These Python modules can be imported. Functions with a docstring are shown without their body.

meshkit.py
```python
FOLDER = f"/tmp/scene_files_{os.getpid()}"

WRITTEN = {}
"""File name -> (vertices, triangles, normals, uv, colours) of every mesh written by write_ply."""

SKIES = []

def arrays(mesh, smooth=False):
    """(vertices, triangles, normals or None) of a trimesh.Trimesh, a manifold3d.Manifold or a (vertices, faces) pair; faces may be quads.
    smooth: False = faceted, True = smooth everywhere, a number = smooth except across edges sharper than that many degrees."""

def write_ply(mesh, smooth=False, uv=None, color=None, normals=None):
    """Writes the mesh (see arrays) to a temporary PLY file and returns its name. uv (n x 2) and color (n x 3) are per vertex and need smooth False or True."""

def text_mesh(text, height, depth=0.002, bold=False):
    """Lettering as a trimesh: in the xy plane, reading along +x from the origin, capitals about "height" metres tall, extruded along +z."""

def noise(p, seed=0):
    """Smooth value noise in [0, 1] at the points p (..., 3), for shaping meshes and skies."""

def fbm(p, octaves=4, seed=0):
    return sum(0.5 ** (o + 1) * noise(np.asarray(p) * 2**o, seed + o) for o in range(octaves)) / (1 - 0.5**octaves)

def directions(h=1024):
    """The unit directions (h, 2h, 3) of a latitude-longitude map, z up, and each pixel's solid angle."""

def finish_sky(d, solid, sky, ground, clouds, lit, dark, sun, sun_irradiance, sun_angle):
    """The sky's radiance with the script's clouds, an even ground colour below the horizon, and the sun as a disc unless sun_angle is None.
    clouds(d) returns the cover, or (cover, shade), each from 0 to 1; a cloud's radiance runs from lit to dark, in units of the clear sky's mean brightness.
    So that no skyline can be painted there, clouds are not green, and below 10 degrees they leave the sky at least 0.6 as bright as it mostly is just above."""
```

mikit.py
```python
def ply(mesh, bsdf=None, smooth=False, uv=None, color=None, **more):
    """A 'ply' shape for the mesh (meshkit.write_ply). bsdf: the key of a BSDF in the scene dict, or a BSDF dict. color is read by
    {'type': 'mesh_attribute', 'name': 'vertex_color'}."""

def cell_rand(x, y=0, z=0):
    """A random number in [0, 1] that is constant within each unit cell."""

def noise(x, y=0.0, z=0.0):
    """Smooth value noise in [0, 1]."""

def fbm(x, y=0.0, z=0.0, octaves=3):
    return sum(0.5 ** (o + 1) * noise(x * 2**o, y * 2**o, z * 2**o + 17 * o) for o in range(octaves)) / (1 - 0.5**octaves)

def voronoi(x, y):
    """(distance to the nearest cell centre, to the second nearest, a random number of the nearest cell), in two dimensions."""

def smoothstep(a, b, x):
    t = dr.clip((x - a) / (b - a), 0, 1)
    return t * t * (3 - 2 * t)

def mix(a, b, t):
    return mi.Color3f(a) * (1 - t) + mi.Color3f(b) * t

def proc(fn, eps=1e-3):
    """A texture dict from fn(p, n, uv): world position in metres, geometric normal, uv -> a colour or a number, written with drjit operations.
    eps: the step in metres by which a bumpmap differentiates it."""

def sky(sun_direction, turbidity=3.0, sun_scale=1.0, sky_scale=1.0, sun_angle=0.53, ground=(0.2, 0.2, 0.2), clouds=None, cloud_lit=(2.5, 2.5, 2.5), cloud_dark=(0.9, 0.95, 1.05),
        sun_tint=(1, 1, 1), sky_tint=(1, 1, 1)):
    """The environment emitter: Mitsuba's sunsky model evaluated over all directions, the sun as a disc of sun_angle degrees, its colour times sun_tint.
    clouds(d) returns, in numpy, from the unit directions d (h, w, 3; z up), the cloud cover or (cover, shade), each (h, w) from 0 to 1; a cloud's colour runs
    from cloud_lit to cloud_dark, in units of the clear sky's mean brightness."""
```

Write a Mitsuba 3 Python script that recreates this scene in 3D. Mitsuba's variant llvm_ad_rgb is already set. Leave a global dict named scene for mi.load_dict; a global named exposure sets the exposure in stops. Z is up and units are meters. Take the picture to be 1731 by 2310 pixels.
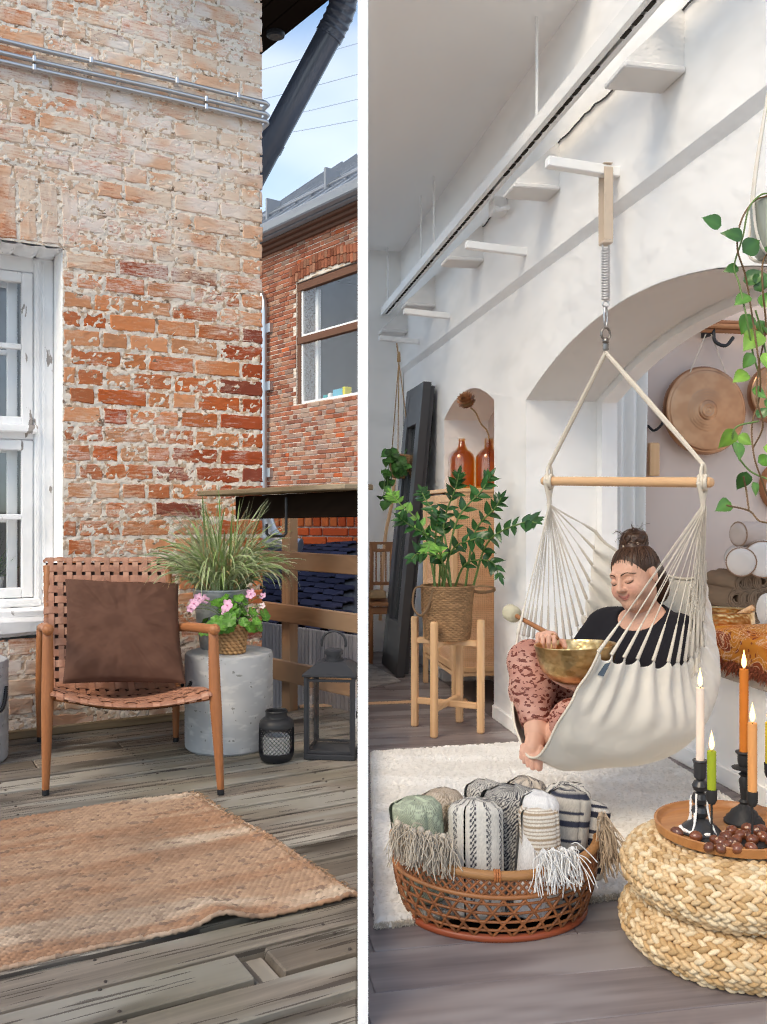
import math, random
import numpy as np, drjit as dr, mitsuba as mi, trimesh, shapely
from shapely.geometry import Polygon, box as sbox
import meshkit, mikit
from mikit import proc, noise, fbm, voronoi, cell_rand, smoothstep, mix
T = mi.ScalarTransform4f
scene, labels = {}, {}
PI = math.pi
# ---------------------------------------------------------------- camera, sky, exposure
H, F, CX, CY = 1.10, 2050.0, 865.5, 1155.0
scene['camera'] = {'type': 'perspective', 'fov': 2 * math.degrees(math.atan(CX / F)), 'fov_axis': 'x', 'near_clip': 0.05, 'far_clip': 2000.0,
                   'to_world': T().look_at(origin=[0, 0, H], target=[0, 1, H], up=[0, 0, 1])}
def cloud_cover(d):
    n = meshkit.fbm(d * np.array([2.2, 2.2, 5.0]) + 7.3, 5)
    z = d[..., 2]
    return np.clip(0.27 + 2.2 * (n - 0.5), 0, .85), np.clip(0.15 + 0.9 * (n - 0.55), 0, 1)
scene['sky'] = mikit.sky((-0.50, -0.62, 0.75), turbidity=3.0, sun_scale=0.22, sun_angle=30, sky_scale=1.0, clouds=cloud_cover,
                         cloud_lit=(2.4, 2.38, 2.35), cloud_dark=(1.5, 1.5, 1.52), sky_tint=(1.0, 0.97, 0.89))
exposure = 3.0
# ---------------------------------------------------------------- naming
used = {}
def num(name):
    n = used.get(name, -1) + 1; used[name] = n
    return name if n == 0 else f'{name}_{n:03d}'
def tag(key, label=None, cat=None, group=None, kind=None):
    d = labels.setdefault(key, {})
    for k, v in (('label', label), ('category', cat), ('group', group), ('kind', kind)):
        if v: d[k] = v
    return key
def thing(name, label, cat, group=None, kind=None):
    return tag(num(name), label, cat, group, kind)
class M:
    """an accumulating mesh: vertices, triangles, colours, uv"""
    def __init__(s): s.v, s.f, s.c, s.u, s.n = [], [], [], [], 0
    def add(s, vf, col=None, uv=None):
        v, f = np.asarray(vf[0], float), np.asarray(vf[1], int)
        if f.shape[1] == 4: f = np.vstack([f[:, [0, 1, 2]], f[:, [0, 2, 3]]])
        s.v.append(v); s.f.append(f + s.n); s.n += len(v)
        col = (0.5, 0.5, 0.5) if col is None else col
        s.c.append(np.broadcast_to(np.asarray(col, float), v.shape))
        s.u.append(np.zeros((len(v), 2)) if uv is None else np.asarray(uv, float))
        return s
    def get(s): return np.vstack(s.v), np.vstack(s.f)
def split_sharp(v, f, angle):
    """vertices doubled along edges sharper than the angle: (index of the old vertex per new one, faces)"""
    t = trimesh.Trimesh(v, f, process=False)
    ok = t.face_adjacency_angles < math.radians(angle); e = t.face_adjacency[ok]
    from scipy.sparse import coo_matrix; from scipy.sparse.csgraph import connected_components
    _, lab = connected_components(coo_matrix((np.ones(len(e)), (e[:, 0], e[:, 1])), (len(f), len(f))), False)
    key = f.astype(np.int64) * (lab.max() + 1) + lab[:, None]; u, inv = np.unique(key.ravel(), return_inverse=True)
    return (u // (lab.max() + 1)).astype(int), inv.reshape(-1, 3)
def put(key, vf, bsdf, smooth=False, **more):
    """one entry of the scene; vf a (v, f) pair or an M (which brings its colours and uv)"""
    if not isinstance(vf, M): vf = M().add(vf, (1, 1, 1))
    v, f = vf.get(); c, u = np.vstack(vf.c), np.vstack(vf.u)
    if smooth is not True and smooth is not False and smooth:
        o, f = split_sharp(v, f, smooth); v, c, u, smooth = v[o], c[o], u[o], True
    scene[key] = mikit.ply(trimesh.Trimesh(v, f, process=False), bsdf, smooth=smooth, uv=u, color=c, **more)
    return key
def part(parent, name, vf, bsdf, smooth=False, label=None, **more):
    k = num(parent + '__' + name); put(k, vf, bsdf, smooth, **more)
    if label: tag(k, label)
    return k
def single(name, vf, bsdf, label, cat, group=None, smooth=False, kind=None, **more):
    return put(thing(name, label, cat, group, kind), vf, bsdf, smooth, **more)
def struct(name, vf, bsdf, smooth=False, label=None):
    k = num(name); put(k, vf, bsdf, smooth); tag(k, label, kind='structure'); return k
# ---------------------------------------------------------------- geometry
def unit(a): a = np.asarray(a, float); return a / (np.linalg.norm(a) + 1e-12)
def G(px, py, z=0.0):
    """the point of the level z that the photograph shows at this pixel"""
    Y = (H - z) * F / (py - CY); return np.array([(px - CX) / F * Y, Y, z])
def P(px, py, Y): return np.array([(px - CX) / F * Y, Y, H - (py - CY) / F * Y])
def frame(x, z=(0, 0, 1)):
    x = unit(x); y = unit(np.cross(z, x)); return np.stack([x, y, np.cross(x, y)], 1)
def rz(a): c, s = math.cos(a), math.sin(a); return np.array([[c, -s, 0], [s, c, 0], [0, 0, 1.0]])
def rx(a): c, s = math.cos(a), math.sin(a); return np.array([[1, 0, 0], [0, c, -s], [0, s, c]])
def ry(a): c, s = math.cos(a), math.sin(a); return np.array([[c, 0, s], [0, 1, 0], [-s, 0, c]])
def mv(vf, R=None, t=(0, 0, 0)):
    v = np.asarray(vf[0], float)
    if R is not None: v = v @ np.asarray(R).T
    return v + np.asarray(t, float), vf[1]
def _chamfer():
    s = np.array([[x, y, z] for x in (-1, 1) for y in (-1, 1) for z in (-1, 1)], float)
    P0 = np.vstack([s * [.5, .4, .4], s * [.4, .5, .4], s * [.4, .4, .5]])
    h = trimesh.convex.convex_hull(P0)
    idx = np.array([np.argmin(((P0 - q) ** 2).sum(1)) for q in h.vertices])
    return s, idx[h.faces]
_CS, _CF = _chamfer()
def bx(size, c=(0, 0, 0), R=None, bev=0.003):
    """a box with chamfered edges"""
    h = np.asarray(size, float) / 2; b = min(bev, h.min() * .45); i = h - b
    v = np.vstack([_CS * [h[0], i[1], i[2]], _CS * [i[0], h[1], i[2]], _CS * [i[0], i[1], h[2]]])
    return mv((v, _CF), R, c)
def beam(a, b, w, t, up=(0, 0, 1), bev=0.003):
    """a bar of section w (sideways) x t (along up) from a to b"""
    a, b = np.asarray(a, float), np.asarray(b, float); x = unit(b - a)
    y = unit(np.cross(up, x)); R = np.stack([x, y, np.cross(x, y)], 1)
    return bx((np.linalg.norm(b - a), w, t), (a + b) / 2, R, bev)
def segbox(size, n, c=(0, 0, 0), R=None, bev=0.003):
    """a chamfered box with n stations along x"""
    x, h, z = size[0] / 2, size[1] / 2, size[2] / 2; b = min(bev, h * .45, z * .45)
    sec = np.array([[-h + b, -z], [h - b, -z], [h, -z + b], [h, z - b], [h - b, z], [-h + b, z], [-h, z - b], [-h, -z + b]])
    st = np.r_[-x, np.linspace(-x + b, x - b, n), x]; sc = np.ones(len(st)); P_ = []
    for i, q in enumerate(st):
        s_ = sec * (1 - np.array([b / h, b / z]) if i in (0, len(st) - 1) else 1); P_.append(np.c_[np.full(8, q), s_])
    v, f = sheet(np.array(P_), wrap=True); k = 8 * (len(st) - 1)
    cp = [[0, j + 1, j] for j in range(1, 7)] + [[k, k + j, k + j + 1] for j in range(1, 7)]
    return mv((v, np.vstack([f[:, ::-1], cp])), R, c)
def tube(pts, r, n=8, cap=True, sq=1.0, ref=None):
    p = np.asarray(pts, float); m = len(p); r = np.broadcast_to(r, (m,))
    t = np.gradient(p, axis=0); t /= np.linalg.norm(t, axis=1, keepdims=True) + 1e-12
    a = np.zeros_like(p); x = np.array(ref, float) if ref is not None else (np.array([0, 0, 1.]) if abs(t[0, 2]) < .9 else np.array([1., 0, 0]))
    for i in range(m):
        x = x - t[i] * (x @ t[i]); x = x / (np.linalg.norm(x) + 1e-12); a[i] = x
    b = np.cross(t, a); th = np.arange(n) * 2 * PI / n
    v = p[:, None] + r[:, None, None] * (np.cos(th)[None, :, None] * a[:, None] * sq + np.sin(th)[None, :, None] * b[:, None])
    i, j = np.meshgrid(np.arange(m - 1), np.arange(n), indexing='ij')
    q = np.stack([i * n + j, i * n + (j + 1) % n, (i + 1) * n + (j + 1) % n, (i + 1) * n + j], -1).reshape(-1, 4)
    v = v.reshape(-1, 3); f = np.vstack([q[:, [0, 1, 2]], q[:, [0, 2, 3]]])
    if cap:
        k = len(v); v = np.vstack([v, p[:1], p[-1:]]); j = np.arange(n)
        f = np.vstack([f, np.stack([j * 0 + k, (j + 1) % n, j], 1), np.stack([j * 0 + k + 1, (m - 1) * n + j, (m - 1) * n + (j + 1) % n], 1)])
    return v, f
def ring(c, R, r, n=24, m=8, nrm=(0, 0, 1), e=(1, 1)):
    fr = frame(np.cross([0.3, 0.9, 0.2], nrm)); z = unit(nrm); x = unit(np.cross([0.31, 0.9, 0.2], z)); y = np.cross(z, x)
    th = np.linspace(0, 2 * PI, n + 1)
    return tube(np.asarray(c) + R * (e[0] * np.cos(th)[:, None] * x + e[1] * np.sin(th)[:, None] * y), r, m, cap=False)
def lathe(prof, n=32, c=(0, 0, 0), R=None, e=(1, 1)):
    pr = np.asarray(prof, float); th = np.arange(n) * 2 * PI / n; m = len(pr)
    v = np.stack([pr[:, :1] * np.cos(th) * e[0], pr[:, :1] * np.sin(th) * e[1], np.repeat(pr[:, 1:], n, 1)], -1).reshape(-1, 3)
    i, j = np.meshgrid(np.arange(m - 1), np.arange(n), indexing='ij')
    q = np.stack([i * n + j, i * n + (j + 1) % n, (i + 1) * n + (j + 1) % n, (i + 1) * n + j], -1).reshape(-1, 4)
    return mv((v, np.vstack([q[:, [0, 1, 2]], q[:, [0, 2, 3]]])), R, c)
def sheet(Pg, wrap=False):
    Pg = np.asarray(Pg, float); m, n = Pg.shape[:2]
    i, j = np.meshgrid(np.arange(m - 1), np.arange(n if wrap else n - 1), indexing='ij')
    q = np.stack([i * n + j, i * n + (j + 1) % n, (i + 1) * n + (j + 1) % n, (i + 1) * n + j], -1).reshape(-1, 4)
    return Pg.reshape(-1, 3), np.vstack([q[:, [0, 1, 2]], q[:, [0, 2, 3]]])
def shell(Pg, t):
    """a sheet with thickness t (offset along its normals)"""
    Pg = np.asarray(Pg, float); m, n = Pg.shape[:2]
    N = np.cross(np.gradient(Pg, axis=0), np.gradient(Pg, axis=1)); N /= np.linalg.norm(N, axis=2, keepdims=True) + 1e-12
    v1, f = sheet(Pg + N * t / 2); v2, _ = sheet(Pg - N * t / 2); k = m * n
    rim = np.r_[np.arange(n), np.arange(1, m) * n + n - 1, (m - 1) * n + np.arange(n - 2, -1, -1), np.arange(m - 2, 0, -1) * n]
    nx = np.roll(rim, -1)
    return np.vstack([v1, v2]), np.vstack([f, f[:, ::-1] + k, np.stack([nx, rim, rim + k], 1), np.stack([nx, rim + k, nx + k], 1)])
def prism(poly, h, z0=0.0):
    m = trimesh.util.concatenate([trimesh.creation.extrude_polygon(g, h, engine='earcut') for g in getattr(poly, 'geoms', [poly])])
    return np.array(m.vertices) + [0, 0, z0], np.array(m.faces)
def ball(r, c=(0, 0, 0), sub=2, s=(1, 1, 1), R=None):
    m = trimesh.creation.icosphere(subdivisions=sub, radius=r); return mv((np.array(m.vertices) * s, np.array(m.faces)), R, c)
def cat(*l):
    v, f, k = [], [], 0
    for a, b in l:
        b = np.asarray(b)
        if b.shape[1] == 4: b = np.vstack([b[:, [0, 1, 2]], b[:, [0, 2, 3]]])
        v.append(a); f.append(b + k); k += len(a)
    return np.vstack(v), np.vstack(f)
def spline(pts, n=20):
    """Catmull-Rom through the points (any dimension)"""
    p = np.asarray(pts, float); p = np.vstack([2 * p[0] - p[1], p, 2 * p[-1] - p[-2]]); out = []
    for i in range(1, len(p) - 2):
        t = np.linspace(0, 1, n, endpoint=False)[:, None]; a, b, c, d = p[i - 1], p[i], p[i + 1], p[i + 2]
        out.append(.5 * (2 * b + (c - a) * t + (2 * a - 5 * b + 4 * c - d) * t ** 2 + (3 * b - a - 3 * c + d) * t ** 3))
    return np.vstack(out + [p[-2:-1]])
def wuv(v, axis=0, seed=0.0, origin=None):
    """uv for wood: u along the grain, v across it"""
    v = np.asarray(v); a = np.zeros(3); a[axis] = 1
    return wuvd(v, a, seed)
def wuvd(v, d, seed=0.0):
    d = unit(d); s = unit(np.cross(d, [0.31, 0.42, 0.85])); w = np.cross(d, s)
    return np.stack([v @ d + seed * 3.7, v @ s * .8 + v @ w * .75 + seed * 1.31], 1)
def wood(vf, d, seed=None, col=(1, 1, 1)):
    m = M(); m.add(vf, col, wuvd(np.asarray(vf[0]), d, random.random() * 50 if seed is None else seed)); return m
def nz(p, s, oct=3, seed=0): return meshkit.fbm(np.asarray(p, float) * s, oct, seed) - .5
def surface_nets(fn, lo, hi, h):
    """the zero level of a distance function fn(points) -> mesh"""
    lo, hi = np.asarray(lo, float), np.asarray(hi, float); n = np.ceil((hi - lo) / h).astype(int) + 1
    g = np.stack(np.meshgrid(*[lo[k] + h * np.arange(n[k]) for k in range(3)], indexing='ij'), -1)
    d = fn(g.reshape(-1, 3)).reshape(n); s = d < 0
    cnt = np.zeros(n - 1); acc = np.zeros(tuple(n - 1) + (3,))
    cor = [(a, b, c) for a in (0, 1) for b in (0, 1) for c in (0, 1)]
    sl = lambda o: tuple(slice(o[k], o[k] + n[k] - 1) for k in range(3))
    for i in range(8):
        for j in range(i + 1, 8):
            if sum(abs(np.subtract(cor[i], cor[j]))) != 1: continue
            da, db = d[sl(cor[i])], d[sl(cor[j])]; x = (da < 0) != (db < 0)
            t = np.where(x, da / np.where(x, da - db, 1), 0)
            pt = np.array(cor[i]) + t[..., None] * (np.array(cor[j]) - np.array(cor[i]))
            acc += np.where(x[..., None], pt, 0); cnt += x
    act = cnt > 0; idx = -np.ones(n - 1, int); idx[act] = np.arange(act.sum())
    ijk = np.stack(np.nonzero(act), 1); v = lo + h * (ijk + acc[act] / cnt[act][:, None]); fs = []
    for k in range(3):
        o = [0, 0, 0]; o[k] = 1; a = [slice(0, n[q] - (q == k)) for q in range(3)]; b = [slice(int(q == k), n[q]) for q in range(3)]
        e = s[tuple(a)] != s[tuple(b)]; w = np.stack(np.nonzero(e), 1); u1, u2 = (k + 1) % 3, (k + 2) % 3
        w = w[(w[:, u1] > 0) & (w[:, u2] > 0) & (w[:, u1] < n[u1] - 1) & (w[:, u2] < n[u2] - 1)]
        if not len(w): continue
        d1, d2 = np.zeros(3, int), np.zeros(3, int); d1[u1] = 1; d2[u2] = 1
        q = np.stack([idx[tuple((w - x).T)] for x in (d1 + d2, d2, 0 * d1, d1)], 1)
        fl = ~s[tuple(w.T)]; q[fl] = q[fl][:, ::-1]; fs.append(q)
    q = np.vstack(fs); return v, np.vstack([q[:, [0, 1, 2]], q[:, [0, 2, 3]]])
# ---------------------------------------------------------------- materials
def rgb(c): return {'type': 'rgb', 'value': [float(x) for x in c]} if isinstance(c, (tuple, list)) else c
VC = {'type': 'mesh_attribute', 'name': 'vertex_color'}
def pr(key, color, rough=.7, bump=None, scale=.001, eps=1e-3, two=True, **k):
    b = {'type': 'principled', 'base_color': rgb(color), 'roughness': rgb(rough) if isinstance(rough, dict) else float(rough), 'specular': .4}
    b.update(k)
    if isinstance(rough, (int, float)) and rough >= .7 and not (k.keys() - {'specular'}): b = {'type': 'diffuse', 'reflectance': b['base_color']}
    if bump is not None: b = {'type': 'bumpmap', 'map': proc(bump, eps), 'scale': float(scale), 'bsdf': b}
    scene[key] = {'type': 'twosided', 'bsdf': b} if two else b
def woodfn(light, dark, ring_=9., fine=180., knots=0.0, grey=None):
    def f(p, n, uv):
        u, v = uv.x, uv.y
        wv = v + .02 * fbm(u * 1.3, v * 5, 0., 2) + .006 * fbm(u * 7, v * 20, 3., 2)
        if knots:
            d1, d2, cr = voronoi(u * 1.15 + 9, v * 3.1)
            kn = dr.exp(-dr.square(d1 * 3.2)); wv = wv + kn * knots
        rr = fbm(u * .5, wv * ring_ * 6, 1., 2)
        g = fbm(u * 4, wv * fine, 5., 3)
        t = dr.clip(.45 * smoothstep(.25, .75, rr) + .75 * (g - .22), 0, 1)
        c = mix(light, dark, t)
        if knots: c = mix(c, tuple(.45 * x for x in dark), smoothstep(.55, 1., kn) * .8)
        if grey is not None: c = mix(c, grey, smoothstep(.42, .68, fbm(u * 2.2, v * 9, 11., 3)))
        return c
    return f
def grain(p, n, uv): return fbm(uv.x * 5, uv.y * 160, 2., 2)
pr('vc', VC, .75); pr('vc_gloss', VC, .35); pr('vc_matte', VC, .95, specular=.15)
# brick: the brick's own colour under patches of old limewash, streaked by the brush
WA, WW = np.array([-1.857, 4.40, 0.0]), np.array([.8688, .4952, 0.0]); WN = np.array([.4952, -.8688, 0.0])
def wall_az(p): return (p.x - WA[0]) * WW[0] + (p.y - WA[1]) * WW[1], p.z
def wash(p, n, uv):
    a, z = wall_az(p)
    big = fbm(a * 1.7 + 3, z * 1.5, 0., 3); mid = fbm(a * 9, z * 14, 4., 3)
    st = fbm(a * 30 + 4 * noise(a * 6, z * 6), z * 190, 9., 3); fine = fbm(a * 160, z * 160, 2., 2)
    up = smoothstep(1.75, 2.7, z + .5 * (big - .5)) * .42 + (1 - smoothstep(.38, .62, z)) * .45
    cov = .30 + up + .75 * (big - .5) + .6 * (mid - .5) - .22 * smoothstep(.7, 1.35, a + .5 * (big - .5)) * (1 - smoothstep(2.5, 3.2, z))
    return dr.clip(smoothstep(.12, .88, cov + .75 * (st - .5) + .3 * (fine - .5)) * .86, 0, .86)
def wash_col(p, n, uv):
    a, z = wall_az(p); k = fbm(a * 7, z * 9, 21., 3)
    c = mix((.72, .48, .33), (.77, .66, .54), smoothstep(.3, .6, k)); c = mix(c, (.82, .77, .71), smoothstep(.45, .72, fbm(a * 5, z * 8, 31., 3)))
    c = mix(c, (.34, .20, .13), (1 - smoothstep(.05, .75, z + .35 * (fbm(a * 6, z * 10, 3., 3) - .5))) * smoothstep(.45, .62, fbm(a * 9, z * 14, 41., 3)) * .75)
    return c
def brick_bump(p, n, uv):
    a, z = wall_az(p); return fbm(a * 80, z * 90, 0., 3)
scene['brick'] = {'type': 'twosided', 'bsdf': {'type': 'bumpmap', 'map': proc(brick_bump, .0012), 'scale': .0024, 'bsdf': {'type': 'blendbsdf', 'weight': proc(wash),
    'a': {'type': 'diffuse', 'reflectance': VC}, 'b': {'type': 'diffuse', 'reflectance': proc(wash_col)}}}}
def mortar_col(p, n, uv):
    a, z = wall_az(p); k = fbm(a * 60, z * 60, 1., 3)
    c = mix((.78, .71, .62), (.56, .41, .29), smoothstep(.5, .68, k)); c = mix(c, (.26, .18, .13), smoothstep(.70, .79, fbm(a * 34, z * 46, 8., 3)))
    return mix(c, (.40, .32, .26), (1 - smoothstep(.1, .6, z)) * .5 * smoothstep(.4, .6, fbm(a * 8, z * 12, 17., 2)))
pr('mortar', proc(mortar_col), .95, brick_bump, .0035, .0012, specular=.1)
def peeling(p, n, uv):
    a, z = wall_az(p); k = fbm(a * 26, z * 9, p.y * 9, 4); s = fbm(a * 120, z * 25, 3., 3)
    c = mix((.82, .83, .84), (.74, .74, .74), smoothstep(.4, .7, fbm(a * 6, z * 5, 2., 2)))
    return mix(c, (.30, .27, .25), smoothstep(.70, .735, k + .16 * (s - .5)))
def peel_bump(p, n, uv): return fbm(p.x * 70, p.y * 70, p.z * 22, 3)
pr('white_peel', proc(peeling), .6, peel_bump, .002)
# decking, rails, furniture woods
def deck_col(p, n, uv):
    c = woodfn((.265, .230, .195), (.155, .132, .112), 4., 120., .02, (.29, .275, .245))(p, n, uv)
    c = mix(c, (.16, .150, .105), smoothstep(.5, .75, fbm(p.x * 2.4, p.y * 2.4, 5., 3)) * .4)
    return mix(c, (.06, .05, .045), smoothstep(.69, .73, fbm(uv.x * 5, uv.y * 120, 3., 2)) * .75)
for _k, _t in (('deck_wood', (1, 1, 1)), ('deck_wood_dark', (.70, .68, .66)), ('deck_wood_pale', (1.22, 1.2, 1.18))): pr(_k, proc(lambda p, n, uv, t=_t: deck_col(p, n, uv) * mi.Color3f(*t)), .72, grain, .0022, .0015)
pr('rail_wood', proc(woodfn((.31, .172, .092), (.14, .066, .030), 6., 150., .03, (.27, .175, .110))), .6, grain, .001)
pr('old_wood', proc(woodfn((.27, .205, .135), (.12, .085, .05), 8., 190., 0, (.34, .28, .2))), .8, grain, .0015)
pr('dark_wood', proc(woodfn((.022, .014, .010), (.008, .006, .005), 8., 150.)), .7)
pr('teak', proc(woodfn((.38, .155, .062), (.27, .10, .036), 5., 150.)), .38)
pr('light_wood', proc(woodfn((.74, .49, .28), (.60, .35, .17), 5., 130.)), .45)
pr('mid_wood', proc(woodfn((.42, .19, .08), (.26, .10, .04), 6., 150.)), .5)
pr('frame_wood', proc(woodfn((.20, .075, .045), (.09, .035, .022), 6., 150., 0, (.30, .22, .17))), .7)
pr('laminate', proc(woodfn((.215, .182, .182), (.125, .104, .106), 3.2, 70., .0, (.255, .228, .228))), .42)
# painted and rendered walls, indoors
def plaster_bump(p, n, uv): return fbm(p.x * 9, p.y * 9, p.z * 9, 4)
def plaster_col(p, n, uv): return mix((.90, .893, .88), (.84, .835, .82), smoothstep(.5, .8, fbm(p.x * 3.1, p.y * 3.1, p.z * 7, 4)))
pr('plaster', proc(plaster_col), .9, plaster_bump, .013, .003, specular=.2)
def rough_bump(p, n, uv): return fbm(p.x * 130, p.y * 130, p.z * 130, 3)
pr('rough_plaster', (.80, .785, .765), .95, rough_bump, .006, .0015, specular=.1)
pr('ceiling_paint', (.93, .925, .92), .9, plaster_bump, .002, .002)
pr('white_paint', (.88, .88, .87), .5); pr('white_metal', (.80, .80, .79), .4)
pr('pink_wall', (.66, .55, .49), .9)
# metals
pr('zinc_pipe', (.55, .56, .58), .32, metallic=.9); pr('steel', (.62, .62, .63), .25, metallic=1.)
pr('dark_metal', (.024, .026, .032), .5); pr('black_metal', (.016, .017, .020), .45); pr('fascia', (.27, .29, .32), .45); pr('roof_metal', (.17, .20, .25), .4)
pr('pipe_blue', (.055, .064, .090), .22, clearcoat=.8, clearcoat_gloss=.85)
def zinc(p, n, uv): return mix((.42, .45, .46), (.28, .32, .33), smoothstep(.35, .65, fbm(p.x * 14, p.y * 14, p.z * 30, 3)))
pr('galvanised', proc(zinc), .45, metallic=.55)
def far_col(p, n, uv): return mix((1, 1, 1), (.5, .45, .42), 0)
pr('glass_dark', (.012, .014, .018), .05, specular=.8)
pr('yard_ground', (.30, .29, .27), .95); pr('far_room_shade', (.20, .165, .13), .9); pr('room_paint', (.42, .40, .38), .9); pr('bright_white', (.95, .95, .95), .9)  # far room brown: the dark of an unlit interior put into the colour
scene['pane'] = {'type': 'thindielectric', 'int_ior': 1.5}
scene['amber'] = {'type': 'thindielectric', 'int_ior': 1.5, 'specular_transmittance': {'type': 'rgb', 'value': [.82, .53, .19]}}
scene['mirror'] = {'type': 'twosided', 'bsdf': {'type': 'conductor', 'material': 'Ag', 'specular_reflectance': {'type': 'rgb', 'value': [.82, .84, .84]}}}
pr('curtain_cloth', (.82, .82, .80), .9)
def gong_col(p, n, uv): return mix((.47, .265, .155), (.39, .205, .115), smoothstep(.3, .7, fbm(p.x * 14, p.y * 10, p.z * 14, 3)))
pr('gong_bronze', proc(gong_col), .30, metallic=.9)
pr('vc_cord', (.62, .55, .46), .9)
def leather(p, n, uv): return fbm(p.x * 160, p.y * 160, p.z * 160, 3)
pr('leather', VC, .42)
def velvet_col(p, n, uv): return mix((.105, .054, .038), (.088, .044, .031), smoothstep(.3, .7, fbm(p.x * 24, p.y * 24, p.z * 24, 3)))
pr('velvet', proc(velvet_col), .85, lambda p, n, uv: fbm(p.x * 300, p.y * 300, p.z * 300, 2) * .4 + fbm(p.x * 26, p.y * 26, p.z * 26, 3), .003, sheen=1.0, sheen_tint=.6, specular=.1)
def concrete(p, n, uv):
    c = mix((.50, .51, .52), (.40, .41, .42), smoothstep(.3, .7, fbm(p.x * 7, p.y * 7, p.z * 5, 4)))
    c = mix(c, (.60, .60, .59), smoothstep(.55, .75, fbm(p.x * 16, p.y * 16, p.z * 40, 3)) * .6)
    return mix(c, (.20, .20, .19), smoothstep(.73, .77, fbm(p.x * 55, p.y * 55, p.z * 55, 3)) * .8)
pr('concrete', proc(concrete), .8, lambda p, n, uv: fbm(p.x * 90, p.y * 90, p.z * 90, 3), .002)
def jute_parts(uv):
    row = uv.y / .0125; col = uv.x / .020 + .5 * (dr.floor(row) - 2 * dr.floor(row / 2))
    fx, fy = col - dr.floor(col), row - dr.floor(row)
    return row, col, 1 - dr.square((fx - .5) * 2) * .8, 1 - dr.square((fy - .5) * 2), cell_rand(col, row, 3)
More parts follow.
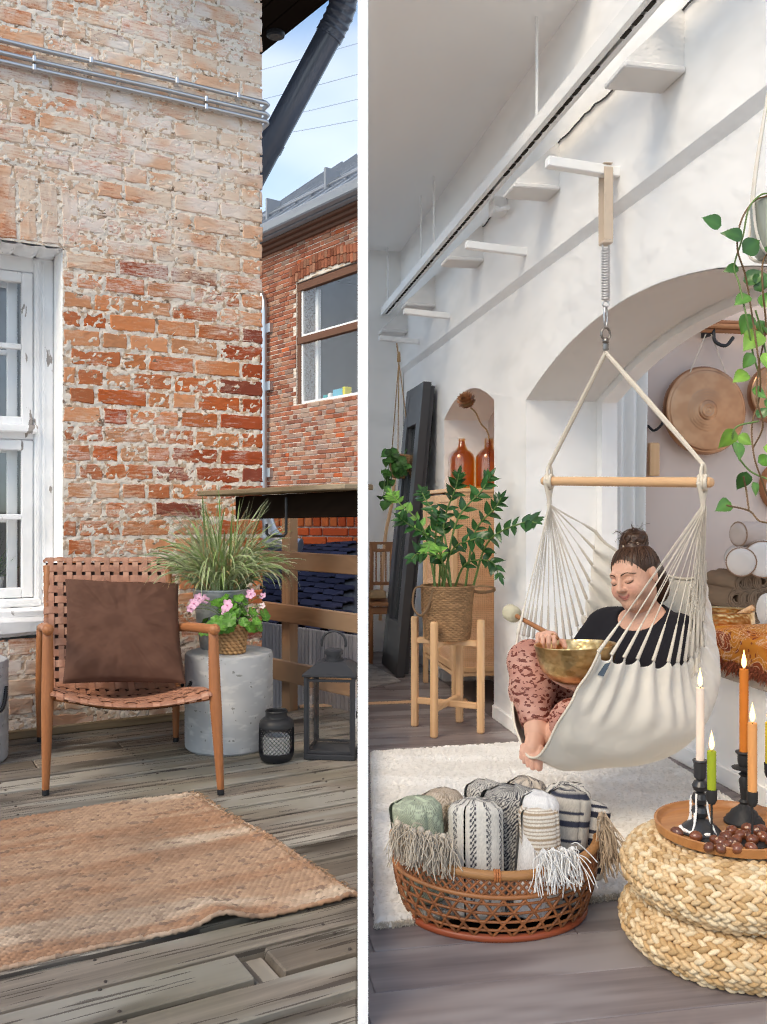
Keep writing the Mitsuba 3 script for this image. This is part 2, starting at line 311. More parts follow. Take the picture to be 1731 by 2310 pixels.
def jute_col(p, n, uv):
    row, col, hx, hy, r = jute_parts(uv)
    band = fbm(uv.x * .55, uv.y * 17, 4., 3); bl = fbm(uv.x * 5, uv.y * 9, 2., 3)
    c = mix((.365, .245, .17), (.315, .185, .118), smoothstep(.36, .66, band + .5 * (bl - .5))); c = mix(c, (.50, .41, .32), smoothstep(.52, .72, fbm(uv.x * 1.6, uv.y * 8, 15., 3)) * .8)
    c = mix(c, (.22, .15, .11), smoothstep(.48, .80, fbm(uv.x * 3, uv.y * 5, 9., 4)) * .55); c = mix(c, (.15, .11, .09), smoothstep(.70, .76, fbm(uv.x * 30, uv.y * 60, 7., 2)) * .6)
    return c * (.86 + .28 * r)
pr('jute', proc(jute_col), .95)
pr('leaf', VC, .45, specular=.4)
pr('straw', (.45, .28, .15), .9); pr('soil', (.06, .045, .035), .95); pr('leaf_stem', (.14, .22, .06), .5)
def cane_col(p, n, uv):
    x, y = uv.x / .011, uv.y / .011; fx, fy = dr.abs(x - dr.floor(x) - .5), dr.abs(y - dr.floor(y) - .5)
    hole = smoothstep(.20, .30, .5 - fx) * smoothstep(.20, .30, .5 - fy)
    c = mix((.74, .46, .27), (.66, .38, .205), smoothstep(.35, .65, fbm(uv.x * 4, uv.y * 30, 3., 3)))
    return mix(c, (.36, .19, .10), hole * .7)
pr('cane', proc(cane_col), .55)
pr('dry_stem', (.33, .20, .09), .6); pr('rope_tan', (.50, .33, .18), .85); pr('charcoal', (.055, .055, .06), .5)
def grey_rug_col(p, n, uv): return mix((.46, .44, .43), (.33, .32, .32), smoothstep(.4, .62, fbm(p.x * 18, p.y * 18, 1., 4)))
pr('rug_grey', proc(grey_rug_col), .95)
pr('leaf_gloss', VC, .28, specular=.5)
def shag_col(p, n, uv):
    c = mix((.86, .84, .80), (.77, .74, .69), smoothstep(.35, .65, fbm(p.x * 3, p.y * 9, 2., 3)))
    return mix(c, (.62, .58, .52), smoothstep(.55, .8, fbm(p.x * 130, p.y * 130, 4., 2)) * .5)
pr('shag', proc(shag_col), 1., lambda p, n, uv: fbm(p.x * 210, p.y * 210, p.z * 100, 3), .012, .0015, sheen=.5, specular=.05)
pr('tray_wood', proc(woodfn((.46, .215, .075), (.33, .13, .04), 5., 140.)), .35, clearcoat=.3)
pr('wax', VC, .45, specular=.4); pr('pewter', (.055, .055, .058), .3, metallic=.5); pr('iron', (.022, .021, .021), .5); pr('nut', VC, .12, specular=.6, clearcoat=.6)
def brass_col(p, n, uv): return mix((.80, .58, .29), (.56, .36, .15), smoothstep(.35, .65, fbm(p.x * 30, p.y * 30, p.z * 45, 3)))
pr('brass', proc(brass_col), .27, lambda p, n, uv: voronoi(p.x * 55 + p.z * 20, p.z * 60 + p.y * 55)[0], .0018, .002, metallic=1.)
pr('glaze', (.30, .32, .27), .2, clearcoat=.4); pr('cotton', (.74, .69, .61), .95, specular=.1); pr('leaf_stem2', (.16, .09, .04), .6)
def paisley(p, n, uv):
    x, y = uv.x * 7.5, uv.y * 7.5; w1, w2 = fbm(x * .9, y * .9, 3., 2) - .5, fbm(x * .9, y * .9, 9., 2) - .5
    d1, d2, cr = voronoi(x + w1 * 1.2, y + w2 * 1.2); rings = dr.abs(d1 * 6.5 - dr.floor(d1 * 6.5) - .5)
    base = mix((.42, .135, .028), (.50, .20, .035), smoothstep(.35, .6, fbm(x * 1.4, y * 1.4, 1., 2)))
    base = mix(base, (.24, .055, .028), smoothstep(.55, .62, cr) * smoothstep(.40, .36, d1) * .9)
    base = mix(base, (.58, .38, .27), smoothstep(.80, .82, cr) * smoothstep(.40, .37, d1) * .9)
    e1, e2, c2 = voronoi(x * 3.4 + w2 * 5, y * 3.4 + w1 * 5); base = mix(base, (.19, .05, .03), smoothstep(.26, .2, e1) * smoothstep(.45, .5, c2) * .9)
    cream = smoothstep(.10, .06, rings) * smoothstep(.62, .5, d1) + smoothstep(.09, .05, e2 - e1) * smoothstep(.4, .5, fbm(x * 2, y * 2, 5., 2))
    return mix(base, (.66, .44, .31), dr.clip(cream, 0, 1) * .85)
pr('paisley', proc(paisley), .85)
pr('strap_cloth', (.62, .52, .42), .95); pr('steel_dark', (.30, .28, .26), .3, metallic=1.)
scene['cotton_cloth'] = {'type': 'twosided', 'bsdf': {'type': 'bumpmap', 'map': proc(lambda p, n, uv: fbm(p.x * 420, p.y * 420, p.z * 420, 2)), 'scale': .0008, 'bsdf': {'type': 'diffuse', 'reflectance': VC}}}
scene['skin'] = {'type': 'twosided', 'bsdf': {'type': 'principled', 'base_color': VC, 'roughness': .45, 'specular': .35, 'flatness': .4}}
pr('hair', VC, .38, specular=.45, anisotropic=.4); pr('black_cloth', VC, .85, specular=.2, sheen=.2)
def crushed(p, n, uv):
    k = fbm(p.x * 75, p.y * 75, p.z * 95, 4); c = mix((.50, .27, .215), (.42, .20, .155), smoothstep(.35, .6, fbm(p.x * 14, p.y * 14, p.z * 14, 3)))
    return mix(c, (.135, .032, .020), smoothstep(.545, .60, k))
pr('crushed_velvet', proc(crushed), .6, lambda p, n, uv: fbm(p.x * 60, p.y * 60, p.z * 60, 3), .003, sheen=1., sheen_tint=.7)
pr('felt', (.56, .52, .38), .95, lambda p, n, uv: fbm(p.x * 300, p.y * 300, p.z * 300, 3), .002)
# ================================================================ THE TERRACE: brick wall, window, deck, railing, roofs
rng = np.random.default_rng(11); random.seed(5)
WB = np.stack([WW, -WN, [0, 0, 1.]], 1)         # columns: along the wall, into the wall, up
def onwall(v): return np.asarray(v) @ WB.T + WA
struct('ground', ([[-400, -300, -3.2], [400, -300, -3.2], [400, 600, -3.2], [-400, 600, -3.2]], [[0, 1, 2, 3]]), 'yard_ground')
LEN, PITCH, TOP = 1.353, .0963, 4.25
WIN_A, WIN_Z0, WIN_Z1 = .29, .47, 2.42
bw = thing('brick_wall', 'old brick wall with worn limewash rising behind the woven armchair', 'wall')
# mortar bed: a rough sheet
def sheet_wall(a0, a1, z0, z1, st=.011):
    na, nzz = int((a1 - a0) / st) + 2, int((z1 - z0) / st) + 2
    a, z = np.meshgrid(np.linspace(a0, a1, na), np.linspace(z0, z1, nzz)); pt = np.stack([a, a * 0, z], -1)
    d = .006 - .012 * meshkit.fbm(pt * 38, 3, 3) - .007 * meshkit.fbm(pt * 120, 2, 8); e = (a > a1 - st / 2) & (a1 > 1)
    pt[..., 1] = np.where(e, .02, d); return onwall(pt.reshape(-1, 3)).reshape(pt.shape)
for s in ((-.95, WIN_A, 0, WIN_Z0), (-.95, WIN_A, WIN_Z1, TOP), (WIN_A, LEN, 0, TOP)): part(bw, 'mortar', sheet(sheet_wall(*s)), 'mortar', True)
part(bw, 'core', mv(bx((LEN + .95 - .02, .3, TOP - WIN_Z1 - .02), ((LEN - .97) / 2, .19, (TOP + WIN_Z1) / 2), bev=.001), WB, WA), 'vc')
part(bw, 'core', mv(bx((LEN - WIN_A - .02, .3, WIN_Z1), ((LEN + WIN_A) / 2 - .01, .19, WIN_Z1 / 2), bev=.001), WB, WA), 'vc')
part(bw, 'core', mv(bx((WIN_A + .95, .3, WIN_Z0 - .01), ((WIN_A - .95) / 2, .19, WIN_Z0 / 2), bev=.001), WB, WA), 'vc')
def brick_mesh(w, h, d=.012, k=1.0):
    """an old brick's face: an uneven outline, worn edges"""
    n = max(4, int(w / .03)); o = []
    for (x0, y0, x1, y1, c) in ((-1, -1, 1, -1, n), (1, -1, 1, 1, 3), (1, 1, -1, 1, n), (-1, 1, -1, -1, 3)):
        t = np.arange(c) / c; o += list(zip((x0 + (x1 - x0) * t) * w / 2, (y0 + (y1 - y0) * t) * h / 2))
    o = np.array(o) + rng.normal(0, .0022 * k, (len(o), 2)); m = len(o)
    i = o * (1 - .008 / np.array([w, h]) * 1.3)
    dep = lambda q: np.full((len(q), 1), 0.) + rng.normal(0, .0011, (len(q), 1))
    v = np.vstack([np.c_[o, np.full(m, .012)][:, [0, 2, 1]], np.c_[o, np.full(m, -.0015)][:, [0, 2, 1]], np.c_[i, -d * .45 + dep(i)][:, [0, 2, 1]], [[0, -d * .45, 0]]])
    j = np.arange(m); jn = (j + 1) % m
    f = np.vstack([np.stack([j, jn, jn + m], 1), np.stack([j, jn + m, j + m], 1), np.stack([j + m, jn + m, jn + 2 * m], 1), np.stack([j + m, jn + 2 * m, j + 2 * m], 1), np.stack([j + 2 * m, jn + 2 * m, j * 0 + 3 * m], 1)])
    return v, f
BR = [(.50, .15, .055), (.44, .115, .04), (.55, .21, .09), (.38, .085, .035), (.58, .27, .14), (.26, .07, .045), (.48, .16, .07)]
bricks = []; row_j = []
for r in range(int(TOP / PITCH)):
    last_j = row_j
    z = (r + .5) * PITCH + .004; a = LEN + .004
    seq = [.118] if r % 2 else [.245]; row_j = []
    while a > -.93:
        w = seq.pop() if seq else (.245 if rng.random() < .34 else .110 + .016 * rng.random())
        for _ in range(6):      # no joint straight above the one below
            if min((abs(a - w - j) for j in last_j), default=1) > .028: break
            w = rng.choice([.245, .115, .235, .125, .20, .255])
        row_j.append(a - w)
        a0, a1 = a - w, a; a = a0 - .0145 - .004 * rng.random()
        inwin = WIN_Z0 - .03 < z < WIN_Z1
        soldier = WIN_Z1 <= z < 2.74 and a0 < WIN_A + .07
        if soldier: a1c = None if a1 < WIN_A + .12 else (WIN_A + .075, a1)
        if inwin:
            if a1 < WIN_A + .05: continue
            a0 = max(a0, WIN_A + .004)
        if soldier:
            if a1c is None: continue
            a0 = a1c[0]
        if a1 - a0 < .04: continue
        reg = a0 + .9 * (meshkit.noise(np.array([a0 * 2, z * 2, 0])) - .5)
        p_ = .62 if (z < 2.75 and reg > .6) else .3
        c = np.array(BR[rng.choice([0, 1, 2, 3, 5])] if rng.random() < p_ else BR[rng.choice([2, 4, 6])]) * rng.uniform(.85, 1.15)
        bricks.append(((a0 + a1) / 2, z + rng.normal(0, .0016), a1 - a0, PITCH - .0165 - .003 * rng.random(), 0.0, c))
for k in range(11):
    a = WIN_A + .03 - k * .098; lean = .10 * (1 - k / 5.5)
    bricks.append((a + lean * .05, 2.58, .082, .30, -lean * .5, np.array(BR[rng.choice([0, 2, 4, 6])]) * rng.uniform(.9, 1.15)))
def seen(b):
    q = onwall(np.array([b[0], 0, b[1]])); px, py = CX + q[0] / q[1] * F, CY - (q[2] - H) / q[1] * F
    return (b[2] * b[3]) / q[1] ** 2 if -40 < px < 620 and -30 < py < 1700 else 0
bricks.sort(key=seen, reverse=True)
rest = M()
for i, (a, z, w, h, lean, c) in enumerate(bricks):
    v, f = mv(brick_mesh(w, h, rng.uniform(.009, .017)), ry(lean), (a, 0, z)); m = M().add((onwall(v), f[:, ::-1]), c)
    if i < 285: part(bw, 'brick', m, 'brick', False)
    else: rest.add(m.get(), c)
tag(part(bw, 'outer_brick', rest, 'brick', False), kind='stuff')
pipes = [(3.372, .0125), (3.312, .012), (3.270, .0125)]
for i, (z, r) in enumerate(pipes):
    k = single('conduit_pipe', tube(onwall([[-.9, -.035, z], [.2, -.033, z - .002], [.8, -.036, z + .002], [LEN + .012, -.035, z], [LEN + .03, -.02, z], [LEN + .03, .2, z]]), r, 12), 'zinc_pipe',
           ['uppermost grey conduit pipe crossing the brick wall', 'middle grey conduit pipe of the three on the brick wall', 'lowest grey conduit pipe on the brick wall'][i], 'pipe', smooth=40)
    for a in ((.42, .86, 1.2) if i == 0 else (1.02, .15)):
        part(k, 'clip', mv(bx((.018, .05, .034), (a, -.03, z), bev=.006), WB, WA), 'steel')
# ---------------- the white window
wn = thing('casement_window', 'white painted casement window with peeling paint set in the brick wall', 'window')
def wbx(a0, a1, d0, d1, z0, z1, bev=.004): return mv(bx((a1 - a0, d1 - d0, z1 - z0), ((a0 + a1) / 2, (d0 + d1) / 2, (z0 + z1) / 2), bev=bev), WB, WA)
DF = .245
L0 = -.90
def rough(vf, s, k): v = np.asarray(vf[0]); return v + k * np.stack([nz(v + 3, s), nz(v + 7, s), nz(v + 11, s)], 1), vf[1]
def sub(vf, e):
    m = trimesh.Trimesh(vf[0], np.asarray(vf[1]), process=False).subdivide_to_size(e, max_iter=12); return np.array(m.vertices), np.array(m.faces)
dq, zq = np.meshgrid(np.linspace(-.004, .30, 24), np.linspace(WIN_Z0, WIN_Z1 + .01, 130)); jq = np.stack([WIN_A + .004 + 0 * dq, dq, zq], -1); jq[..., 0] += .012 * nz(jq, 13) + .010 * (np.abs(((zq / PITCH) % 1) - .5) > .44) * (nz(jq, 9) + .5)
part(wn, 'reveal', mv(sheet(jq), WB, WA), 'white_peel', True)
aq, dq = np.meshgrid(np.linspace(L0, WIN_A + .03, 80), np.linspace(.002, .30, 20)); sq = np.stack([aq, dq, WIN_Z1 - .004 + .02 * nz(np.stack([aq, dq, dq], -1), 14) + .012 * (np.abs(((aq - WIN_A) / .098 % 1) - .5) > .43)], -1)
part(wn, 'soffit', mv(sheet(sq), WB, WA), 'white_peel', True)
def wseg(a0, a1, d0, d1, z0, z1, n, bev=.004): return segbox((a1 - a0, d1 - d0, z1 - z0), n, ((a0 + a1) / 2, (d0 + d1) / 2, (z0 + z1) / 2), None, bev)
def wrough(vf, s_, k_): v, f = rough(vf, s_, k_); return mv((v, f), WB, WA)
fr = cat(wbx(.190, WIN_A - .004, DF, .32, .60, WIN_Z1 - .002), wbx(L0, .190, DF + .003, .32, 2.34, WIN_Z1 - .002), wbx(L0, .19, DF + .003, .32, 1.475, 1.535), wbx(L0, .19, DF + .003, .32, .60, .655),
         wbx(-.36, -.30, DF + .003, .32, .655, 2.34))
part(wn, 'frame', fr, 'white_peel')
part(wn, 'moulding', cat(wbx(.196, .214, DF - .012, DF, .62, 2.40), wbx(.232, .244, DF - .008, DF, .62, 2.40)), 'white_peel')
for (z0, z1, bar) in ((1.54, 2.335, 1.952), (.66, 1.47, 1.075)):
    ca = num(wn + '__casement')
    D0 = DF - .004
    put(ca, cat(wbx(.132, .186, D0, .285, z0, z1), wbx(-.295, .132, D0 + .002, .284, z1 - .052, z1), wbx(-.295, .132, D0 + .002, .284, z0, z0 + .05), wbx(-.295, .132, D0 + .006, .281, bar - .014, bar + .014), wbx(-.297, -.245, D0, .285, z0, z1)), 'white_peel')
    ib = cat(wbx(.075, .128, .36, .39, z0 - .02, z1), wbx(-.295, .075, .362, .388, z1 - .06, z1), wbx(-.295, .075, .362, .388, z0 - .02, z0 + .035), wbx(-.295, .075, .364, .386, bar - .03, bar - .005))
    part(wn, 'inner_sash', ib, 'white_paint')
    for (q0, q1) in ((z0 + .05, bar - .014), (bar + .014, z1 - .052)):
        g = onwall([[-.245, .265, q0], [.132, .265, q0], [.132, .265, q1], [-.245, .265, q1]]); part(ca, 'pane', (g, [[0, 1, 2, 3]]), 'pane')
    g = onwall([[-.295, .375, z0], [.08, .375, z0], [.08, .375, z1], [-.295, .375, z1]]); part(wn, 'inner_pane', (g, [[0, 1, 2, 3]]), 'pane')
sill = cat(wrough(wseg(L0, .205, DF - .055, DF + .02, 1.505, 1.545, 60, .008), 26, .014), wrough(wseg(L0, .215, DF - .075, DF + .02, .618, .655, 60, .008), 26, .014))
part(wn, 'drip_ledge', sill, 'white_peel', 30, label='weathered ledge with flaking paint')
part(wn, 'sill', cat(wrough(wseg(L0, .282, -.03, .30, .492, .585, 40, .02), 12, .014), wrough(wseg(L0, .27, .0, .30, .585, .615, 40), 12, .008)), 'white_peel', 30)
# room behind the window: dark walls and a net curtain
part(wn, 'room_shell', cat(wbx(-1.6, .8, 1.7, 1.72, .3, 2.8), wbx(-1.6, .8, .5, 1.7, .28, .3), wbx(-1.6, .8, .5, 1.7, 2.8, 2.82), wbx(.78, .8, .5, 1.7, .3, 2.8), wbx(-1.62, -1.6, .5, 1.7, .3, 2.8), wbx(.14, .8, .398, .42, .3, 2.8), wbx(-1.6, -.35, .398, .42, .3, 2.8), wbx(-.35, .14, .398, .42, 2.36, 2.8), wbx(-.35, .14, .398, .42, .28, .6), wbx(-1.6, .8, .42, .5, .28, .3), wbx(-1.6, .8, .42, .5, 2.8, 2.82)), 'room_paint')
wp = thing('potted_plant', 'green leafy plant in a wicker pot standing behind the lower window pane', 'plant')
q = onwall([.0, .46, .0]); part(wp, 'pot', lathe([(0, .655), (.06, .655), (.075, .76), (.068, .76), (.06, .70), (0, .70)], 20, (q[0], q[1], 0)), 'vc')
lm = M()
for i in range(70):
    th, el, ln = rng.uniform(0, 6.28), rng.uniform(.5, 1.4), rng.uniform(.1, .32); d = np.array([math.cos(th) * math.cos(el), math.sin(th) * math.cos(el), math.sin(el)])
    b = q + [0, 0, .72]; t = np.array([-d[1], d[0], 0]) * .008
    lm.add((np.array([b, b + d * ln * .6 + t, b + d * ln + [0, 0, -.04 * ln], b + d * ln * .6 - t]), [[0, 1, 2], [0, 2, 3]]), (.06, .14, .03))
part(wp, 'foliage', lm, 'vc')
# batten along the foot of the wall
single('base_batten', wood(mv(bx((LEN + .9, .03, .04), ((LEN - .95) / 2, -.03, .02), bev=.004), WB, WA), WW, col=(1, 1, 1)), 'old_wood', 'weathered wooden batten along the foot of the brick wall', 'batten')
# ---------------- deck
dk = struct('deck', mv(bx((7.0, 8.6, .05), (-2.2, .9, -.17), bev=.001), WB, (0, 0, 0)), 'old_wood')
VN = -WN; PP = .152
XD = -.0226
def clip_right(v_, y_): return 0
nm_ = M()
KX = (XD * VN[1] - VN[0]) / (WW[0] - XD * WW[1])
v = 4.735; k = 0
while v > .7:
    w = PP * rng.uniform(.88, 1.08); gap = .021 + .005 * rng.random(); v0 = v - w + gap; vc = (v + v0) / 2
    # where the plank meets the partition line x = XD * y
    u_end = (XD * vc * VN[1] - vc * VN[0]) / (WW[0] - XD * WW[1]) - .0135
    u_end = min(u_end, 2.6)
    cuts = [-3.4] + sorted(rng.uniform(-2.6, u_end - .4, rng.integers(0, 2)).tolist()) + [u_end]
    if abs(vc - 2.03) < .076: cuts = [-3.4, .80, .87, u_end]
    for i in range(len(cuts) - 1):
        u0, u1 = cuts[i] + .002, cuts[i + 1] - .002; L = u1 - u0; hatch = abs(u1 - u0 - .066) < .02
        dz = rng.normal(0, .0024); bb = segbox((L, v - v0, .044), max(2, int(L / .12)), bev=.0045); vv = np.array(bb[0]); vv[:, 1] += .004 * nz(np.c_[vv[:, :1] + k * 9.1, vv[:, :1] * 0, vv[:, :1] * 0], 1.6); vv[:, 2] += .003 * nz(np.c_[vv[:, :1] + k * 5.1, vv[:, :1] * 0, vv[:, :1] * 0], 1.2)
        vv = vv + [(u0 + u1) / 2, 0, -.022 + dz - (.022 if hatch else 0)]
        if i == len(cuts) - 2: vv[:, 0] += np.where(vv[:, 0] > u1 - .05, vv[:, 1] * KX, 0)
        wv = np.stack([vv[:, 0], vv[:, 1], vv[:, 2]], 1) @ np.stack([WW, VN, [0, 0, 1.]], 1).T + VN * vc
        part('deck', 'plank', wood((wv, bb[1]), VN if hatch else WW, k * 1.7 + i), ('deck_wood', 'deck_wood_dark', 'deck_wood_pale')[rng.choice([0, 0, 1, 2])])
        for un in np.arange(-3.0, 2.6, .58):
            if u0 + .03 < un < u1 - .03 and not hatch:
                for fv in (-.32, .32): nm_.add(lathe([(0, .0012), (.0042, .0008), (.0048, -.002)], 9, WW * (un + rng.normal(0, .008)) + VN * (vc + fv * w + rng.normal(0, .005)) + [0, 0, dz + .0022]), (.07, .06, .055))
        k += 1
    v = v0 - gap
tag(part('deck', 'nail', nm_, 'vc'), kind='stuff')
# ---------------- railing
rl = thing('deck_railing', 'weathered timber railing with a wide handrail at the far edge of the deck', 'railing')
def xr(px, Y): return np.array([(px - CX) / F * Y, Y, 0.0])
Ra, Rb = xr(560, 5.20), xr(812, 4.50); Ra = xr(584, 5.10)
for i, (za, ta, zb, tb) in enumerate(((.885, .095, .885, .098), (.598, .088, .598, .105), (.295, .110, .29, .115))):
    a, b = Ra + [0, 0, za - ta / 2], Rb + [0, 0, zb - tb / 2]
    part(rl, 'rail_board', wood(beam(a, b, .028, (ta + tb) / 2, bev=.004), b - a, 3.3 + i * 5), 'rail_wood')
rd = unit(Rb - Ra); rn = np.array([-rd[1], rd[0], 0]); rn = rn if rn[1] > 0 else -rn
for px_ in (633,):
    q = xr(px_, 5.02 if px_ < 700 else 4.44) + rn * .065; part(rl, 'post', wood(beam(q + [0, 0, -.1], q + [0, 0, 1.08], .075, .06, up=rn, bev=.004), (0, 0, 1), px_), 'rail_wood')
ha, hb = xr(478, 4.80), xr(811, 4.12)
part(rl, 'handrail', wood(beam(ha + [.0, 0, 1.195], hb + [0, 0, 1.215], .20, .026, bev=.005), hb - ha, 2.2), 'old_wood', label='weathered grey brown handrail plank')
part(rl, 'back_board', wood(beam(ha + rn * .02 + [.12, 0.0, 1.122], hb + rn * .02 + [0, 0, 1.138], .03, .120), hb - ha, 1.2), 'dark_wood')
br_ = thing('iron_bracket', 'black iron bracket hooked under the railing handrail', 'bracket')
def hr(px): # a point on the handrail's near side under the pixel column
    k = (px - CX) / F; d = hb - ha; t = (k * ha[1] - ha[0]) / (d[0] - k * d[1]); return ha + d * t
c0, c1 = hr(613) - rn * .03, hr(657) - rn * .03
zb_ = lambda py, q: H - (py - CY) / F * q[1]
part(br_, 'bar', tube([c1 + [0, 0, 1.17], c1 + [0, 0, 1.02], c1 + [0, 0, zb_(1202, c1)], c1 + [-.012, .0, zb_(1209, c1)], c0 + [.012, 0, zb_(1209, c0)], c0 + [0, 0, zb_(1204, c0)], c0 + [0, 0, zb_(1182, c0)]], .007, 8), 'black_metal')
# ---------------- what stands beyond the railing: cladding, shingle roof, low brick wall, duct
cl = thing('board_cladding', 'grey grooved board cladding behind the railing and the lanterns', 'cladding')
def cut(q, d, gap):   # from q along d to the partition line
    return q + d * ((XD * q[1] - gap - q[0]) / (d[0] - XD * d[1]))
ca_ = Ra + rn * .33 - rd * .75; cb_ = cut(ca_, rd, .03)
L = np.linalg.norm(cb_ - ca_); nb = int(L / .034); cm = M()
for i in range(nb):
    t = (i + .5) / nb; q = ca_ + (cb_ - ca_) * t; cm.add(beam(q + [0, 0, -.5], q + [0, 0, .42], .0305, .018, up=rn, bev=.004), np.array((.33, .325, .35)) * rng.uniform(.86, 1.1))
tag(part(cl, 'grooved_board', cm, 'vc'), kind='stuff'); part(cl, 'backing', beam((ca_ + cb_) / 2 + rn * .03 + [0, 0, -.5], (ca_ + cb_) / 2 + rn * .03 + [0, 0, .41], L, .02, up=rn), 'dark_metal')
sr = thing('shingle_roof', 'dark blue grey shingle roof seen between the railing boards', 'roof')
e0 = ca_ + rn * .05 - rd * 1.4 + [0, 0, .395]; e1 = cut(e0, rd, .03)
up_ = unit([-.0226, 1, .155]); nrm = unit(np.cross(e1 - e0, up_)); nrm = nrm if nrm[2] > 0 else -nrm
rows = 17
part(sr, 'deck_sheet', ([e0, e1, cut(e0 + up_ * 3.0, rd, .03), e0 + up_ * 3.0], [[0, 1, 2, 3]]), 'dark_metal')
LL = np.linalg.norm(e1 - e0); ex = unit(e1 - e0)
for r in range(rows):
    n_ = int(LL / .21)
    for i in range(n_ + 1):
        u = (i + .5 * (r % 2)) * .21; w, h = .206, .19
        if u + w > LL + .02: continue
        pl = np.array([[0, 0], [w * .62, 0], [w * .78, .05], [w, .05], [w, h], [0, h]]); th = .008
        b = e0 + ex * u + up_ * (r * .168) + nrm * .006
        f_ = lambda z, s: np.array([b + ex * x + up_ * y + nrm * (z + (.010 if y < .1 else 0.)) for x, y in pl])
        v_ = np.vstack([f_(th, 0), f_(0, 0)]); j = np.arange(6); jn = (j + 1) % 6
        f2 = np.vstack([[[0, 1, 2], [0, 2, 5], [2, 3, 4], [2, 4, 5]], np.stack([jn, j, j + 6], 1), np.stack([jn, j + 6, jn + 6], 1)])
        part(sr, 'shingle', M().add((v_, f2), np.array((.040, .043, .078)) * rng.uniform(.75, 1.3)), 'vc')
lw = thing('low_brick_wall', 'orange brick wall of the low outbuilding seen under the dark board', 'wall')
p0, p1 = xr(560, 8.3), xr(850, 7.9); d_ = unit(p1 - p0); nn = np.array([d_[1], -d_[0], 0]); LW = np.linalg.norm(p1 - p0)
LB = np.stack([d_, nn, [0, 0, 1.]], 1)
part(lw, 'mortar', mv(bx((LW, .3, .9), (LW / 2, -.155, .78), bev=.001), LB, p0), 'mortar')
for r in range(9):
    x = -.1 * (r % 2) - .05 * (r % 3)
    while x < LW:
        if r == 7: w, h = .068, .22
        else: w, h = (.235 if (r % 2 or rng.random() < .5) else .112), .066
        if r == 8: break
        z = .45 + r * .079 + (.078 if r == 7 else 0)
        c = np.array([(.50, .10, .035), (.58, .15, .05), (.44, .08, .03), (.55, .19, .08)][rng.integers(4)]) * rng.uniform(.85, 1.12)
        if r == 7: c = c * .8
        part(lw, 'brick', M().add(mv(bx((w, .03, h), (x + w / 2, .006, z), bev=.006), LB, p0), c), 'vc'); x += w + .012
single('air_duct', tube(spline([P(594, 1120, 7.4), P(598, 1185, 7.4), P(622, 1222, 7.35), P(676, 1238, 7.3)], 5), .085, 18), 'zinc_pipe', 'shiny silver air duct bending out beside the grass plant', 'duct', smooth=30)
# ---------------- the brick building across the yard
fb = thing('brick_building', 'weathered red brick building with a metal roof across the yard', 'building')
B0 = np.array([(590 - CX) / F * 16.0, 16.0, 0]); BD = unit([.784, -1, 0]); BN = np.array([-BD[1], BD[0], 0]); BN = BN if BN[1] < 0 else -BN
BB = np.stack([BD, BN, [0, 0, 1.]], 1)
def onb(v): return np.asarray(v, float) @ BB.T + B0
def bbx(a0, a1, d0, d1, z0, z1, bev=.004): return mv(bx((a1 - a0, d1 - d0, z1 - z0), ((a0 + a1) / 2, (d0 + d1) / 2, (z0 + z1) / 2), bev=bev), BB, B0)
def b_at(px, py):
    k = (px - CX) / F; t = (k * B0[1] - B0[0]) / (BD[0] - k * BD[1]); Y = B0[1] + BD[1] * t; return t, H - (py - CY) / F * Y
W0, W1 = b_at(668, 900)[0], 3.05
WZ0, WZ1 = b_at(672, 912)[1], b_at(668, 655)[1]
part(fb, 'wall', cat(bbx(-1.5, W0, -.4, -.004, -3.2, 5.6), bbx(W0, 3.4, -.4, -.004, -3.2, WZ0), bbx(W0, 3.4, -.4, -.004, WZ1 + .12, 5.7)), 'mortar')
bm = M(); FB = [(.36, .14, .085), (.32, .115, .07), (.42, .16, .095), (.40, .20, .13), (.44, .26, .18), (.27, .115, .08), (.50, .13, .055), (.33, .21, .16)]
for r in range(62):
    z = .9 + r * .0775; x = -.8 - .06 * (r % 3)
    while x < 3.2:
        w = .235 if rng.random() < .55 else .11; xa, xb = x, x + w; x += w + .012
        if WZ0 - .04 < z < WZ1 + .35 and xb > W0 - (.03 if z < WZ1 else .1):
            if xa > W0 - .1: continue
            xb = W0 - .004
        if xb - xa < .03 or z > 5.56: continue
        c = np.array(FB[rng.choice(8, p=[.2, .16, .2, .14, .12, .1, .03, .05])]) * rng.uniform(.88, 1.1)
        if z < WZ0 + .6 and rng.random() < .35: c = c * .5 + np.array((.45, .38, .32)) * .5
        bm.add(bbx(xa, xb, -.02, rng.uniform(.004, .018), z - .032, z + .032, .006), c)
for i in range(32):
    a = W0 - .13 + i * .086; rise = .28 * (1 - ((a - 1.9) / 1.2) ** 2) if a < 3.1 else 0
    for hh in (0, 1): bm.add(mv(bx((.074, .04, .12 if (i + hh) % 2 else .145), bev=.006), BB @ ry(-.25 * (a - 1.9) / 1.2), onb([a, .006, WZ1 + .02 + max(rise, -.05) * .55 + .09 + hh * .14])), np.array(FB[rng.integers(0, 4)]) * rng.uniform(.6, 1.0))
tag(part(fb, 'brick', bm, 'vc'), kind='stuff')
ww = num(fb + '__window'); put(ww, cat(bbx(W0 - .01, W0 + .085, -.10, -.03, WZ0 - .07, WZ1 + .30), bbx(W0, 3.3, -.10, -.03, WZ0 - .09, WZ0), bbx(W0, 3.3, -.10, -.02, WZ1 - .02, WZ1 + .10), bbx(W0, 3.3, -.10, -.015, WZ0 + 1.00, WZ0 + 1.11)), 'frame_wood')
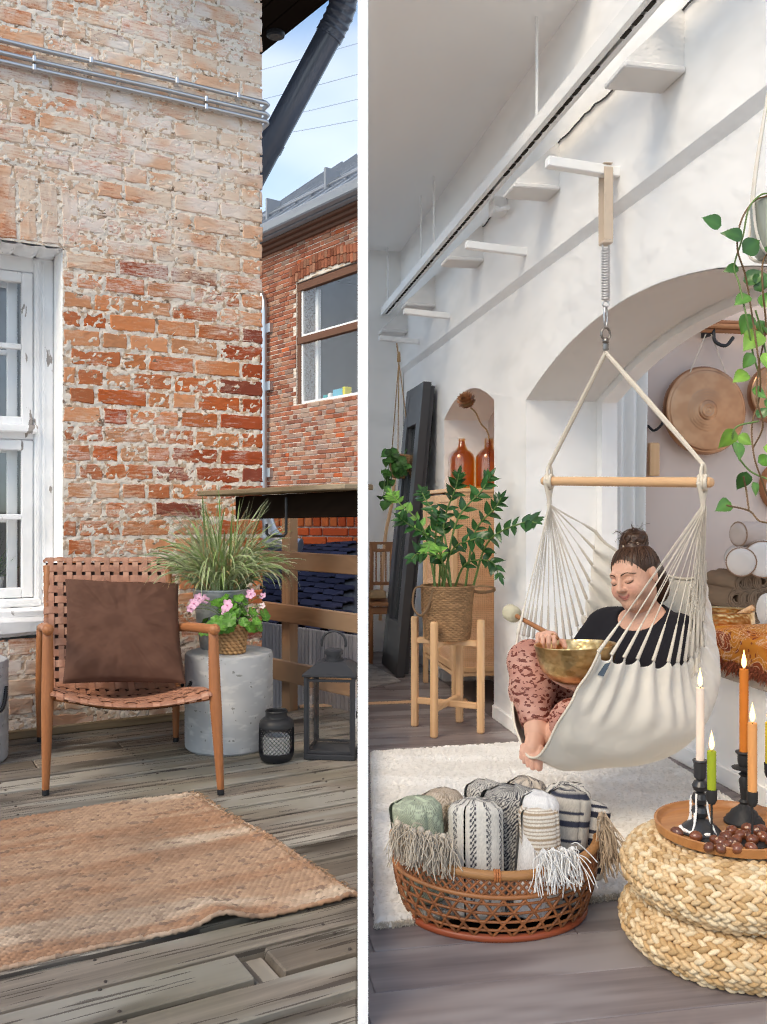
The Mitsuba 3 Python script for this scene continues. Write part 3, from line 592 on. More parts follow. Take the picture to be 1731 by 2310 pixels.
part(ww, 'sash', cat(bbx(W0 + .09, W0 + .13, -.09, -.05, WZ0, WZ0 + 1.0), bbx(W0 + .09, W0 + .13, -.09, -.05, WZ0 + 1.11, WZ1 - .02), bbx(W0 + .13, 3.3, -.09, -.05, WZ0, WZ0 + .04), bbx(W0 + .13, 3.3, -.09, -.05, WZ0 + 1.11, WZ0 + 1.15)), 'white_paint')
part(ww, 'sash', cat(bbx(W0 + .22, W0 + .30, -.30, -.24, WZ0, WZ1)), 'white_paint')
for z0, z1 in ((WZ0 + .04, WZ0 + 1.0), (WZ0 + 1.15, WZ1 - .02)): part(ww, 'pane', (onb([[W0 + .13, -.07, z0], [3.3, -.07, z0], [3.3, -.07, z1], [W0 + .13, -.07, z1]]), [[0, 1, 2, 3]]), 'pane')
part(ww, 'room_shell', cat(bbx(W0 - .3, 3.6, -2.6, -2.5, WZ0 - .3, WZ1 + .4), bbx(W0 - .3, 3.6, -2.5, -.41, WZ0 - .15, WZ0 - .1), bbx(W0 - .3, W0 - .25, -2.5, -.41, WZ0 - .3, WZ1 + .4), bbx(W0 - .3, 3.6, -2.5, -.41, WZ1 + .35, WZ1 + .4), bbx(3.55, 3.6, -2.5, -.41, WZ0 - .3, WZ1 + .4)), 'far_room_shade')
for i, (a, w, h, c) in enumerate(((1.62, .12, .10, (.05, .34, .36)), (1.76, .09, .12, (.75, .75, .72)), (1.90, .26, .16, (.15, .45, .58)), (2.17, .07, .18, (.72, .66, .02)))):
    single('box', M().add(bbx(a, a + w, -.34, -.2, WZ0 - .08, WZ0 + .02 + h, .01), c), 'vc', ['small teal box on the far window sill', 'small white box on the far window sill', 'pale blue box on the far window sill', 'yellow box on the far window sill beside the blue one'][i], 'box')
RG = 5.74
gt = num(fb + '__gutter'); put(gt, cat(bbx(-2.2, 3.6, .30, .44, RG, RG + .17, .02), bbx(-2.2, 3.6, -.1, .30, RG - .02, RG + .05)), 'fascia')
tag(part(fb, 'cornice', cat(bbx(-1.5, 3.4, -.03, .06, 5.56, 5.615), bbx(-1.5, 3.4, -.03, .13, 5.6155, 5.67), bbx(-1.5, 3.4, -.03, .20, 5.6705, 5.715)), 'frame_wood'))
rf = num(fb + '__roof'); put(rf, (onb([[-2.2, .34, RG + .17], [3.6, .34, RG + .17], [3.6, -2.7, RG + 2.55], [-2.2, -2.7, RG + 2.55]]), [[0, 1, 2, 3]]), 'roof_metal')
for i in range(11): part(rf, 'seam', beam(onb([-1.8 + i * .5, .33, RG + .19]), onb([-1.8 + i * .5, -2.68, RG + 2.56]), .02, .035), 'fascia')
for d in (-.25, -.42): part(rf, 'snow_rail', tube([onb([-2.2, d, RG + .62 - d * .78 - .12]), onb([3.6, d, RG + .62 - d * .78 - .12])], .02, 8), 'zinc_pipe')
for a in (-.2, 1.65, 3.2): part(rf, 'snow_bracket', bbx(a, a + .05, -.5, -.2, RG + .55, RG + .98), 'fascia')
dp = num(fb + '__downpipe'); ta = b_at(600, 1000)[0] + .10
put(dp, tube([onb([ta, .1, z]) for z in (-3, 1, 3, 4.55, 4.75)] + [onb([ta - .12, .1, 4.95])], .055, 12), 'zinc_pipe', 30)
for z in (1.7, 3.2, 4.2): part(dp, 'clamp', bbx(ta + .05, ta + .16, .0, .08, z, z + .16), 'zinc_pipe')
# ---------------- eaves and downpipe of the near house
ev = thing('roof_eave', 'dark roof overhang with a round vent above the brick corner', 'roof')
zs = 4.2; ea, eb = np.array([-.841, 6.17, 0]), np.array([-.331, 5.50, 0]); ed = unit(eb - ea)
q = [ea - ed * 1.5, eb + ed * .75, eb + ed * .75 - WW * 1.6, ea - ed * 1.5 - WW * 1.6]
pv = np.array([x + [0, 0, zs] for x in q] + [x + [0, 0, zs + .3] for x in q])
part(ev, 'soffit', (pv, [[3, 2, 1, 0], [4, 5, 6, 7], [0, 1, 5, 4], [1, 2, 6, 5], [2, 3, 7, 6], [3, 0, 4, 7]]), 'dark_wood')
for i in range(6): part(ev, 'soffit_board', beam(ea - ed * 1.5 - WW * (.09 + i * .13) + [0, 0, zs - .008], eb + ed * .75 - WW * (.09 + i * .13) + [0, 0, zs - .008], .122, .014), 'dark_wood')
vq = P(622, 68, (zs - H) * F / (CY - 68)); part(ev, 'vent', lathe([(0, -.03), (.045, -.03), (.058, -.022), (.060, -.008), (.06, 0)], 24, (vq[0], vq[1], zs - .015)), 'black_metal', 30)
part(ev, 'gutter', tube([ea - ed * 1.5 + WW * .05 + [0, 0, zs + .2], eb + ed * .75 + WW * .05 + [0, 0, zs + .2]], .075, 12), 'pipe_blue', 30)
dpn = thing('downpipe', 'dark blue grey downpipe slanting from the eave to the brick corner', 'pipe')
pp = [P(775, 12, 5.55), P(752, 62, 5.6), P(588, 368, 5.75), P(560, 430, 5.8)]
part(dpn, 'pipe', tube(np.linspace(pp[1], pp[2] + (pp[2] - pp[1]) * .2, 4), .080, 20), 'pipe_blue', 30)
el = spline([P(774, -75, 5.5), P(778, -30, 5.52), P(773, 12, 5.56), P(758, 50, 5.59), P(742, 80, 5.607)], 6); part(dpn, 'elbow', tube(el, .085 + .004 * np.cos(np.arange(len(el)) * 2.1), 20), 'pipe_blue', 30)
part(dpn, 'collar', tube(np.linspace(P(748, 70, 5.602), P(741, 83, 5.608), 3), .0865, 20), 'pipe_blue', 30); part(dpn, 'collar', tube(np.linspace(P(616, 316, 5.725), P(606, 335, 5.735), 3), .084, 20), 'pipe_blue', 30)
for i, (ya, yb) in enumerate(((155, 95), (222, 165), (270, 222), (305, 270))):
    single('overhead_wire', tube([P(560, ya + 10, 34), P(700, (ya + yb) / 2 + 3, 31), P(830, yb - 4, 28)], .006, 5), 'dark_metal', ['uppermost thin wire crossing the sky', 'second thin wire from the top crossing the sky', 'third thin wire from the top crossing the sky', 'lowest thin wire crossing the sky above the far roof'][i], 'wire')
# ================================================================ THE ROOM: partition, floor, walls, arch, ceiling
rng = np.random.default_rng(23); random.seed(9)
WS, WD, WO = unit([-.184, 1, 0]), unit([1, .184, 0]), np.array([1.487, 0, 0])
def rw(s, d, z): return WO + WS * s + WD * d + np.array([0, 0, z])
RB = np.stack([WS, WD, [0, 0, 1.]], 1)
def rbx(s0, s1, d0, d1, z0, z1, bev=.004): return mv(bx((s1 - s0, d1 - d0, z1 - z0), ((s0 + s1) / 2, (d0 + d1) / 2, (z0 + z1) / 2), bev=bev), RB, WO)
def rprism(poly, d0, d1):
    v, f = prism(poly, d1 - d0, d0); return np.stack([v[:, 0], v[:, 2], v[:, 1]], 1) @ RB.T + WO, f[:, ::-1]
PD = unit([-.0226, 1, 0]); PN = np.array([PD[1], -PD[0], 0])
def pw(t, d, z): return PD * t + PN * d + np.array([0, 0, z])
pa = thing('partition_wall', 'slim white partition between the deck and the room seen edge on', 'wall')
PB = np.stack([PD, PN, [0, 0, 1.]], 1)
def pbx(t0, t1, z0, z1, th, bev=.0015): return mv(bx((t1 - t0, th, z1 - z0), ((t0 + t1) / 2, 0, (z0 + z1) / 2), bev=bev), PB)
part(pa, 'end_post', pbx(1.925, 2.02, -.2, 3.3, .0222, .0006), 'bright_white')
part(pa, 'lower_panel', pbx(2.0205, 7.45, -.2, .12, .0200), 'plaster')
for t in (3.1, 4.2, 5.3, 6.4, 7.4): part(pa, 'mullion', pbx(t - .03, t + .03, .12, 3.1, .0200), 'white_paint')
part(pa, 'head_rail', pbx(2.0205, 7.45, 3.1, 3.3, .0200), 'white_paint')
for a, b in zip((2.02, 3.13, 4.23, 5.33, 6.43), (3.07, 4.17, 5.27, 6.37, 7.37)): part(pa, 'pane', ([pw(a, 0, .12), pw(b, 0, .12), pw(b, 0, 3.1), pw(a, 0, 3.1)], [[0, 1, 2, 3]]), 'pane')
# floor: laminate boards on a base
fl = struct('floor', (np.array([pw(-3, .012, -.006), pw(7.45, .012, -.006), rw(7.5, 0, -.006), rw(7.5, .36, -.006), rw(4.9, .36, -.006), rw(4.9, 3.3, -.006), rw(-3, 3.3, -.006)]), [[0, 6, 1], [1, 6, 2], [2, 6, 3], [3, 6, 4], [4, 6, 5]]), 'laminate')
s = 1.55; k = 0
while s < 7.4:
    s1 = min(s + .192, 7.42); sc = (s + s1) / 2
    # board limits along WD: partition on the left, wall on the right
    dl = -((WO + WS * sc) @ PN - .013) / (WD @ PN); drr = .9 if s < 5 else -.01
    if s < 2.2: drr = 1.0
    cut = dl - (rng.random() * 1.2)
    while cut < drr:
        a, b = max(cut, dl), min(cut + 1.29, drr)
        if b - a > .03: part('floor', 'board', wood(rbx(s, s1 - .0018, a + .0009, b - .0009, -.008, rng.normal(0, .0003), .0018), WD, k * 2.3), 'laminate'); k += 1
        cut += 1.29
    s = s1
part('floor', 'threshold_strip', wood(rbx(5.38, 5.43, -1.0, -.02, -.002, .006, .004), WD, 3), 'light_wood')
# wall with the arched opening and the niche
aw = thing('arched_wall', 'thick white rendered wall with a wide segmental arch and a small niche', 'wall')
def arc(s0, s1, z0, rise, n=28):
    c, hw = (s0 + s1) / 2, (s1 - s0) / 2; R = (hw * hw + rise * rise) / (2 * rise); x = np.linspace(hw, -hw, n)
    return np.c_[c + x, z0 + rise - R + np.sqrt(R * R - x * x)]
A0, A1 = 2.14, 4.433
def archpoly(s0, s1, z0, rise): return Polygon(np.vstack([[[s0, -.05], [s1, -.05]], arc(s0, s1, z0, rise)]))
N0, N1 = 4.945, 6.03
wall2 = sbox(2.02, -.02, 7.6, 3.3).difference(archpoly(A0, A1, 1.64, .236)).difference(archpoly(N0, N1, 1.70, .125))
def plastered(vf, e=.06, k=.007): v, f = vf; v = np.asarray(v); return v + k * np.stack([nz(v, 5), nz(v + 9, 5), nz(v + 5, 7) * .6], 1), f
part(aw, 'wall', plastered(rprism(wall2, 0, .36)), 'plaster', 30)
led = Polygon([(0, 2.195), (-.028, 2.232), (-.028, 3.3), (0.02, 3.3), (.02, 2.19)])
lv, lf = prism(led, 5.58, 2.02); lv = np.stack([lv[:, 2], lv[:, 0], lv[:, 1]], 1) @ RB.T + WO
part(aw, 'upper_wall', plastered((lv, lf[:, ::-1])), 'plaster', 30)
ar = arc(A0, A1, 1.64, .236, 60); dd = np.linspace(-.001, .354, 24)
pts = np.array([[rw(a, d, z - .003) for d in dd] for a, z in ar]); pts = pts + .006 * nz(pts, 38)[..., None] * np.array([0, 0, 1.]) - np.array([0, 0, .0005])
part(aw, 'arch_soffit', sheet(pts), 'rough_plaster', True)
ringp = archpoly(A0 - .02, A1 + .02, 1.66, .24).difference(archpoly(A0 + .06, A1 - .06, 1.625, .215))
part(aw, 'inner_ring', plastered(rprism(ringp, .3605, .44), .08, .004), 'plaster', 30)
part(aw, 'niche_back', rbx(N0 - .05, N1 + .05, .30, .33, 0, 1.9), 'pink_wall')
for a, b in ((2.03, A0 - .001), (A1 + .001, N0 - .001), (N1 + .001, 7.5)): part(aw, 'skirting', rbx(a, b, -.013, .0, .0, .07, .003), 'white_paint')
# the far end wall, the ceiling, the room beyond the arch
single('end_wall', plastered(rbx(7.32, 7.45, ((WO + WS * 7.32) @ PN - .02) / -(WD @ PN), -.005, -.02, 3.2), .08), 'plaster', 'white far wall at the end of the long room', 'wall', smooth=30)
struct('ceiling', (np.array([pw(3.58, -.01, 3.162), pw(7.6, -.01, 3.162), rw(7.6, .3, 3.162), rw(3.4, .3, 3.162), pw(3.58, -.01, 3.30), pw(7.6, -.01, 3.30), rw(7.6, .3, 3.30), rw(3.4, .3, 3.30)]), [[0, 1, 2, 3], [4, 7, 6, 5], [0, 4, 5, 1], [1, 5, 6, 2], [2, 6, 7, 3], [3, 7, 4, 0]]), 'ceiling_paint')
single('alcove_wall', plastered(rbx(4.91, 5.0, .40, 3.4, -.02, 2.75), .09, .005), 'pink_wall', 'dusty pink end wall behind the gong and the mats', 'wall', smooth=30)
single('alcove_side_wall', rbx(.4, 4.9, 3.3, 3.4, -.02, 2.75), 'plaster', 'white side wall of the room beyond the arch', 'wall')
# corbels, stub beams and the hung cable tray on the wall
for i, Y in enumerate((2.90, 3.93, 5.03, 6.12, 7.0)):
    s = Y * 1.0168; k = thing('wall_corbel', ['nearest white wedge corbel at the upper right of the wall', 'second nearest white corbel above the hanging bracket', 'third white corbel along the upper wall', 'fourth white corbel far along the upper wall', 'farthest white corbel near the end wall'][i], 'corbel', 'white corbels along the upper wall')
    b = -.0275; tri = Polygon([(b, 2.487), (b - .19, 2.487), (b - .19, 2.50), (b, 2.68)]); v, f = prism(tri, .13, s - .065)
    put(k + '__gusset', plastered((np.stack([v[:, 2], v[:, 0], v[:, 1]], 1) @ RB.T + WO, f[:, ::-1]), .06, .012), 'rough_plaster', 30)
    put(k + '__plate', plastered(rbx(s - .078, s + .078, b - .205, b - .001, 2.466, 2.486, .006), .06, .010), 'rough_plaster', 30)
for i, Y in enumerate((4.29, 5.69, 6.55)):
    single('stub_beam', wood(beam(rw(Y * 1.0168, -.026, 2.325), rw(Y * 1.0168, -.32, 2.345), .035, .035), WD), 'white_paint', ['white stub beam sticking out of the wall beyond the hanging bracket', 'farther white stub beam sticking out of the wall', 'white stub beam carrying the hanging basket'][i], 'beam')
ct = thing('cable_tray', 'long white slotted cable tray hung on rods beside the wall', 'tray')
td = -.16
def tray(s, d, z): return rw(s, td + d, z)
part(ct, 'channel', cat(*[beam(tray(2.2, d, z), tray(7.3, d, z), w, t) for d, z, w, t in ((-.028, 2.675, .006, .06), (.028, 2.675, .006, .06), (0, 2.702, .05, .005), (-.018, 2.648, .022, .005), (.018, 2.648, .022, .005))]), 'white_metal')
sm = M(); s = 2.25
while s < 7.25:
    if abs((s % 1.25) - .6) > .06: sm.add(beam(tray(s, -.0, 2.646), tray(s + .055, -.0, 2.646), .017, .006), (.05, .045, .04))  # solid dark boxes, painted as the shade inside the open slots
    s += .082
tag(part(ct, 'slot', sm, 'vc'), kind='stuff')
rods = [(1190, 3.81), (997, 5.6), (976, 5.95), (858, 7.1)]
for px, Y in rods: part(ct, 'rod', tube([tray(Y * 1.0168, .01, 2.70), tray(Y * 1.0168, .01, 3.162)], .006, 6), 'white_metal')
cable = [rw(s, -.029 - .004, 2.66 + .006 * math.sin(s * 7) + .004 * rng.normal()) for s in np.arange(2.2, 5.6, .05)]  # an uneven dark tube that stands in for a crack in the wall
single('wall_cable', tube(cable, .0035, 5), 'dark_metal', 'thin dark crack line drawn as a tube along the upper wall under the corbels', 'cable')
single('junction_box', cat(rbx(4.63, 4.72, -.10, -.027, 2.60, 2.68), tube([rw(4.5, -.07, 2.58), rw(4.6, -.08, 2.6), rw(4.7, -.09, 2.66)], .012)), 'white_metal', 'small white junction fitting on the wall above a stub beam', 'fitting')
# bench, curtain and what hangs beyond the arch
pl = thing('white_plinth', 'white boxed plinth under the bench top', 'plinth'); put(pl + '__front', rbx(1.2, 4.90, .554, .60, .0, .44), 'white_paint'); put(pl + '__skirting', rbx(1.2, 4.90, .54, .5535, 0, .075, .003), 'white_paint'); put(pl + '__top', rbx(3.84, 4.90, .6, 3.2, .40, .44), 'white_paint')
bn = thing('bench_top', 'beige bench top overhanging the white plinth', 'bench'); put(bn, M().add(rbx(1.2, 3.835, .515, 2.6, .441, .477, .004), (.40, .34, .29)), 'vc')
cu_s, cu_z = np.meshgrid(np.linspace(.37, .80, 110), np.linspace(.02, 2.3, 30), indexing='ij')
off = 4.77 + .028 * np.sin(cu_s * 105 + 1.1 * np.sin(cu_s * 23)) * (.75 + .25 * np.sin(cu_z * 1.3)) + .006 * np.sin(cu_z * 3 + cu_s * 40)
cp = np.stack([off, cu_s + .006 * np.sin(cu_z * 4), cu_z], -1) @ RB.T + WO
single('curtain', shell(cp, .003), 'curtain_cloth', 'white sheer curtain gathered in folds behind the arch jamb', 'curtain', smooth=True)
def aw_pt(px, py, s=4.88):   # a point of the alcove end wall under a pixel
    k = (px - CX) / F; o = WO + WS * s; d = (k * o[1] - o[0]) / (WD[0] - k * WD[1]); Y = o[1] + WD[1] * d; return d, H - (py - CY) / F * Y
po = thing('bamboo_pole', 'brown bundle of wooden poles fixed above the gong', 'pole')
(d0, z0), (d1, z1) = aw_pt(1525, 738), aw_pt(1720, 757)
for dz, ds in ((.018, 0), (-.006, -.02), (-.026, .004)): part(po, 'stick', wood(tube([rw(4.80 + ds, d0 - .1, z0 + dz), rw(4.80 + ds, (d0 + d1) / 2, z0 + dz), rw(4.80 + ds, d1 + .1, z0 + dz)], .014, 10), WD), 'mid_wood')
d, z = aw_pt(1592, 715)
part(po, 'hanger', cat(rbx(4.80, 4.909, d - .012, d + .012, z0 - .05, z0 + .09), tube(spline([rw(4.80, d, z0 - .02), rw(4.78, d, z0 - .09), rw(4.76, d + .05, z0 - .115), rw(4.75, d + .09, z0 - .07)], 5), .010)), 'black_metal')
def gong(px, py, r, label, hang):
    d, z = aw_pt(px, py, 4.80); g = thing('gong', label, 'gong')
    prof = [(0, .012), (r * .16, .012), (r * .24, .004), (r * .5, -.002), (r * .86, -.004), (r * .97, -.012), (r, -.03), (r * .985, -.05), (r * .97, -.05), (r * .965, -.018), (0, -.004)]
    Rg = np.stack([WD, [0, 0, 1.], -WS], 1); prof = [(a, b + .0009 * math.sin(a * 420)) for a, b in zip(np.interp(np.linspace(0, 10, 121), range(11), [q[0] for q in prof]), np.interp(np.linspace(0, 10, 121), range(11), [q[1] for q in prof]))]; put(g + '__disc', mv(lathe(prof, 64), Rg, rw(4.80, d, z)), 'gong_bronze', 40)
    for sx in hang: put(num(g + '__cord'), tube([rw(4.79, d + sx * r, z + r * .83), rw(4.79, d + sx * r * .15, z0 - .05)], .003, 5), 'vc_cord')
    return g
gong(1597, 925, .242, 'large round bronze gong hanging on the pink wall', (-.45, .42)); gong(1758, 888, .165, 'smaller gong at the right edge behind the hanging plant', (-.4,))
d, z = aw_pt(1772, 1098); Rg = np.stack([WD, [0, 0, 1.], -WS], 1)
fd = thing('frame_drum', 'round frame drum with a brown rim at the right edge on the pink wall', 'drum')
part(fd, 'hoop', mv(lathe([(.135, 0), (.15, 0), (.15, .05), (.135, .05), (.135, 0)], 48), Rg, rw(4.9, d, z)), 'mid_wood', 30); part(fd, 'skin', mv(lathe([(0, .046), (.14, .046)], 48), Rg, rw(4.9, d, z)), 'vc')
d, z = aw_pt(1474, 960); single('wall_hook', tube(spline([rw(4.9, d - .02, z + .0), rw(4.85, d - .01, z - .03), rw(4.82, d + .02, z), rw(4.83, d + .03, z + .03)], 5), .007), 'black_metal', 'small black wall hook beside the curtain', 'hook')
d, z = aw_pt(1470, 1037); single('wooden_clapper', wood(rbx(4.84, 4.875, d - .028, d + .03, z - .09, z + .09), (0, 0, 1)), 'light_wood', 'flat wooden block hanging behind the curtain edge', 'clapper')
# ================================================================ THINGS ON THE TERRACE
rng = np.random.default_rng(31); random.seed(31)
# ---------------- woven leather armchair
ch = thing('armchair', 'woven tan leather armchair with round wooden arms standing on the deck', 'armchair')
FL, FR, RL, RR = G(103, 1793), G(498, 1792), G(90, 1672), G(397, 1673)
def cq(u, v, z): return (FL * (1 - u) + FR * u) * (1 - v) + (RL * (1 - u) + RR * u) * v + np.array([0, 0, z])
def limb(pts, r): return wood(tube(spline(pts, 6), np.interp(np.linspace(0, 1, 6 * (len(pts) - 1) + 1), np.linspace(0, 1, len(r)), r), 14), np.subtract(pts[-1], pts[0]))
for u, du in ((0, .012), (1, -.03)):
    k = part(ch, 'leg', limb([cq(u, 0, .02), cq(u + du * .6, 0.005, .25), cq(u + du, .015, .43), cq(u + du * 1.1, .03, .635)], [.0135, .019, .0235, .0225, .019]), 'teak', True)
    part(k, 'foot', tube([cq(u, 0, 0), cq(u, 0, .021)], .0138, 14), 'black_metal', 30)
    ue = u + du * 1.1
    k = part(ch, 'leg', limb([cq(u, 1, .02), cq(u, 1.0, .25), cq(u + du * .3, .985, .54)], [.0135, .021, .018]), 'teak', True)
    part(k, 'foot', tube([cq(u, 1, 0), cq(u, 1, .021)], .0138, 14), 'black_metal', 30)
    part(ch, 'armrest', limb([cq(ue, .012, .641), cq(ue, .5, .600), cq(u + du * .3, 1.0, .545)], [.0195, .0205, .0175]), 'teak', True)
    part(ch, 'arm_end', wood(ball(.0225, cq(ue, .008, .641), 3), (0, 0, 1)), 'teak', True)
    part(ch, 'side_rail', limb([cq(u + (.035 if u == 0 else -.045), .0, .385), cq(u + (.05 if u == 0 else -.055), .4, .335), cq(u + (.05 if u == 0 else -.055), .80, .325), cq(u + (.055 if u == 0 else -.06), .99, .84)], [.016, .016, .016]), 'teak', True)
part(ch, 'front_rail', limb([cq(.02, .035, .375), cq(.5, .035, .335), cq(.96, .035, .375)], [.014, .014]), 'teak', True)
PROF = spline(np.array([[-.022, .372], [-.004, .402], [.12, .398], [.40, .355], [.68, .310], [.765, .318], [.80, .385], [.87, .55], [.935, .71], [.995, .868], [1.008, .872], [1.016, .858]]), 14)
arcl = np.r_[0, np.cumsum(np.linalg.norm(np.diff(PROF * [.93, 1], axis=0), axis=1))]; arcl /= arcl[-1]
def surf(u, t, off):
    """a point of the woven sling: u across, t from the seat's front edge to the top of the back"""
    v = np.interp(t, arcl, PROF[:, 0]); z = np.interp(t, arcl, PROF[:, 1]); dv = np.interp(t + .01, arcl, PROF[:, 0]) - np.interp(t - .01, arcl, PROF[:, 0]); dz = np.interp(t + .01, arcl, PROF[:, 1]) - np.interp(t - .01, arcl, PROF[:, 1])
    n = unit([-dz, dv * .93]); sag = 4 * u * (1 - u); seat = np.clip((.56 - t) / .1, 0, 1)
    u_ = .045 + .895 * u
    return cq(u_, v + n[0] * off / .93 + .035 * sag * (1 - seat) * np.clip((1 - t) * 6, .3, 1), z + n[1] * off - .052 * sag * seat * np.clip(t * 30 + .55, .5, 1))
NL, NR = 13, 27
def ribbon(rowfn, m, w, th):
    return shell(np.array([rowfn(i) for i in range(m)]), th)
bk = num(ch + '__seat_sling')
lc = lambda: np.array((.335, .158, .098)) * rng.uniform(.82, 1.12)
for i in range(NL):
    uc = (i + .5) / NL; hw = .5 * .0275 / .60; m = NR * 4 + 1
    def row(q):
        t = .004 + q / (m - 1) * .992; o = .0036 * math.cos(PI * (t * NR - .5 + i)); return [surf(uc + s * hw, t, o) for s in (-1, -.4, .4, 1)]
    mm = M().add(ribbon(row, m, 0, .0024), lc())
    if i == 0: put(bk, mm, 'leather', 35); tag(bk)
    else: part(ch, 'strap', mm, 'leather', 35)
for j in range(NR):
    tc = (j + .5) / NR * .992 + .004; hw = .5 * .0305 / 1.27; m = NL * 4 + 5
    def row(q):
        u = (q - 2) / (m - 5); o = -.0036 * math.cos(PI * (u * NL - .5 + j)); uu = np.clip(u, -.012, 1.012)
        if u < 0 or u > 1: o = -.012 if q in (1, m - 2) else -.026; uu = (-.022 if u < 0 else 1.022) if q in (1, m - 2) else (-.004 if u < 0 else 1.004)
        return [surf(uu, tc + s * hw, o) for s in (-1, -.4, .4, 1)]
    part(ch, 'strap', M().add(ribbon(row, m, 0, .0024), lc()), 'leather', 35)
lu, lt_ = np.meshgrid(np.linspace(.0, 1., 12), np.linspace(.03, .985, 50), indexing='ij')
part(ch, 'rear_layer', M().add(sheet(np.array([[surf(u, t, -.026) for u, t in zip(a, b)] for a, b in zip(lu, lt_)])), (.085, .042, .026)), 'leather', True)  # rear pass of the straps, with its shade put into the dark brown
# ---------------- velvet cushion
def cushion(TL, TR, BL, BR, th, n=90, sag=.03, seed=0, wr=.010):
    TL, TR, BL, BR = map(np.asarray, (TL, TR, BL, BR)); u, v = np.meshgrid(np.linspace(-1, 1, n), np.linspace(-1, 1, n)); N = unit(np.cross(TR - TL, BL - TL)); N = N if N[1] < 0 else -N
    pinch = lambda a, b: a * (1 - sag * (1 - b * b))
    x, y = pinch(u, v), pinch(v, u); a, b = (x + 1) / 2, (y + 1) / 2
    base = (TL * (1 - a)[..., None] + TR * a[..., None]) * (1 - b)[..., None] + (BL * (1 - a)[..., None] + BR * a[..., None]) * b[..., None]
    h = th * np.clip((1 - np.abs(u) ** 2.6) * (1 - np.abs(v) ** 2.6), 0, 1) ** .42
    e = np.stack([u * 1.7 + seed, v * 1.7, 0 * u], -1); ang = np.arctan2(v, u); rad = np.hypot(u, v)
    w = wr * (meshkit.fbm(np.stack([ang * 6 + seed, rad * 1.2, 0 * u], -1), 3, seed) - .5) * np.clip(rad * 1.3 - .3, 0, 1) + wr * .8 * (meshkit.fbm(e * 1.6, 3, seed) - .5)
    f1 = base + N * (h + w * (h / th))[..., None]; f2 = base - N * (h * .8)[..., None]
    a1, b1 = sheet(f1); a2, b2 = sheet(f2); return cat((a1, b1), (a2, b2[:, ::-1]))
cs = single('cushion', cushion(P(147, 1306, 4.20), P(403, 1316, 4.22), P(141, 1543, 3.90), P(420, 1543, 3.93), .082, sag=.05, seed=3, wr=.045), 'velvet', 'brown velvet cushion leaning in the woven armchair', 'cushion', smooth=True)
# ---------------- concrete stools
def stool(c, label, slot, rope):
    pr_ = [(0, 0), (.192, 0), (.203, .012), (.2045, .05), (.2045, .432), (.199, .444), (.188, .448), (0, .448)]
    m = trimesh.Trimesh(*lathe(pr_, 72), process=True); m.merge_vertices()
    b = trimesh.creation.box((.10, .060, .034)); a = slot; b.apply_transform(trimesh.transformations.rotation_matrix(a, [0, 0, 1])); b.apply_translation([.222 * math.cos(a), .222 * math.sin(a), .385])
    try: m = trimesh.boolean.difference([m, b])
    except Exception: pass
    st = thing('concrete_stool', label, 'stool', 'pale concrete drum stools on the deck'); put(st + '__body', mv((np.array(m.vertices), np.array(m.faces)), None, c), 'concrete', 30)
    if rope is not None:
        a = np.linspace(-.38, .38, 14) + rope; h = .33 - .09 * np.cos(np.linspace(-PI / 2, PI / 2, 14)); q = np.c_[.207 * np.cos(a), .207 * np.sin(a), h]; q[:, :2] *= (1 + .09 * np.cos(np.linspace(-PI / 2, PI / 2, 14)))[:, None]
        qq = spline(q, 8); ph = np.arange(len(qq)); part(st, 'rope_handle', mv(tube(qq, .0075 + .0022 * np.sin(ph * 1.9), 8), None, c), 'black_metal', True)
    return st
SC = G(517, 1683); stool(SC, 'pale concrete stool beside the armchair carrying the potted plants', -.75, 3.55)
stool(np.array([-1.872, 4.0, 0]), 'pale concrete stool cut off at the left edge of the deck', 2.0, -.35)
# ---------------- grass in a zinc pot
gp = np.array([(500 - CX) / F * 4.37, 4.37, .449])
zp = thing('zinc_pot', 'dented grey zinc pot full of striped ornamental grass standing on the concrete stool', 'pot')
part(zp, 'body', mv(lathe([(0, 0), (.098, 0), (.102, .006), (.118, .12), (.121, .126), (.121, .134), (.12, .14), (.133, .272), (.138, .276), (.138, .284), (.131, .284), (.116, .14), (0, .22)], 40), None, gp), 'galvanised', 35)
part(zp, 'soil', mv(lathe([(0, .262), (.13, .255)], 24), None, gp), 'soil')
og = thing('ornamental_grass', 'tall striped ornamental grass spilling over the zinc pot', 'plant')
def blade(b, az, el, ln, w, droop, col1, col2, n=9):
    s = np.linspace(0, 1, n); d = np.array([math.cos(az), math.sin(az)])
    ang = el - droop * s ** 1.5; dx = np.r_[0, np.cumsum(np.cos(ang[:-1]) * ln / (n - 1))]; dz = np.r_[0, np.cumsum(np.sin(ang[:-1]) * ln / (n - 1))]
    c = b + np.c_[d[0] * dx, d[1] * dx, dz]; sw = rng.normal(0, .012) * s ** 2; side = np.array([-d[1], d[0], 0]); c = c + side * sw[:, None]
    ww_ = w * np.minimum(1, (1 - s) * 3.5) ** .8 * np.minimum(1, .5 + s * 4)
    tw = rng.normal(0, .9); sd = side * math.cos(tw) + np.array([0, 0, 1.]) * math.sin(tw)
    g = np.stack([c - sd * ww_[:, None], c - sd * ww_[:, None] * .45 + [0, 0, -.001], c + sd * ww_[:, None] * .45 + [0, 0, -.001], c + sd * ww_[:, None]], 1)
    cc = np.broadcast_to(np.array([col2, col1, col1, col2])[None], (n, 4, 3)).reshape(-1, 3); v, f = sheet(g); return v, f, cc
gm = M()
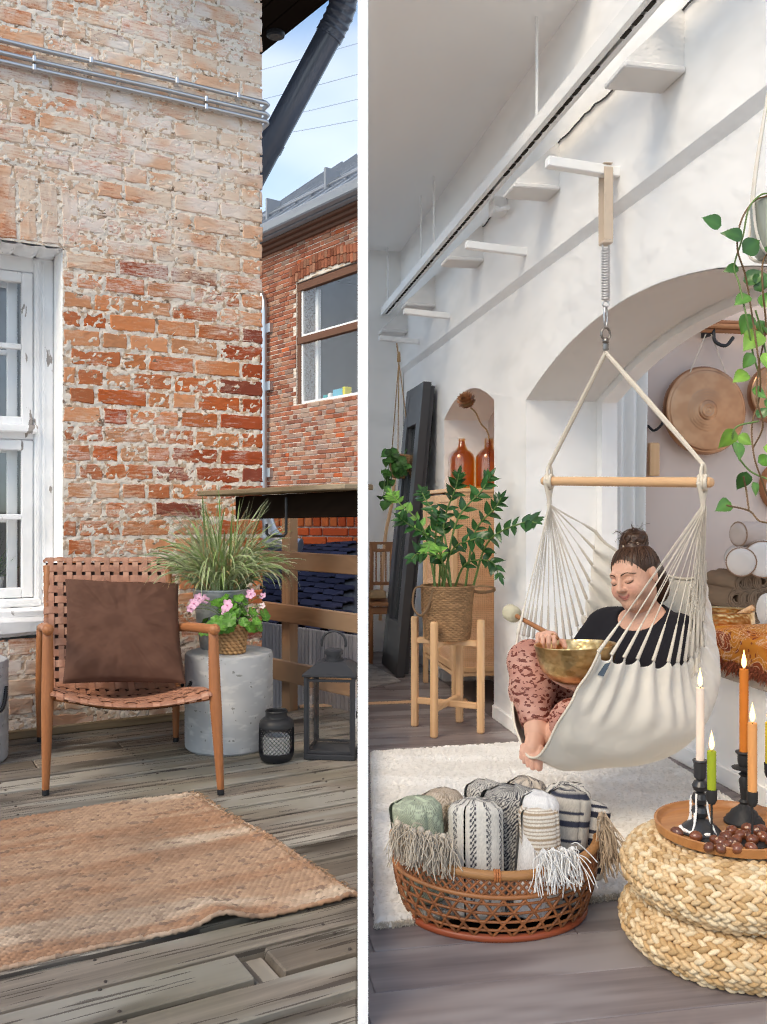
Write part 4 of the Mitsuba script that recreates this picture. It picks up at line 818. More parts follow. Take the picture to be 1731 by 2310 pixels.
for i in range(640):
    a, r = rng.uniform(0, 2 * PI), .10 * math.sqrt(rng.random()); b = gp + [r * math.cos(a), r * math.sin(a), .26]
    az = a + rng.normal(0, .5); el = rng.uniform(.85, 1.56); ln = rng.uniform(.16, .44) * (1.15 if el > 1.2 else 1.0); dr_ = rng.uniform(.9, 3.0) if el < 1.35 else rng.uniform(.1, 1.4)
    k = rng.random(); g1 = np.array((.17, .25, .075)) * rng.uniform(.55, 1.35); g2 = np.array((.78, .78, .58)) * rng.uniform(.75, 1.1) if k < .72 else g1 * 1.25
    if k > .93: g1 = g2 = np.array((.42, .30, .14)) * rng.uniform(.7, 1.1)
    v, f, c = blade(b, az, el, ln, rng.uniform(.0024, .0056), dr_, g1, g2); gm.add((v, f), c)
for px, py, ln in ((492, 1080, 0), (486, 1096, 0)):
    tip = P(px, py, 4.35); v, f, c = blade(gp + [0, 0, .26], rng.uniform(0, 6), 1.53, tip[2] - gp[2] - .25, .0055, .04, (.13, .27, .06), (.2, .33, .1)); gm.add((v, f), c)
tag(part(og, 'blade', gm, 'leaf', True), kind='stuff')
# ---------------- geranium in a woven pot
bp = np.array([(523.5 - CX) / F * 4.19, 4.19, .449])
wp_ = thing('woven_pot', 'small woven straw pot on the front of the concrete stool', 'pot'); wmm = M()
for r in range(9):
    z = .010 + r * .0152; R0 = .051 + .0155 * (z / .14) ** .8; th = np.linspace(0, 2 * PI, 145); lob = np.sin(th * 15 + PI * (r % 2))
    q = np.c_[(R0 + .0045 * lob) * np.cos(th), (R0 + .0045 * lob) * np.sin(th), z + .0035 * np.cos(th * 15 + PI * (r % 2))]; v, f = tube(q, .0062 + .002 * np.abs(lob), 7, cap=False)
    wmm.add((v + bp, f), np.repeat(np.array((.47, .28, .135)) * (.85 + .3 * meshkit.noise(np.c_[th * 4, th * 0 + r * 3.3, th * 0]))[:, None], 7, 0))
part(wp_, 'braid', wmm, 'vc', True); part(wp_, 'liner', mv(lathe([(0, .002), (.049, .002), (.063, .132), (0, .125)], 30), None, bp), 'straw', 30)
ge = thing('geranium', 'pink flowering geranium with round green leaves in the woven pot', 'plant')
def roundleaf(c, nrm, r, col, lob=9):
    fr = frame(np.cross([.2, .3, .9], nrm), nrm) if False else None
    z = unit(nrm); x = unit(np.cross([rng.normal(), rng.normal(), .3], z)); y = np.cross(z, x); th = np.linspace(.18, 2 * PI - .18, 28); vs = [np.asarray(c, float)]; cs_ = [np.array(col) * 1.25]
    for k, q in ((.5, -.10), (1., .06)):
        rr = r * k * (1 + (.07 * np.cos(th * lob) if k == 1 else 0)); h = r * (q + .10 * np.cos(th * 4.5)) * k
        vs += list(c + np.outer(rr * np.cos(th), x) + np.outer(rr * np.sin(th), y) + np.outer(h, z)); cs_ += [np.array(col) * (1.0 if k < 1 else .85)] * 28
    f = [[0, 1 + i, 2 + i] for i in range(27)] + [t for i in range(27) for t in ([1 + i, 29 + i, 30 + i], [1 + i, 30 + i, 2 + i])]
    return np.array(vs), np.array(f), np.array(cs_)
top = bp + [0, 0, .13]; n_leaf = 0
for i in range(62):
    a, el = rng.uniform(0, 2 * PI), rng.uniform(-.25, 1.35); ln = rng.uniform(.055, .165); d = np.array([math.cos(a) * math.cos(el), math.sin(a) * math.cos(el), math.sin(el) * .8]); c = top + d * ln + [0, 0, .0]
    lf = num(ge + '__leaf'); v, f, col = roundleaf(c, d + np.array([0, -.5, .6]) + rng.normal(0, .25, 3), rng.uniform(.022, .036), np.array((.115, .29, .035)) * rng.uniform(.65, 1.25)); mm = M(); mm.add((v, f), col)
    mm.add(tube([top + d * .01, top + d * ln * .6 + [0, 0, .005], c], .0013, 5), (.16, .27, .07)); put(lf, mm, 'leaf', True)
def flower(c, r, col):
    m = M(); z = unit(np.array([rng.normal(0, .3), -1, rng.normal(.35, .2)])); x = unit(np.cross([0, 0, 1.], z)); y = np.cross(z, x)
    for k in range(5):
        a = k * 2 * PI / 5 + rng.normal(0, .12); e = x * math.cos(a) + y * math.sin(a); s = np.cross(z, e); t = np.linspace(0, 1, 6); w = r * .42 * np.sin(PI * np.clip(t * .86 + .06, 0, 1)) ** .7
        g = np.stack([c + np.outer(t * r, e) + np.outer(q * w, s) + np.outer(r * (.18 * t * t - .10 * (q * q)) + r * .06 * np.sin(t * 5 + k), z) for q in (-1, -.4, .4, 1)], 1); v, f = sheet(g)
        m.add((v, f), np.repeat(np.outer(1 - .28 * np.abs(t - .3), col), 4, 0))
    m.add(ball(r * .12, c + z * r * .06, 1), (.55, .1, .25)); return m
for i, (px, py, Y, r) in enumerate(((438, 1362, 4.14, .028), (449, 1350, 4.16, .026), (430, 1373, 4.15, .02), (462, 1352, 4.2, .024), (513, 1366, 4.08, .030), (508, 1380, 4.1, .02), (566, 1340, 4.18, .026), (593, 1344, 4.2, .018), (592, 1366, 4.19, .016))):
    c = P(px, py, Y); k = part(ge, 'flower', flower(c, r, (.72, .60, .62) if i == 8 else (.70, .40, .56)), 'leaf', True); part(k, 'stem', tube(spline([top, (top + c) / 2 + [0, 0, .03], c], 6), .0016, 5), 'leaf_stem', True)
# ---------------- lanterns
la = thing('glass_lantern', 'tall black metal lantern with clear glass sides by the railing', 'lantern')
q0, q1, q2 = G(687, 1713), G(800, 1717), G(667, 1688); lx = unit(q1 - q0); ly = unit(q2 - q0 - lx * ((q2 - q0) @ lx)); Wd = .222; o_ = (q0 + q1) / 2 + ly * Wd / 2; LR = np.stack([lx, ly, [0, 0, 1.]], 1); hw = Wd / 2
def lb(size, c, bev=.002): return mv(bx(size, c, None, bev), LR, o_)
part(la, 'base', cat(lb((Wd, Wd, .006), (0, 0, .018)), *[lb((Wd + .006, .012, .022), (0, s * hw, .012)) for s in (-1, 1)], *[lb((.012, Wd - .008, .022), (s * hw, 0, .0121)) for s in (-1, 1)]), 'dark_metal')
for sx in (-1, 1):
    for sy in (-1, 1): part(la, 'post', lb((.016, .016, .345), (sx * (hw - .004), sy * (hw - .004), .195)), 'dark_metal')
for s, ax in ((-1, 0), (1, 0), (-1, 1), (1, 1)):
    f_ = M(); e = hw - .014
    fr_ = [((.012, .006, .33), (-e, 0, .192)), ((.012, .006, .33), (e, 0, .192)), ((2 * e - .012, .006, .012), (0, 0, .033)), ((2 * e - .012, .006, .012), (0, 0, .351))]
    k = num(la + '__side_frame'); R_ = LR @ (rz(PI / 2) if ax == 0 else np.eye(3)); off = (LR[:, 0] if ax == 0 else LR[:, 1]) * s * (hw - .004)
    put(k, cat(*[mv(bx(a, b, None, .001), R_, o_ + off) for a, b in fr_]), 'dark_metal')
    g_ = np.array([[-e, 0, .04], [e, 0, .04], [e, 0, .345], [-e, 0, .345]]) @ R_.T + o_ + off; part(k, 'pane', (g_, [[0, 1, 2, 3]]), 'pane')
part(la, 'latch', lb((.006, .02, .03), (hw + .008, -hw + .03, .2)), 'dark_metal')
def frus(a, b, z0, z1): v = np.array([[s * r, t * r, z] for r, z in ((a, z0), (b, z1)) for s, t in ((-1, -1), (1, -1), (1, 1), (-1, 1))]); return mv((v, [[0, 1, 5, 4], [1, 2, 6, 5], [2, 3, 7, 6], [3, 0, 4, 7], [4, 5, 6, 7], [3, 2, 1, 0]]), LR, o_)
rf_ = num(la + '__roof'); put(rf_, cat(lb((Wd + .022, Wd + .022, .012), (0, 0, .373)), frus(hw + .008, .062, .3795, .425)), 'dark_metal')
part(la, 'chimney', mv(lathe([(.0, .425), (.042, .425), (.042, .435), (.034, .436), (.034, .452), (.042, .453), (.043, .470), (.036, .476), (0, .479)], 32), LR, o_), 'dark_metal', 35)
hh = np.linspace(-.3, PI + .3, 26); part(la, 'handle', mv(tube(np.c_[.056 * np.cos(hh), 0 * hh, .503 + .054 * np.sin(hh)], .0055, 8), LR, o_), 'dark_metal', True)
sl = np.array([(624 - CX) / F * 4.02, 4.02, 0]); la2 = thing('perforated_lantern', 'small round black lantern with a perforated band standing on the deck', 'lantern')
part(la2, 'base', mv(lathe([(0, .002), (.058, .002), (.069, .010), (.0755, .028), (.077, .042), (.0745, .042), (.06, .02), (0, .012)], 40), None, sl), 'black_metal', 35)
part(la2, 'shoulder', mv(lathe([(.0745, .150), (.077, .150), (.0775, .158), (.074, .176), (.062, .188), (.050, .193), (.0475, .198), (.0475, .214), (.0495, .220), (.0475, .224), (.044, .220), (.044, .196), (.070, .17), (.0745, .15)], 40), None, sl), 'black_metal', 35)
lt = M(); nh = 26
for s in (-1, 1):
    for i in range(nh):
        z = np.linspace(.040, .152, 9); a = i * 2 * PI / nh + s * (z - .04) * 13.2; lt.add(mv(tube(np.c_[.0762 * np.cos(a), .0762 * np.sin(a), z], .0018, 4, ref=(0, 0, 1)), None, sl), (.016, .017, .02))
tag(part(la2, 'lattice', lt, 'vc'), kind='stuff')
single('candle_stub', mv(lathe([(0, .015), (.060, .015), (.060, .108), (.055, .112), (0, .108)], 30), None, sl), 'white_paint', 'white candle inside the small perforated lantern', 'candle', smooth=35)
# ---------------- jute rug
A_, B_ = G(440, 1794), G(803, 2022); ld = unit(np.array([-.845, -.445, 0])); cd = B_ - A_; RL_ = 2.3
RL_ = 1.62; nu, nv = 560, 420; uu, vv = np.meshgrid(np.linspace(0, RL_, nu), np.linspace(0, 1, nv), indexing='ij'); CL_ = np.linalg.norm(cd)
edge = .022 * np.sin(uu * 3.1 + 1) * (vv - .3) + .010 * np.sin(uu * 7.3) * vv ** 3 - .012 * np.sin(uu * 5) * (1 - vv) ** 3
pos = A_ + ld * (uu + .012 * np.sin(vv * 9) * np.exp(-uu * 6))[..., None] + cd * (vv + edge)[..., None]
ruf = np.exp(-((uu - .40) / .06) ** 2) * np.clip(vv - .80, 0, 1) ** 1.2 * .20 + .006 * np.clip(np.sin(uu * 3.6 + .8), 0, 1) * vv ** 4 + .012 * np.exp(-((uu - .95) / .12) ** 2) * np.clip(.2 - vv, 0, 1) * 5
pos[..., 2] = .010 + ruf + .0035 * (meshkit.fbm(np.stack([uu * 7, vv * 8, 0 * uu], -1), 3) - .5) + .004 * (np.abs(uu - .035) < .010)
row = vv * CL_ / .0125; col = uu / .020 + .5 * (np.floor(row) % 2); wv_ = np.sqrt(np.clip(1 - (2 * (row % 1) - 1) ** 2, 0, 1)) * np.sqrt(np.clip(1 - (2 * (col % 1) - 1) ** 2, 0, 1))
pos[..., 2] += .0062 * wv_ * (.7 + .6 * meshkit.noise(np.stack([np.floor(col), np.floor(row), 0 * uu], -1) * 1.7)); low = pos[::8, ::8].copy(); low[..., 2] -= .009
uvr = np.stack([uu, vv * CL_], -1).reshape(-1, 2); ru = thing('jute_rug', 'worn reddish brown jute rug lying on the deck before the armchair', 'rug')
mm = M(); mm.add(sheet(pos), (1, 1, 1), uvr); put(ru + '__weave', mm, 'jute', True); mm = M(); v_, f_ = sheet(low); mm.add((v_, f_[:, ::-1]), (1, 1, 1), np.stack([uu, vv], -1)[::8, ::8].reshape(-1, 2)); put(ru + '__underside', mm, 'jute', True)
for nm_2, q in (('right_edge', pos[0]), ('front_edge', pos[:, -1]), ('back_edge', pos[:, 0])): ek = q[::3] - [0, 0, .005]; mm = M(); v_, f_ = tube(ek, .0068 + .0012 * np.sin(np.arange(len(ek)) * 1.9), 7); mm.add((v_, f_), (1, 1, 1), np.c_[v_ @ ld, v_ @ unit(cd)]); put(ru + '__' + nm_2, mm, 'jute', True)
fm = M()
for i in range(420):
    t = rng.random(); b = A_ + cd * t + np.array([0, 0, .012]) + ld * rng.uniform(0, .035); d = unit(-ld + rng.normal(0, .5, 3)); L = rng.uniform(.008, .024); fm.add(tube([b, b + d * L * .6 + [0, 0, .004], b + d * L + [0, 0, -.002]], .0011, 4), np.array((.40, .25, .15)) * rng.uniform(.5, 1.2))
tag(part(ru, 'frayed_edge', fm, 'vc'), kind='stuff')
# ================================================================ THINGS IN THE ROOM
rng = np.random.default_rng(47); random.seed(47)
# ---------------- rattan cabinet in the niche
cb = thing('rattan_cabinet', 'light wooden cabinet with woven cane panels standing in the niche', 'cabinet')
S0, S1, D0_, D1_ = 5.24, 5.995, -.151, .245
def cuv(vf):
    v = np.asarray(vf[0]); q = (v - WO) @ RB; m = M(); m.add(vf, (1, 1, 1), np.stack([q[:, 0] + q[:, 1], q[:, 2]], 1)); return m
for s in (S0 + .016, S1 - .016):
    for d in (D0_ + .016, D1_ - .016): part(cb, 'leg', wood(rbx(s - .016, s + .016, d - .016, d + .016, .0, 1.212), (0, 0, 1)), 'light_wood')
part(cb, 'top', wood(rbx(S0 - .006, S1 + .006, D0_ - .006, D1_ + .004, 1.212, 1.235), WS), 'light_wood')
part(cb, 'bottom', wood(rbx(S0 + .01, S1 - .01, D0_ + .01, D1_ - .01, .165, .19), WS), 'light_wood')
for nm, a in (('side_panel', rbx(S0 + .008, S0 + .016, D0_ + .032, D1_ - .03, .22, 1.19, .001)), ('back_panel', rbx(S0 + .03, S1 - .03, D1_ - .012, D1_ - .006, .19, 1.2, .001)), ('side_panel', rbx(S1 - .016, S1 - .008, D0_ + .032, D1_ - .03, .19, 1.2, .001))): part(cb, nm, cuv(a), 'cane')
for z in (.19, 1.19): part(cb, 'rail', wood(rbx(S0 + .002, S0 + .022, D0_ + .033, D1_ - .033, z, z + .03), WD), 'light_wood')
for i in range(2):
    a, b = S0 + .034 + i * .345, S0 + .034 + i * .345 + .340; k = num(cb + '__door'); f_ = D0_ + .002
    put(k, wood(cat(rbx(a, a + .045, f_, f_ + .018, .20, 1.20), rbx(b - .045, b, f_, f_ + .018, .20, 1.20), rbx(a + .0455, b - .0455, f_ + .001, f_ + .017, .20, .245), rbx(a + .0455, b - .0455, f_ + .001, f_ + .017, 1.155, 1.20)), (0, 0, 1)), 'light_wood'); part(k, 'cane_panel', cuv(rbx(a + .04, b - .04, f_ + .006, f_ + .012, .24, 1.16, .001)), 'cane')
# ---------------- amber bottles and a dried flower
for i, (px, Y, nm) in enumerate(((1042, 5.45, 'amber glass bottle with a tapered neck, left of the two on the cabinet'), (1103, 5.40, 'amber glass bottle holding the dried flower on the cabinet'))):
    q = np.array([(px - CX) / F * Y, Y, 1.236]); r = .079
    neck = [(.033, .238), (.036, .243), (.030, .248), (.024, .262), (.0185, .285), (.0175, .290), (.021, .292), (.021, .303), (.016, .304)] if i == 0 else [(.030, .240), (.026, .248), (.030, .251), (.030, .258), (.025, .261), (.025, .268), (.030, .271), (.030, .284), (.027, .286), (.027, .3), (.022, .3)]
    prof = [(0, .006), (.06, .003), (.073, .0), (r, .010), (r, .165), (r * .97, .19), (r * .86, .212), (r * .62, .229)] + neck
    k = thing('amber_bottle', nm, 'bottle'); put(k + '__glass', mv(lathe(prof, 40), None, q), 'amber', 40); put(k + '__inner_wall', mv(lathe([(0, .012), (r - .008, .016), (r - .007, .165), (r * .84, .2), (r * .55, .222), (.02, .24), (.014, .29)], 32), None, q), 'amber', 40)
    if i == 1: bq = q
fl_ = thing('dried_flower', 'dried golden brown artichoke flower bending out of the amber bottle', 'flower')
fc = P(1054, 908, 5.36); st_ = spline([bq + [.0, 0, .05], bq + [.0, 0, .31], P(1085, 955, 5.38), P(1073, 930, 5.37), fc + [.02, 0, -.03]], 8); part(fl_, 'stem', tube(st_, .0048, 7), 'dry_stem', True)
ax = unit(np.array([-.35, -.45, .82]))
for ring_, (tilt, n, L) in enumerate(((2.35, 8, .045), (1.85, 11, .055), (1.35, 12, .058), (.95, 10, .058), (.6, 7, .052), (.2, 3, .045))):
    x = unit(np.cross([.3, .9, .2], ax)); y = np.cross(ax, x)
    for i in range(n):
        a = (i + .5 * (ring_ % 2)) / n * 2 * PI; e = x * math.cos(a) + y * math.sin(a); d = ax * math.cos(tilt) + e * math.sin(tilt); w = np.cross(d, np.cross(d, ax) if False else unit(np.cross(ax, e))); sd = unit(np.cross(ax, e)); t = np.linspace(0, 1, 6)
        cn = fc + np.outer(.016 + t * L * .75, d) + np.outer(.014 * t * t, ax); g = np.stack([cn + np.outer(q_ * .017 * np.sin(PI * np.clip(t * .8 + .12, 0, 1)), sd) - np.outer(np.full(6, .004 * q_ * q_), d) for q_ in (-1, 0, 1)], 1)
        part(fl_, 'petal', M().add(shell(g, .003), np.array((.26, .115, .05)) * rng.uniform(.6, 1.5)), 'vc_gloss', True)
part(fl_, 'heart', ball(.03, fc, 2), 'dry_stem', True)
# ---------------- leaning mirror
mr = thing('leaning_mirror', 'tall dark framed mirror leaning against the white wall', 'mirror')
ms0, ms1, mz, dB, dT = 6.17, 6.72, 1.965, -.235, -.05; mu = unit([0, dT - dB, mz]); ML = math.hypot(mz, dT - dB); mn = np.array([0, -mu[2], mu[1]]); MB_ = RB @ np.stack([[1, 0, 0], mu, mn], 1); mo = rw(ms0, dB, .002)
def mb(a0, a1, b0, b1, t0, t1, bev=.003): return mv(bx((a1 - a0, b1 - b0, t1 - t0), ((a0 + a1) / 2, (b0 + b1) / 2, (t0 + t1) / 2), bev=bev), MB_, mo)
mw = ms1 - ms0; fw = .125
part(mr, 'frame', cat(mb(0, fw, 0, ML, 0, .055), mb(mw - fw, mw, 0, ML, 0, .055), mb(fw + .0005, mw - fw - .0005, 0, fw + .22, .001, .054), mb(fw + .0005, mw - fw - .0005, ML - fw - .15, ML, .001, .054)), 'charcoal')
part(mr, 'inner_bead', cat(mb(fw, fw + .02, fw + .22, ML - fw - .15, .0, .038), mb(mw - fw - .02, mw - fw, fw + .22, ML - fw - .15, .0, .038)), 'charcoal')
g_ = np.array([[fw, fw + .2, .018], [mw - fw, fw + .2, .018], [mw - fw, ML - fw - .13, .018], [fw, ML - fw - .13, .018]]) @ MB_.T + mo; part(mr, 'glass', (g_, [[0, 1, 2, 3]]), 'mirror'); part(mr, 'backing', mb(.02, mw - .02, .02, ML - .02, -.03, -.001), 'charcoal')
# ---------------- chair, staff, small rug at the far end
wc_ = thing('wooden_chair', 'slim reddish wooden chair with a slatted back by the far wall', 'chair'); X0, X1, Yc = -.108, .072, 6.85
for x in (X0 + .015, X1 - .012): part(wc_, 'back_leg', wood(tube([[x + .0, Yc, 0], [x, Yc - .005, .45], [x + .004, Yc + .07, .86]], .016, 8), (0, 0, 1)), 'mid_wood', True); part(wc_, 'front_leg', wood(tube([[x, Yc - .30, 0], [x, Yc - .30, .42]], .016, 8), (0, 0, 1)), 'mid_wood', True)
part(wc_, 'seat', wood(bx((X1 - X0, .34, .03), ((X0 + X1) / 2, Yc - .16, .435), bev=.01), (0, 1, 0)), 'mid_wood'); part(wc_, 'apron', wood(bx((X1 - X0 - .03, .02, .05), ((X0 + X1) / 2, Yc - .30, .39)), (1, 0, 0)), 'mid_wood')
part(wc_, 'top_rail', wood(cat(bx((.06, .02, .075), (X0 + .03, Yc + .065, .835)), bx((.06, .02, .075), (X1 - .028, Yc + .065, .835)), bx((X1 - X0 - .11, .02, .02), ((X0 + X1) / 2, Yc + .065, .862)), bx((X1 - X0 - .11, .02, .024), ((X0 + X1) / 2, Yc + .065, .808))), (1, 0, 0)), 'mid_wood')
part(wc_, 'lower_rail', wood(bx((X1 - X0 - .03, .018, .025), ((X0 + X1) / 2, Yc + .015, .56)), (1, 0, 0)), 'mid_wood')
for i in range(3): x = X0 + .052 + i * .037; part(wc_, 'slat', wood(tube([[x, Yc + .013, .565], [x, Yc + .06, .80]], .006, 6), (0, 0, 1)), 'mid_wood', True)
single('seat_pad', cushion([X0, Yc - .02, .50], [X1 - .05, Yc - .02, .50], [X0, Yc - .30, .48], [X1 - .05, Yc - .30, .48], .03, 24), 'dry_stem', 'small brown pad on the seat of the slim wooden chair', 'cushion', smooth=True)
single('wooden_staff', wood(tube(spline([P(858, 1400, 6.98), P(868, 1224, 7.1), P(885, 1130, 7.15), P(893, 1040, 7.2)], 5), .013, 8), (0, 0, 1)), 'light_wood', 'brown wooden staff leaning in the corner behind the chair', 'staff', smooth=True)
struct_rug = single('grey_rug', prism(Polygon([(-.145, 6.72), (.112, 5.88), (-.105, 5.66)]), .008, .001), 'rug_grey', 'corner of a worn pale grey rug by the far chair', 'rug')
# ---------------- hanging basket with ivy
hb_ = thing('hanging_basket', 'small brown hanging basket on ropes with a trailing green vine', 'basket'); hc = P(903, 1050, 6.5); top_ = rw(6.55 * 1.0168, -.19, 2.31)
bm_ = M()
for r in range(11):
    z = r * .0155; R0 = .058 + .028 * math.sin(min(1, z / .15) * PI * .55); v, f = ring((0, 0, z), R0, .0088, 28, 6); bm_.add((v @ ry(.12).T + hc + [0, 0, -.085], f), np.array((.40, .235, .12)) * rng.uniform(.8, 1.15))
part(hb_, 'weave', bm_, 'vc', True); part(hb_, 'soil', mv(lathe([(0, .14), (.078, .14)], 20), None, hc + [0, 0, -.085]), 'soil')
kn = P(900, 816, 6.52); part(hb_, 'knot', cat(tube([top_, kn + [0, 0, .02]], .005, 6), tube([kn + [0, 0, .07], kn], [.010, .014], 8)), 'rope_tan', True)
for a in (.3, 2.4, 4.5): part(hb_, 'rope', tube([kn, hc + [.083 * math.cos(a), .083 * math.sin(a), .075]], .004, 5), 'rope_tan', True)
def heart(c, d, nrm, L, col, W=.8, bend=.25, n=7):
    """a heart or oval leaf from its stalk end c along d"""
    d = unit(d); s = unit(np.cross(nrm, d)); z = np.cross(d, s); t = np.linspace(0, 1, n); w = L * W * .5 * np.sin(PI * np.clip(t, .0, 1) ** .62) ** .85
    g = np.stack([c + np.outer(t * L * (1 - .08 * abs(q)), d) - np.outer(np.full(n, .10 * L * (abs(q) == 1)) * (1 - t) ** 4, d) + np.outer(w * q, s) + np.outer(-bend * L * t * t + .22 * w * abs(q) * 1.0, z) for q in (-1, -.5, 0, .5, 1)], 1)
    cc = np.repeat(np.array(col)[None], n * 5, 0) * np.tile([.95, 1.0, 1.25, 1.0, .95], n)[:, None]; v, f = sheet(g); return v, f, cc
iv = thing('trailing_ivy', 'dark green vine trailing from the small hanging basket', 'plant')
for k_ in range(46):
    t = rng.random(); c = P(*(np.array([903, 1028]) + [rng.uniform(-32, 12), rng.uniform(-14, 40)]) if t < .55 else np.array([880, 1060]) + [rng.normal(-6, 9), rng.uniform(0, 75)], 6.36 + rng.uniform(-.05, .05))
    v, f, cc = heart(c, rng.normal(0, .6, 3) + [-.3, -.2, -.6], [rng.normal(0, .4), -1, .5], rng.uniform(.05, .075), np.array((.055, .15, .03)) * rng.uniform(.6, 1.5), .95); mm = M(); mm.add((v, f), cc); part(iv, 'leaf', mm, 'leaf', True)
part(iv, 'stem', cat(*[tube(spline([P(900, 1020, 6.45), P(880 + x, 1040, 6.37), P(872 + x, 1090 + y, 6.37)], 5), .004, 5) for x, y in ((0, 45), (8, 20), (-6, 30))]), 'leaf_stem', True)
# ---------------- plant stand, basket pot and the plant
ps = thing('plant_stand', 'four legged light wooden plant stand on the laminate floor', 'stand'); pc = np.array([.322, 4.59, 0]); dirs = [np.array(x) for x in ((-.906, .423, 0), (-.423, -.906, 0), (.906, -.423, 0), (.423, .906, 0))]; rad = .178
for d in dirs: part(ps, 'leg', wood(beam(pc + d * rad, pc + d * rad + [0, 0, .565], .034, .034, up=d, bev=.006), (0, 0, 1)), 'light_wood')
for z, n in ((.135, 'lower_cross'), (.445, 'upper_cross')): part(ps, n, wood(cat(beam(pc + dirs[0] * (rad - .018) + [0, 0, z], pc + dirs[2] * (rad - .018) + [0, 0, z], .03, .03), beam(pc + dirs[1] * (rad - .018) + [0, 0, z + .002], pc + dirs[3] * (rad - .018) + [0, 0, z + .002], .03, .026)), dirs[0]), 'light_wood')
sb = thing('seagrass_basket', 'brown seagrass basket with two handles standing on the plant stand', 'basket'); pb = pc + [0, 0, .462]; bm_ = M()
for r in range(30):
    z = .004 + r * .0090; R0 = .108 + .022 * (z / .27) ** .7; th = np.linspace(0, 2 * PI, 97); lob = np.sin(th * 24 + PI * (r % 2)); rr = R0 + .0016 * lob + .002 * np.sin(th * 3 + r * .3)
    v, f = tube(np.c_[rr * np.cos(th), rr * np.sin(th), z + 0 * th], .0056 + .001 * lob, 6, cap=False); bm_.add((v + pb, f), np.repeat(np.array((.36, .215, .115)) * (.72 + .5 * meshkit.noise(np.c_[th * 6, th * 0 + r * 2.3, th * 0]))[:, None], 6, 0))
part(sb, 'weave', bm_, 'vc', True); part(sb, 'bottom', mv(lathe([(0, .002), (.106, .003), (.12, .235), (0, .23)], 30), None, pb), 'straw', 30)
hcol = (.27, .17, .10)
for pts in ([pb + [-.115, -.05, .265], pb + [-.165, -.06, .255], pb + [-.175, -.07, .17], pb + [-.14, -.09, .125], pb + [-.10, -.095, .17], pb + [-.075, -.105, .262]], [pb + [.11, -.06, .262], pb + [.16, -.06, .268], pb + [.225, -.05, .262], pb + [.228, -.03, .243], pb + [.17, .0, .232], pb + [.115, .02, .24]]): part(sb, 'handle', M().add(tube(spline(pts, 8), .0085, 8, sq=.6), hcol), 'vc', True)
zz = thing('zz_plant', 'large glossy green plant with feathery stems in the seagrass basket', 'plant')
tips = [(1036, 1068, 4.5), (1108, 1072, 4.5), (1132, 1122, 4.4), (1212, 1180, 3.98), (1128, 1302, 4.4), (903, 1168, 4.5), (928, 1262, 4.35), (884, 1112, 4.75), (990, 1160, 4.3), (950, 1105, 4.8), (1090, 1215, 4.3), (965, 1240, 4.2)]
for i, (px, py, Y) in enumerate(tips):
    tip = P(px, py, Y); b = pb + [rng.uniform(-.07, .07) + (px - 1000) * .0003, rng.uniform(-.06, .06), .235]; h_ = tip - b; side = np.array([h_[0], h_[1], 0]); arch = .16 * np.linalg.norm(side) / max(.1, h_[2])
    mid = b + h_ * .5 - side * .22 + [0, 0, .05 + .1 * arch]; c = spline([b, mid, b + h_ * .85 - side * .04 + [0, 0, .045 * arch * 4], tip], 10); sk = num(zz + '__stem'); put(sk, tube(c, np.linspace(.0062, .0024, len(c)), 7), 'leaf_stem', True)
    L = np.linalg.norm(np.diff(c, axis=0), axis=1).sum(); nl = int(np.clip(L * .74 / .050, 5, 10)); g0 = np.array((.022, .078, .018)) * rng.uniform(.7, 1.35)
    if i in (7, 11): g0 = np.array((.13, .29, .045))
    for j in range(nl):
        t = .26 + .74 * (j + .5) / nl; k = min(int(t * (len(c) - 1)), len(c) - 2); tg = unit(c[k + 1] - c[k]); sd = unit(np.cross(tg, [0.25 * math.sin(i * 2.1), -1, .25])); lf_len = rng.uniform(.055, .078) * (1 - .45 * max(0, t - .75) * 2)
        for s in (-1, 1):
            v, f, cc = heart(c[k], tg * .75 + sd * s * .85 + rng.normal(0, .18, 3), np.array([rng.normal(0, .35), -.8, .7]), lf_len, g0 * rng.uniform(.7, 1.4), .50, rng.uniform(-.05, .25)); mm = M(); mm.add((v, f), cc); part(sk, 'leaf', mm, 'leaf_gloss', True)
    v, f, cc = heart(c[-1], c[-1] - c[-2], [0, -.8, .6], .05, g0, .42, .1); mm = M(); mm.add((v, f), cc); part(sk, 'leaf', mm, 'leaf_gloss', True)
# ---------------- white shaggy rug
n1, n2 = 380, 380; a_, b_ = np.meshgrid(np.linspace(0, 1, n1), np.linspace(0, 1, n2), indexing='ij')
def xline(Y0, sl, dmax, left):   # end points of an edge of the rug: partition side and plinth side
    x0 = (-.0226 * Y0 + .03); p = np.array([x0, Y0]); d = np.array([1, sl]); t = (dmax - (p[0] - WO[0]) * WD[0] - p[1] * WD[1]) / (d[0] * WD[0] + d[1] * WD[1]); return p, p + d * t
nl_, nr_ = xline(2.392, .272, .40, 0); fl0, fr0 = xline(4.118, .235, .53, 0)
base = (nl_ * (1 - a_)[..., None] + nr_ * a_[..., None]) * (1 - b_)[..., None] + (fl0 * (1 - a_)[..., None] + fr0 * a_[..., None]) * b_[..., None]
p3 = np.concatenate([base, 0 * a_[..., None]], -1); ed_ = np.minimum(np.minimum(a_ * 1.2, (1 - a_) * 1.2), np.minimum(b_, 1 - b_)) * 1.9
hgt = .021 * np.clip(ed_ / .02, 0, 1) ** .5 + .007 * (meshkit.fbm(p3 * [14, 16, 1], 3, 2) - .5) + .009 * (meshkit.noise(p3 * 110, 5) - .5) * np.clip(ed_ / .01, .2, 1); p3[..., 2] = .001 + hgt; p3[..., :2] += .006 * (np.stack([meshkit.noise(p3 * 90, 7), meshkit.noise(p3 * 90, 9)], -1) - .5)
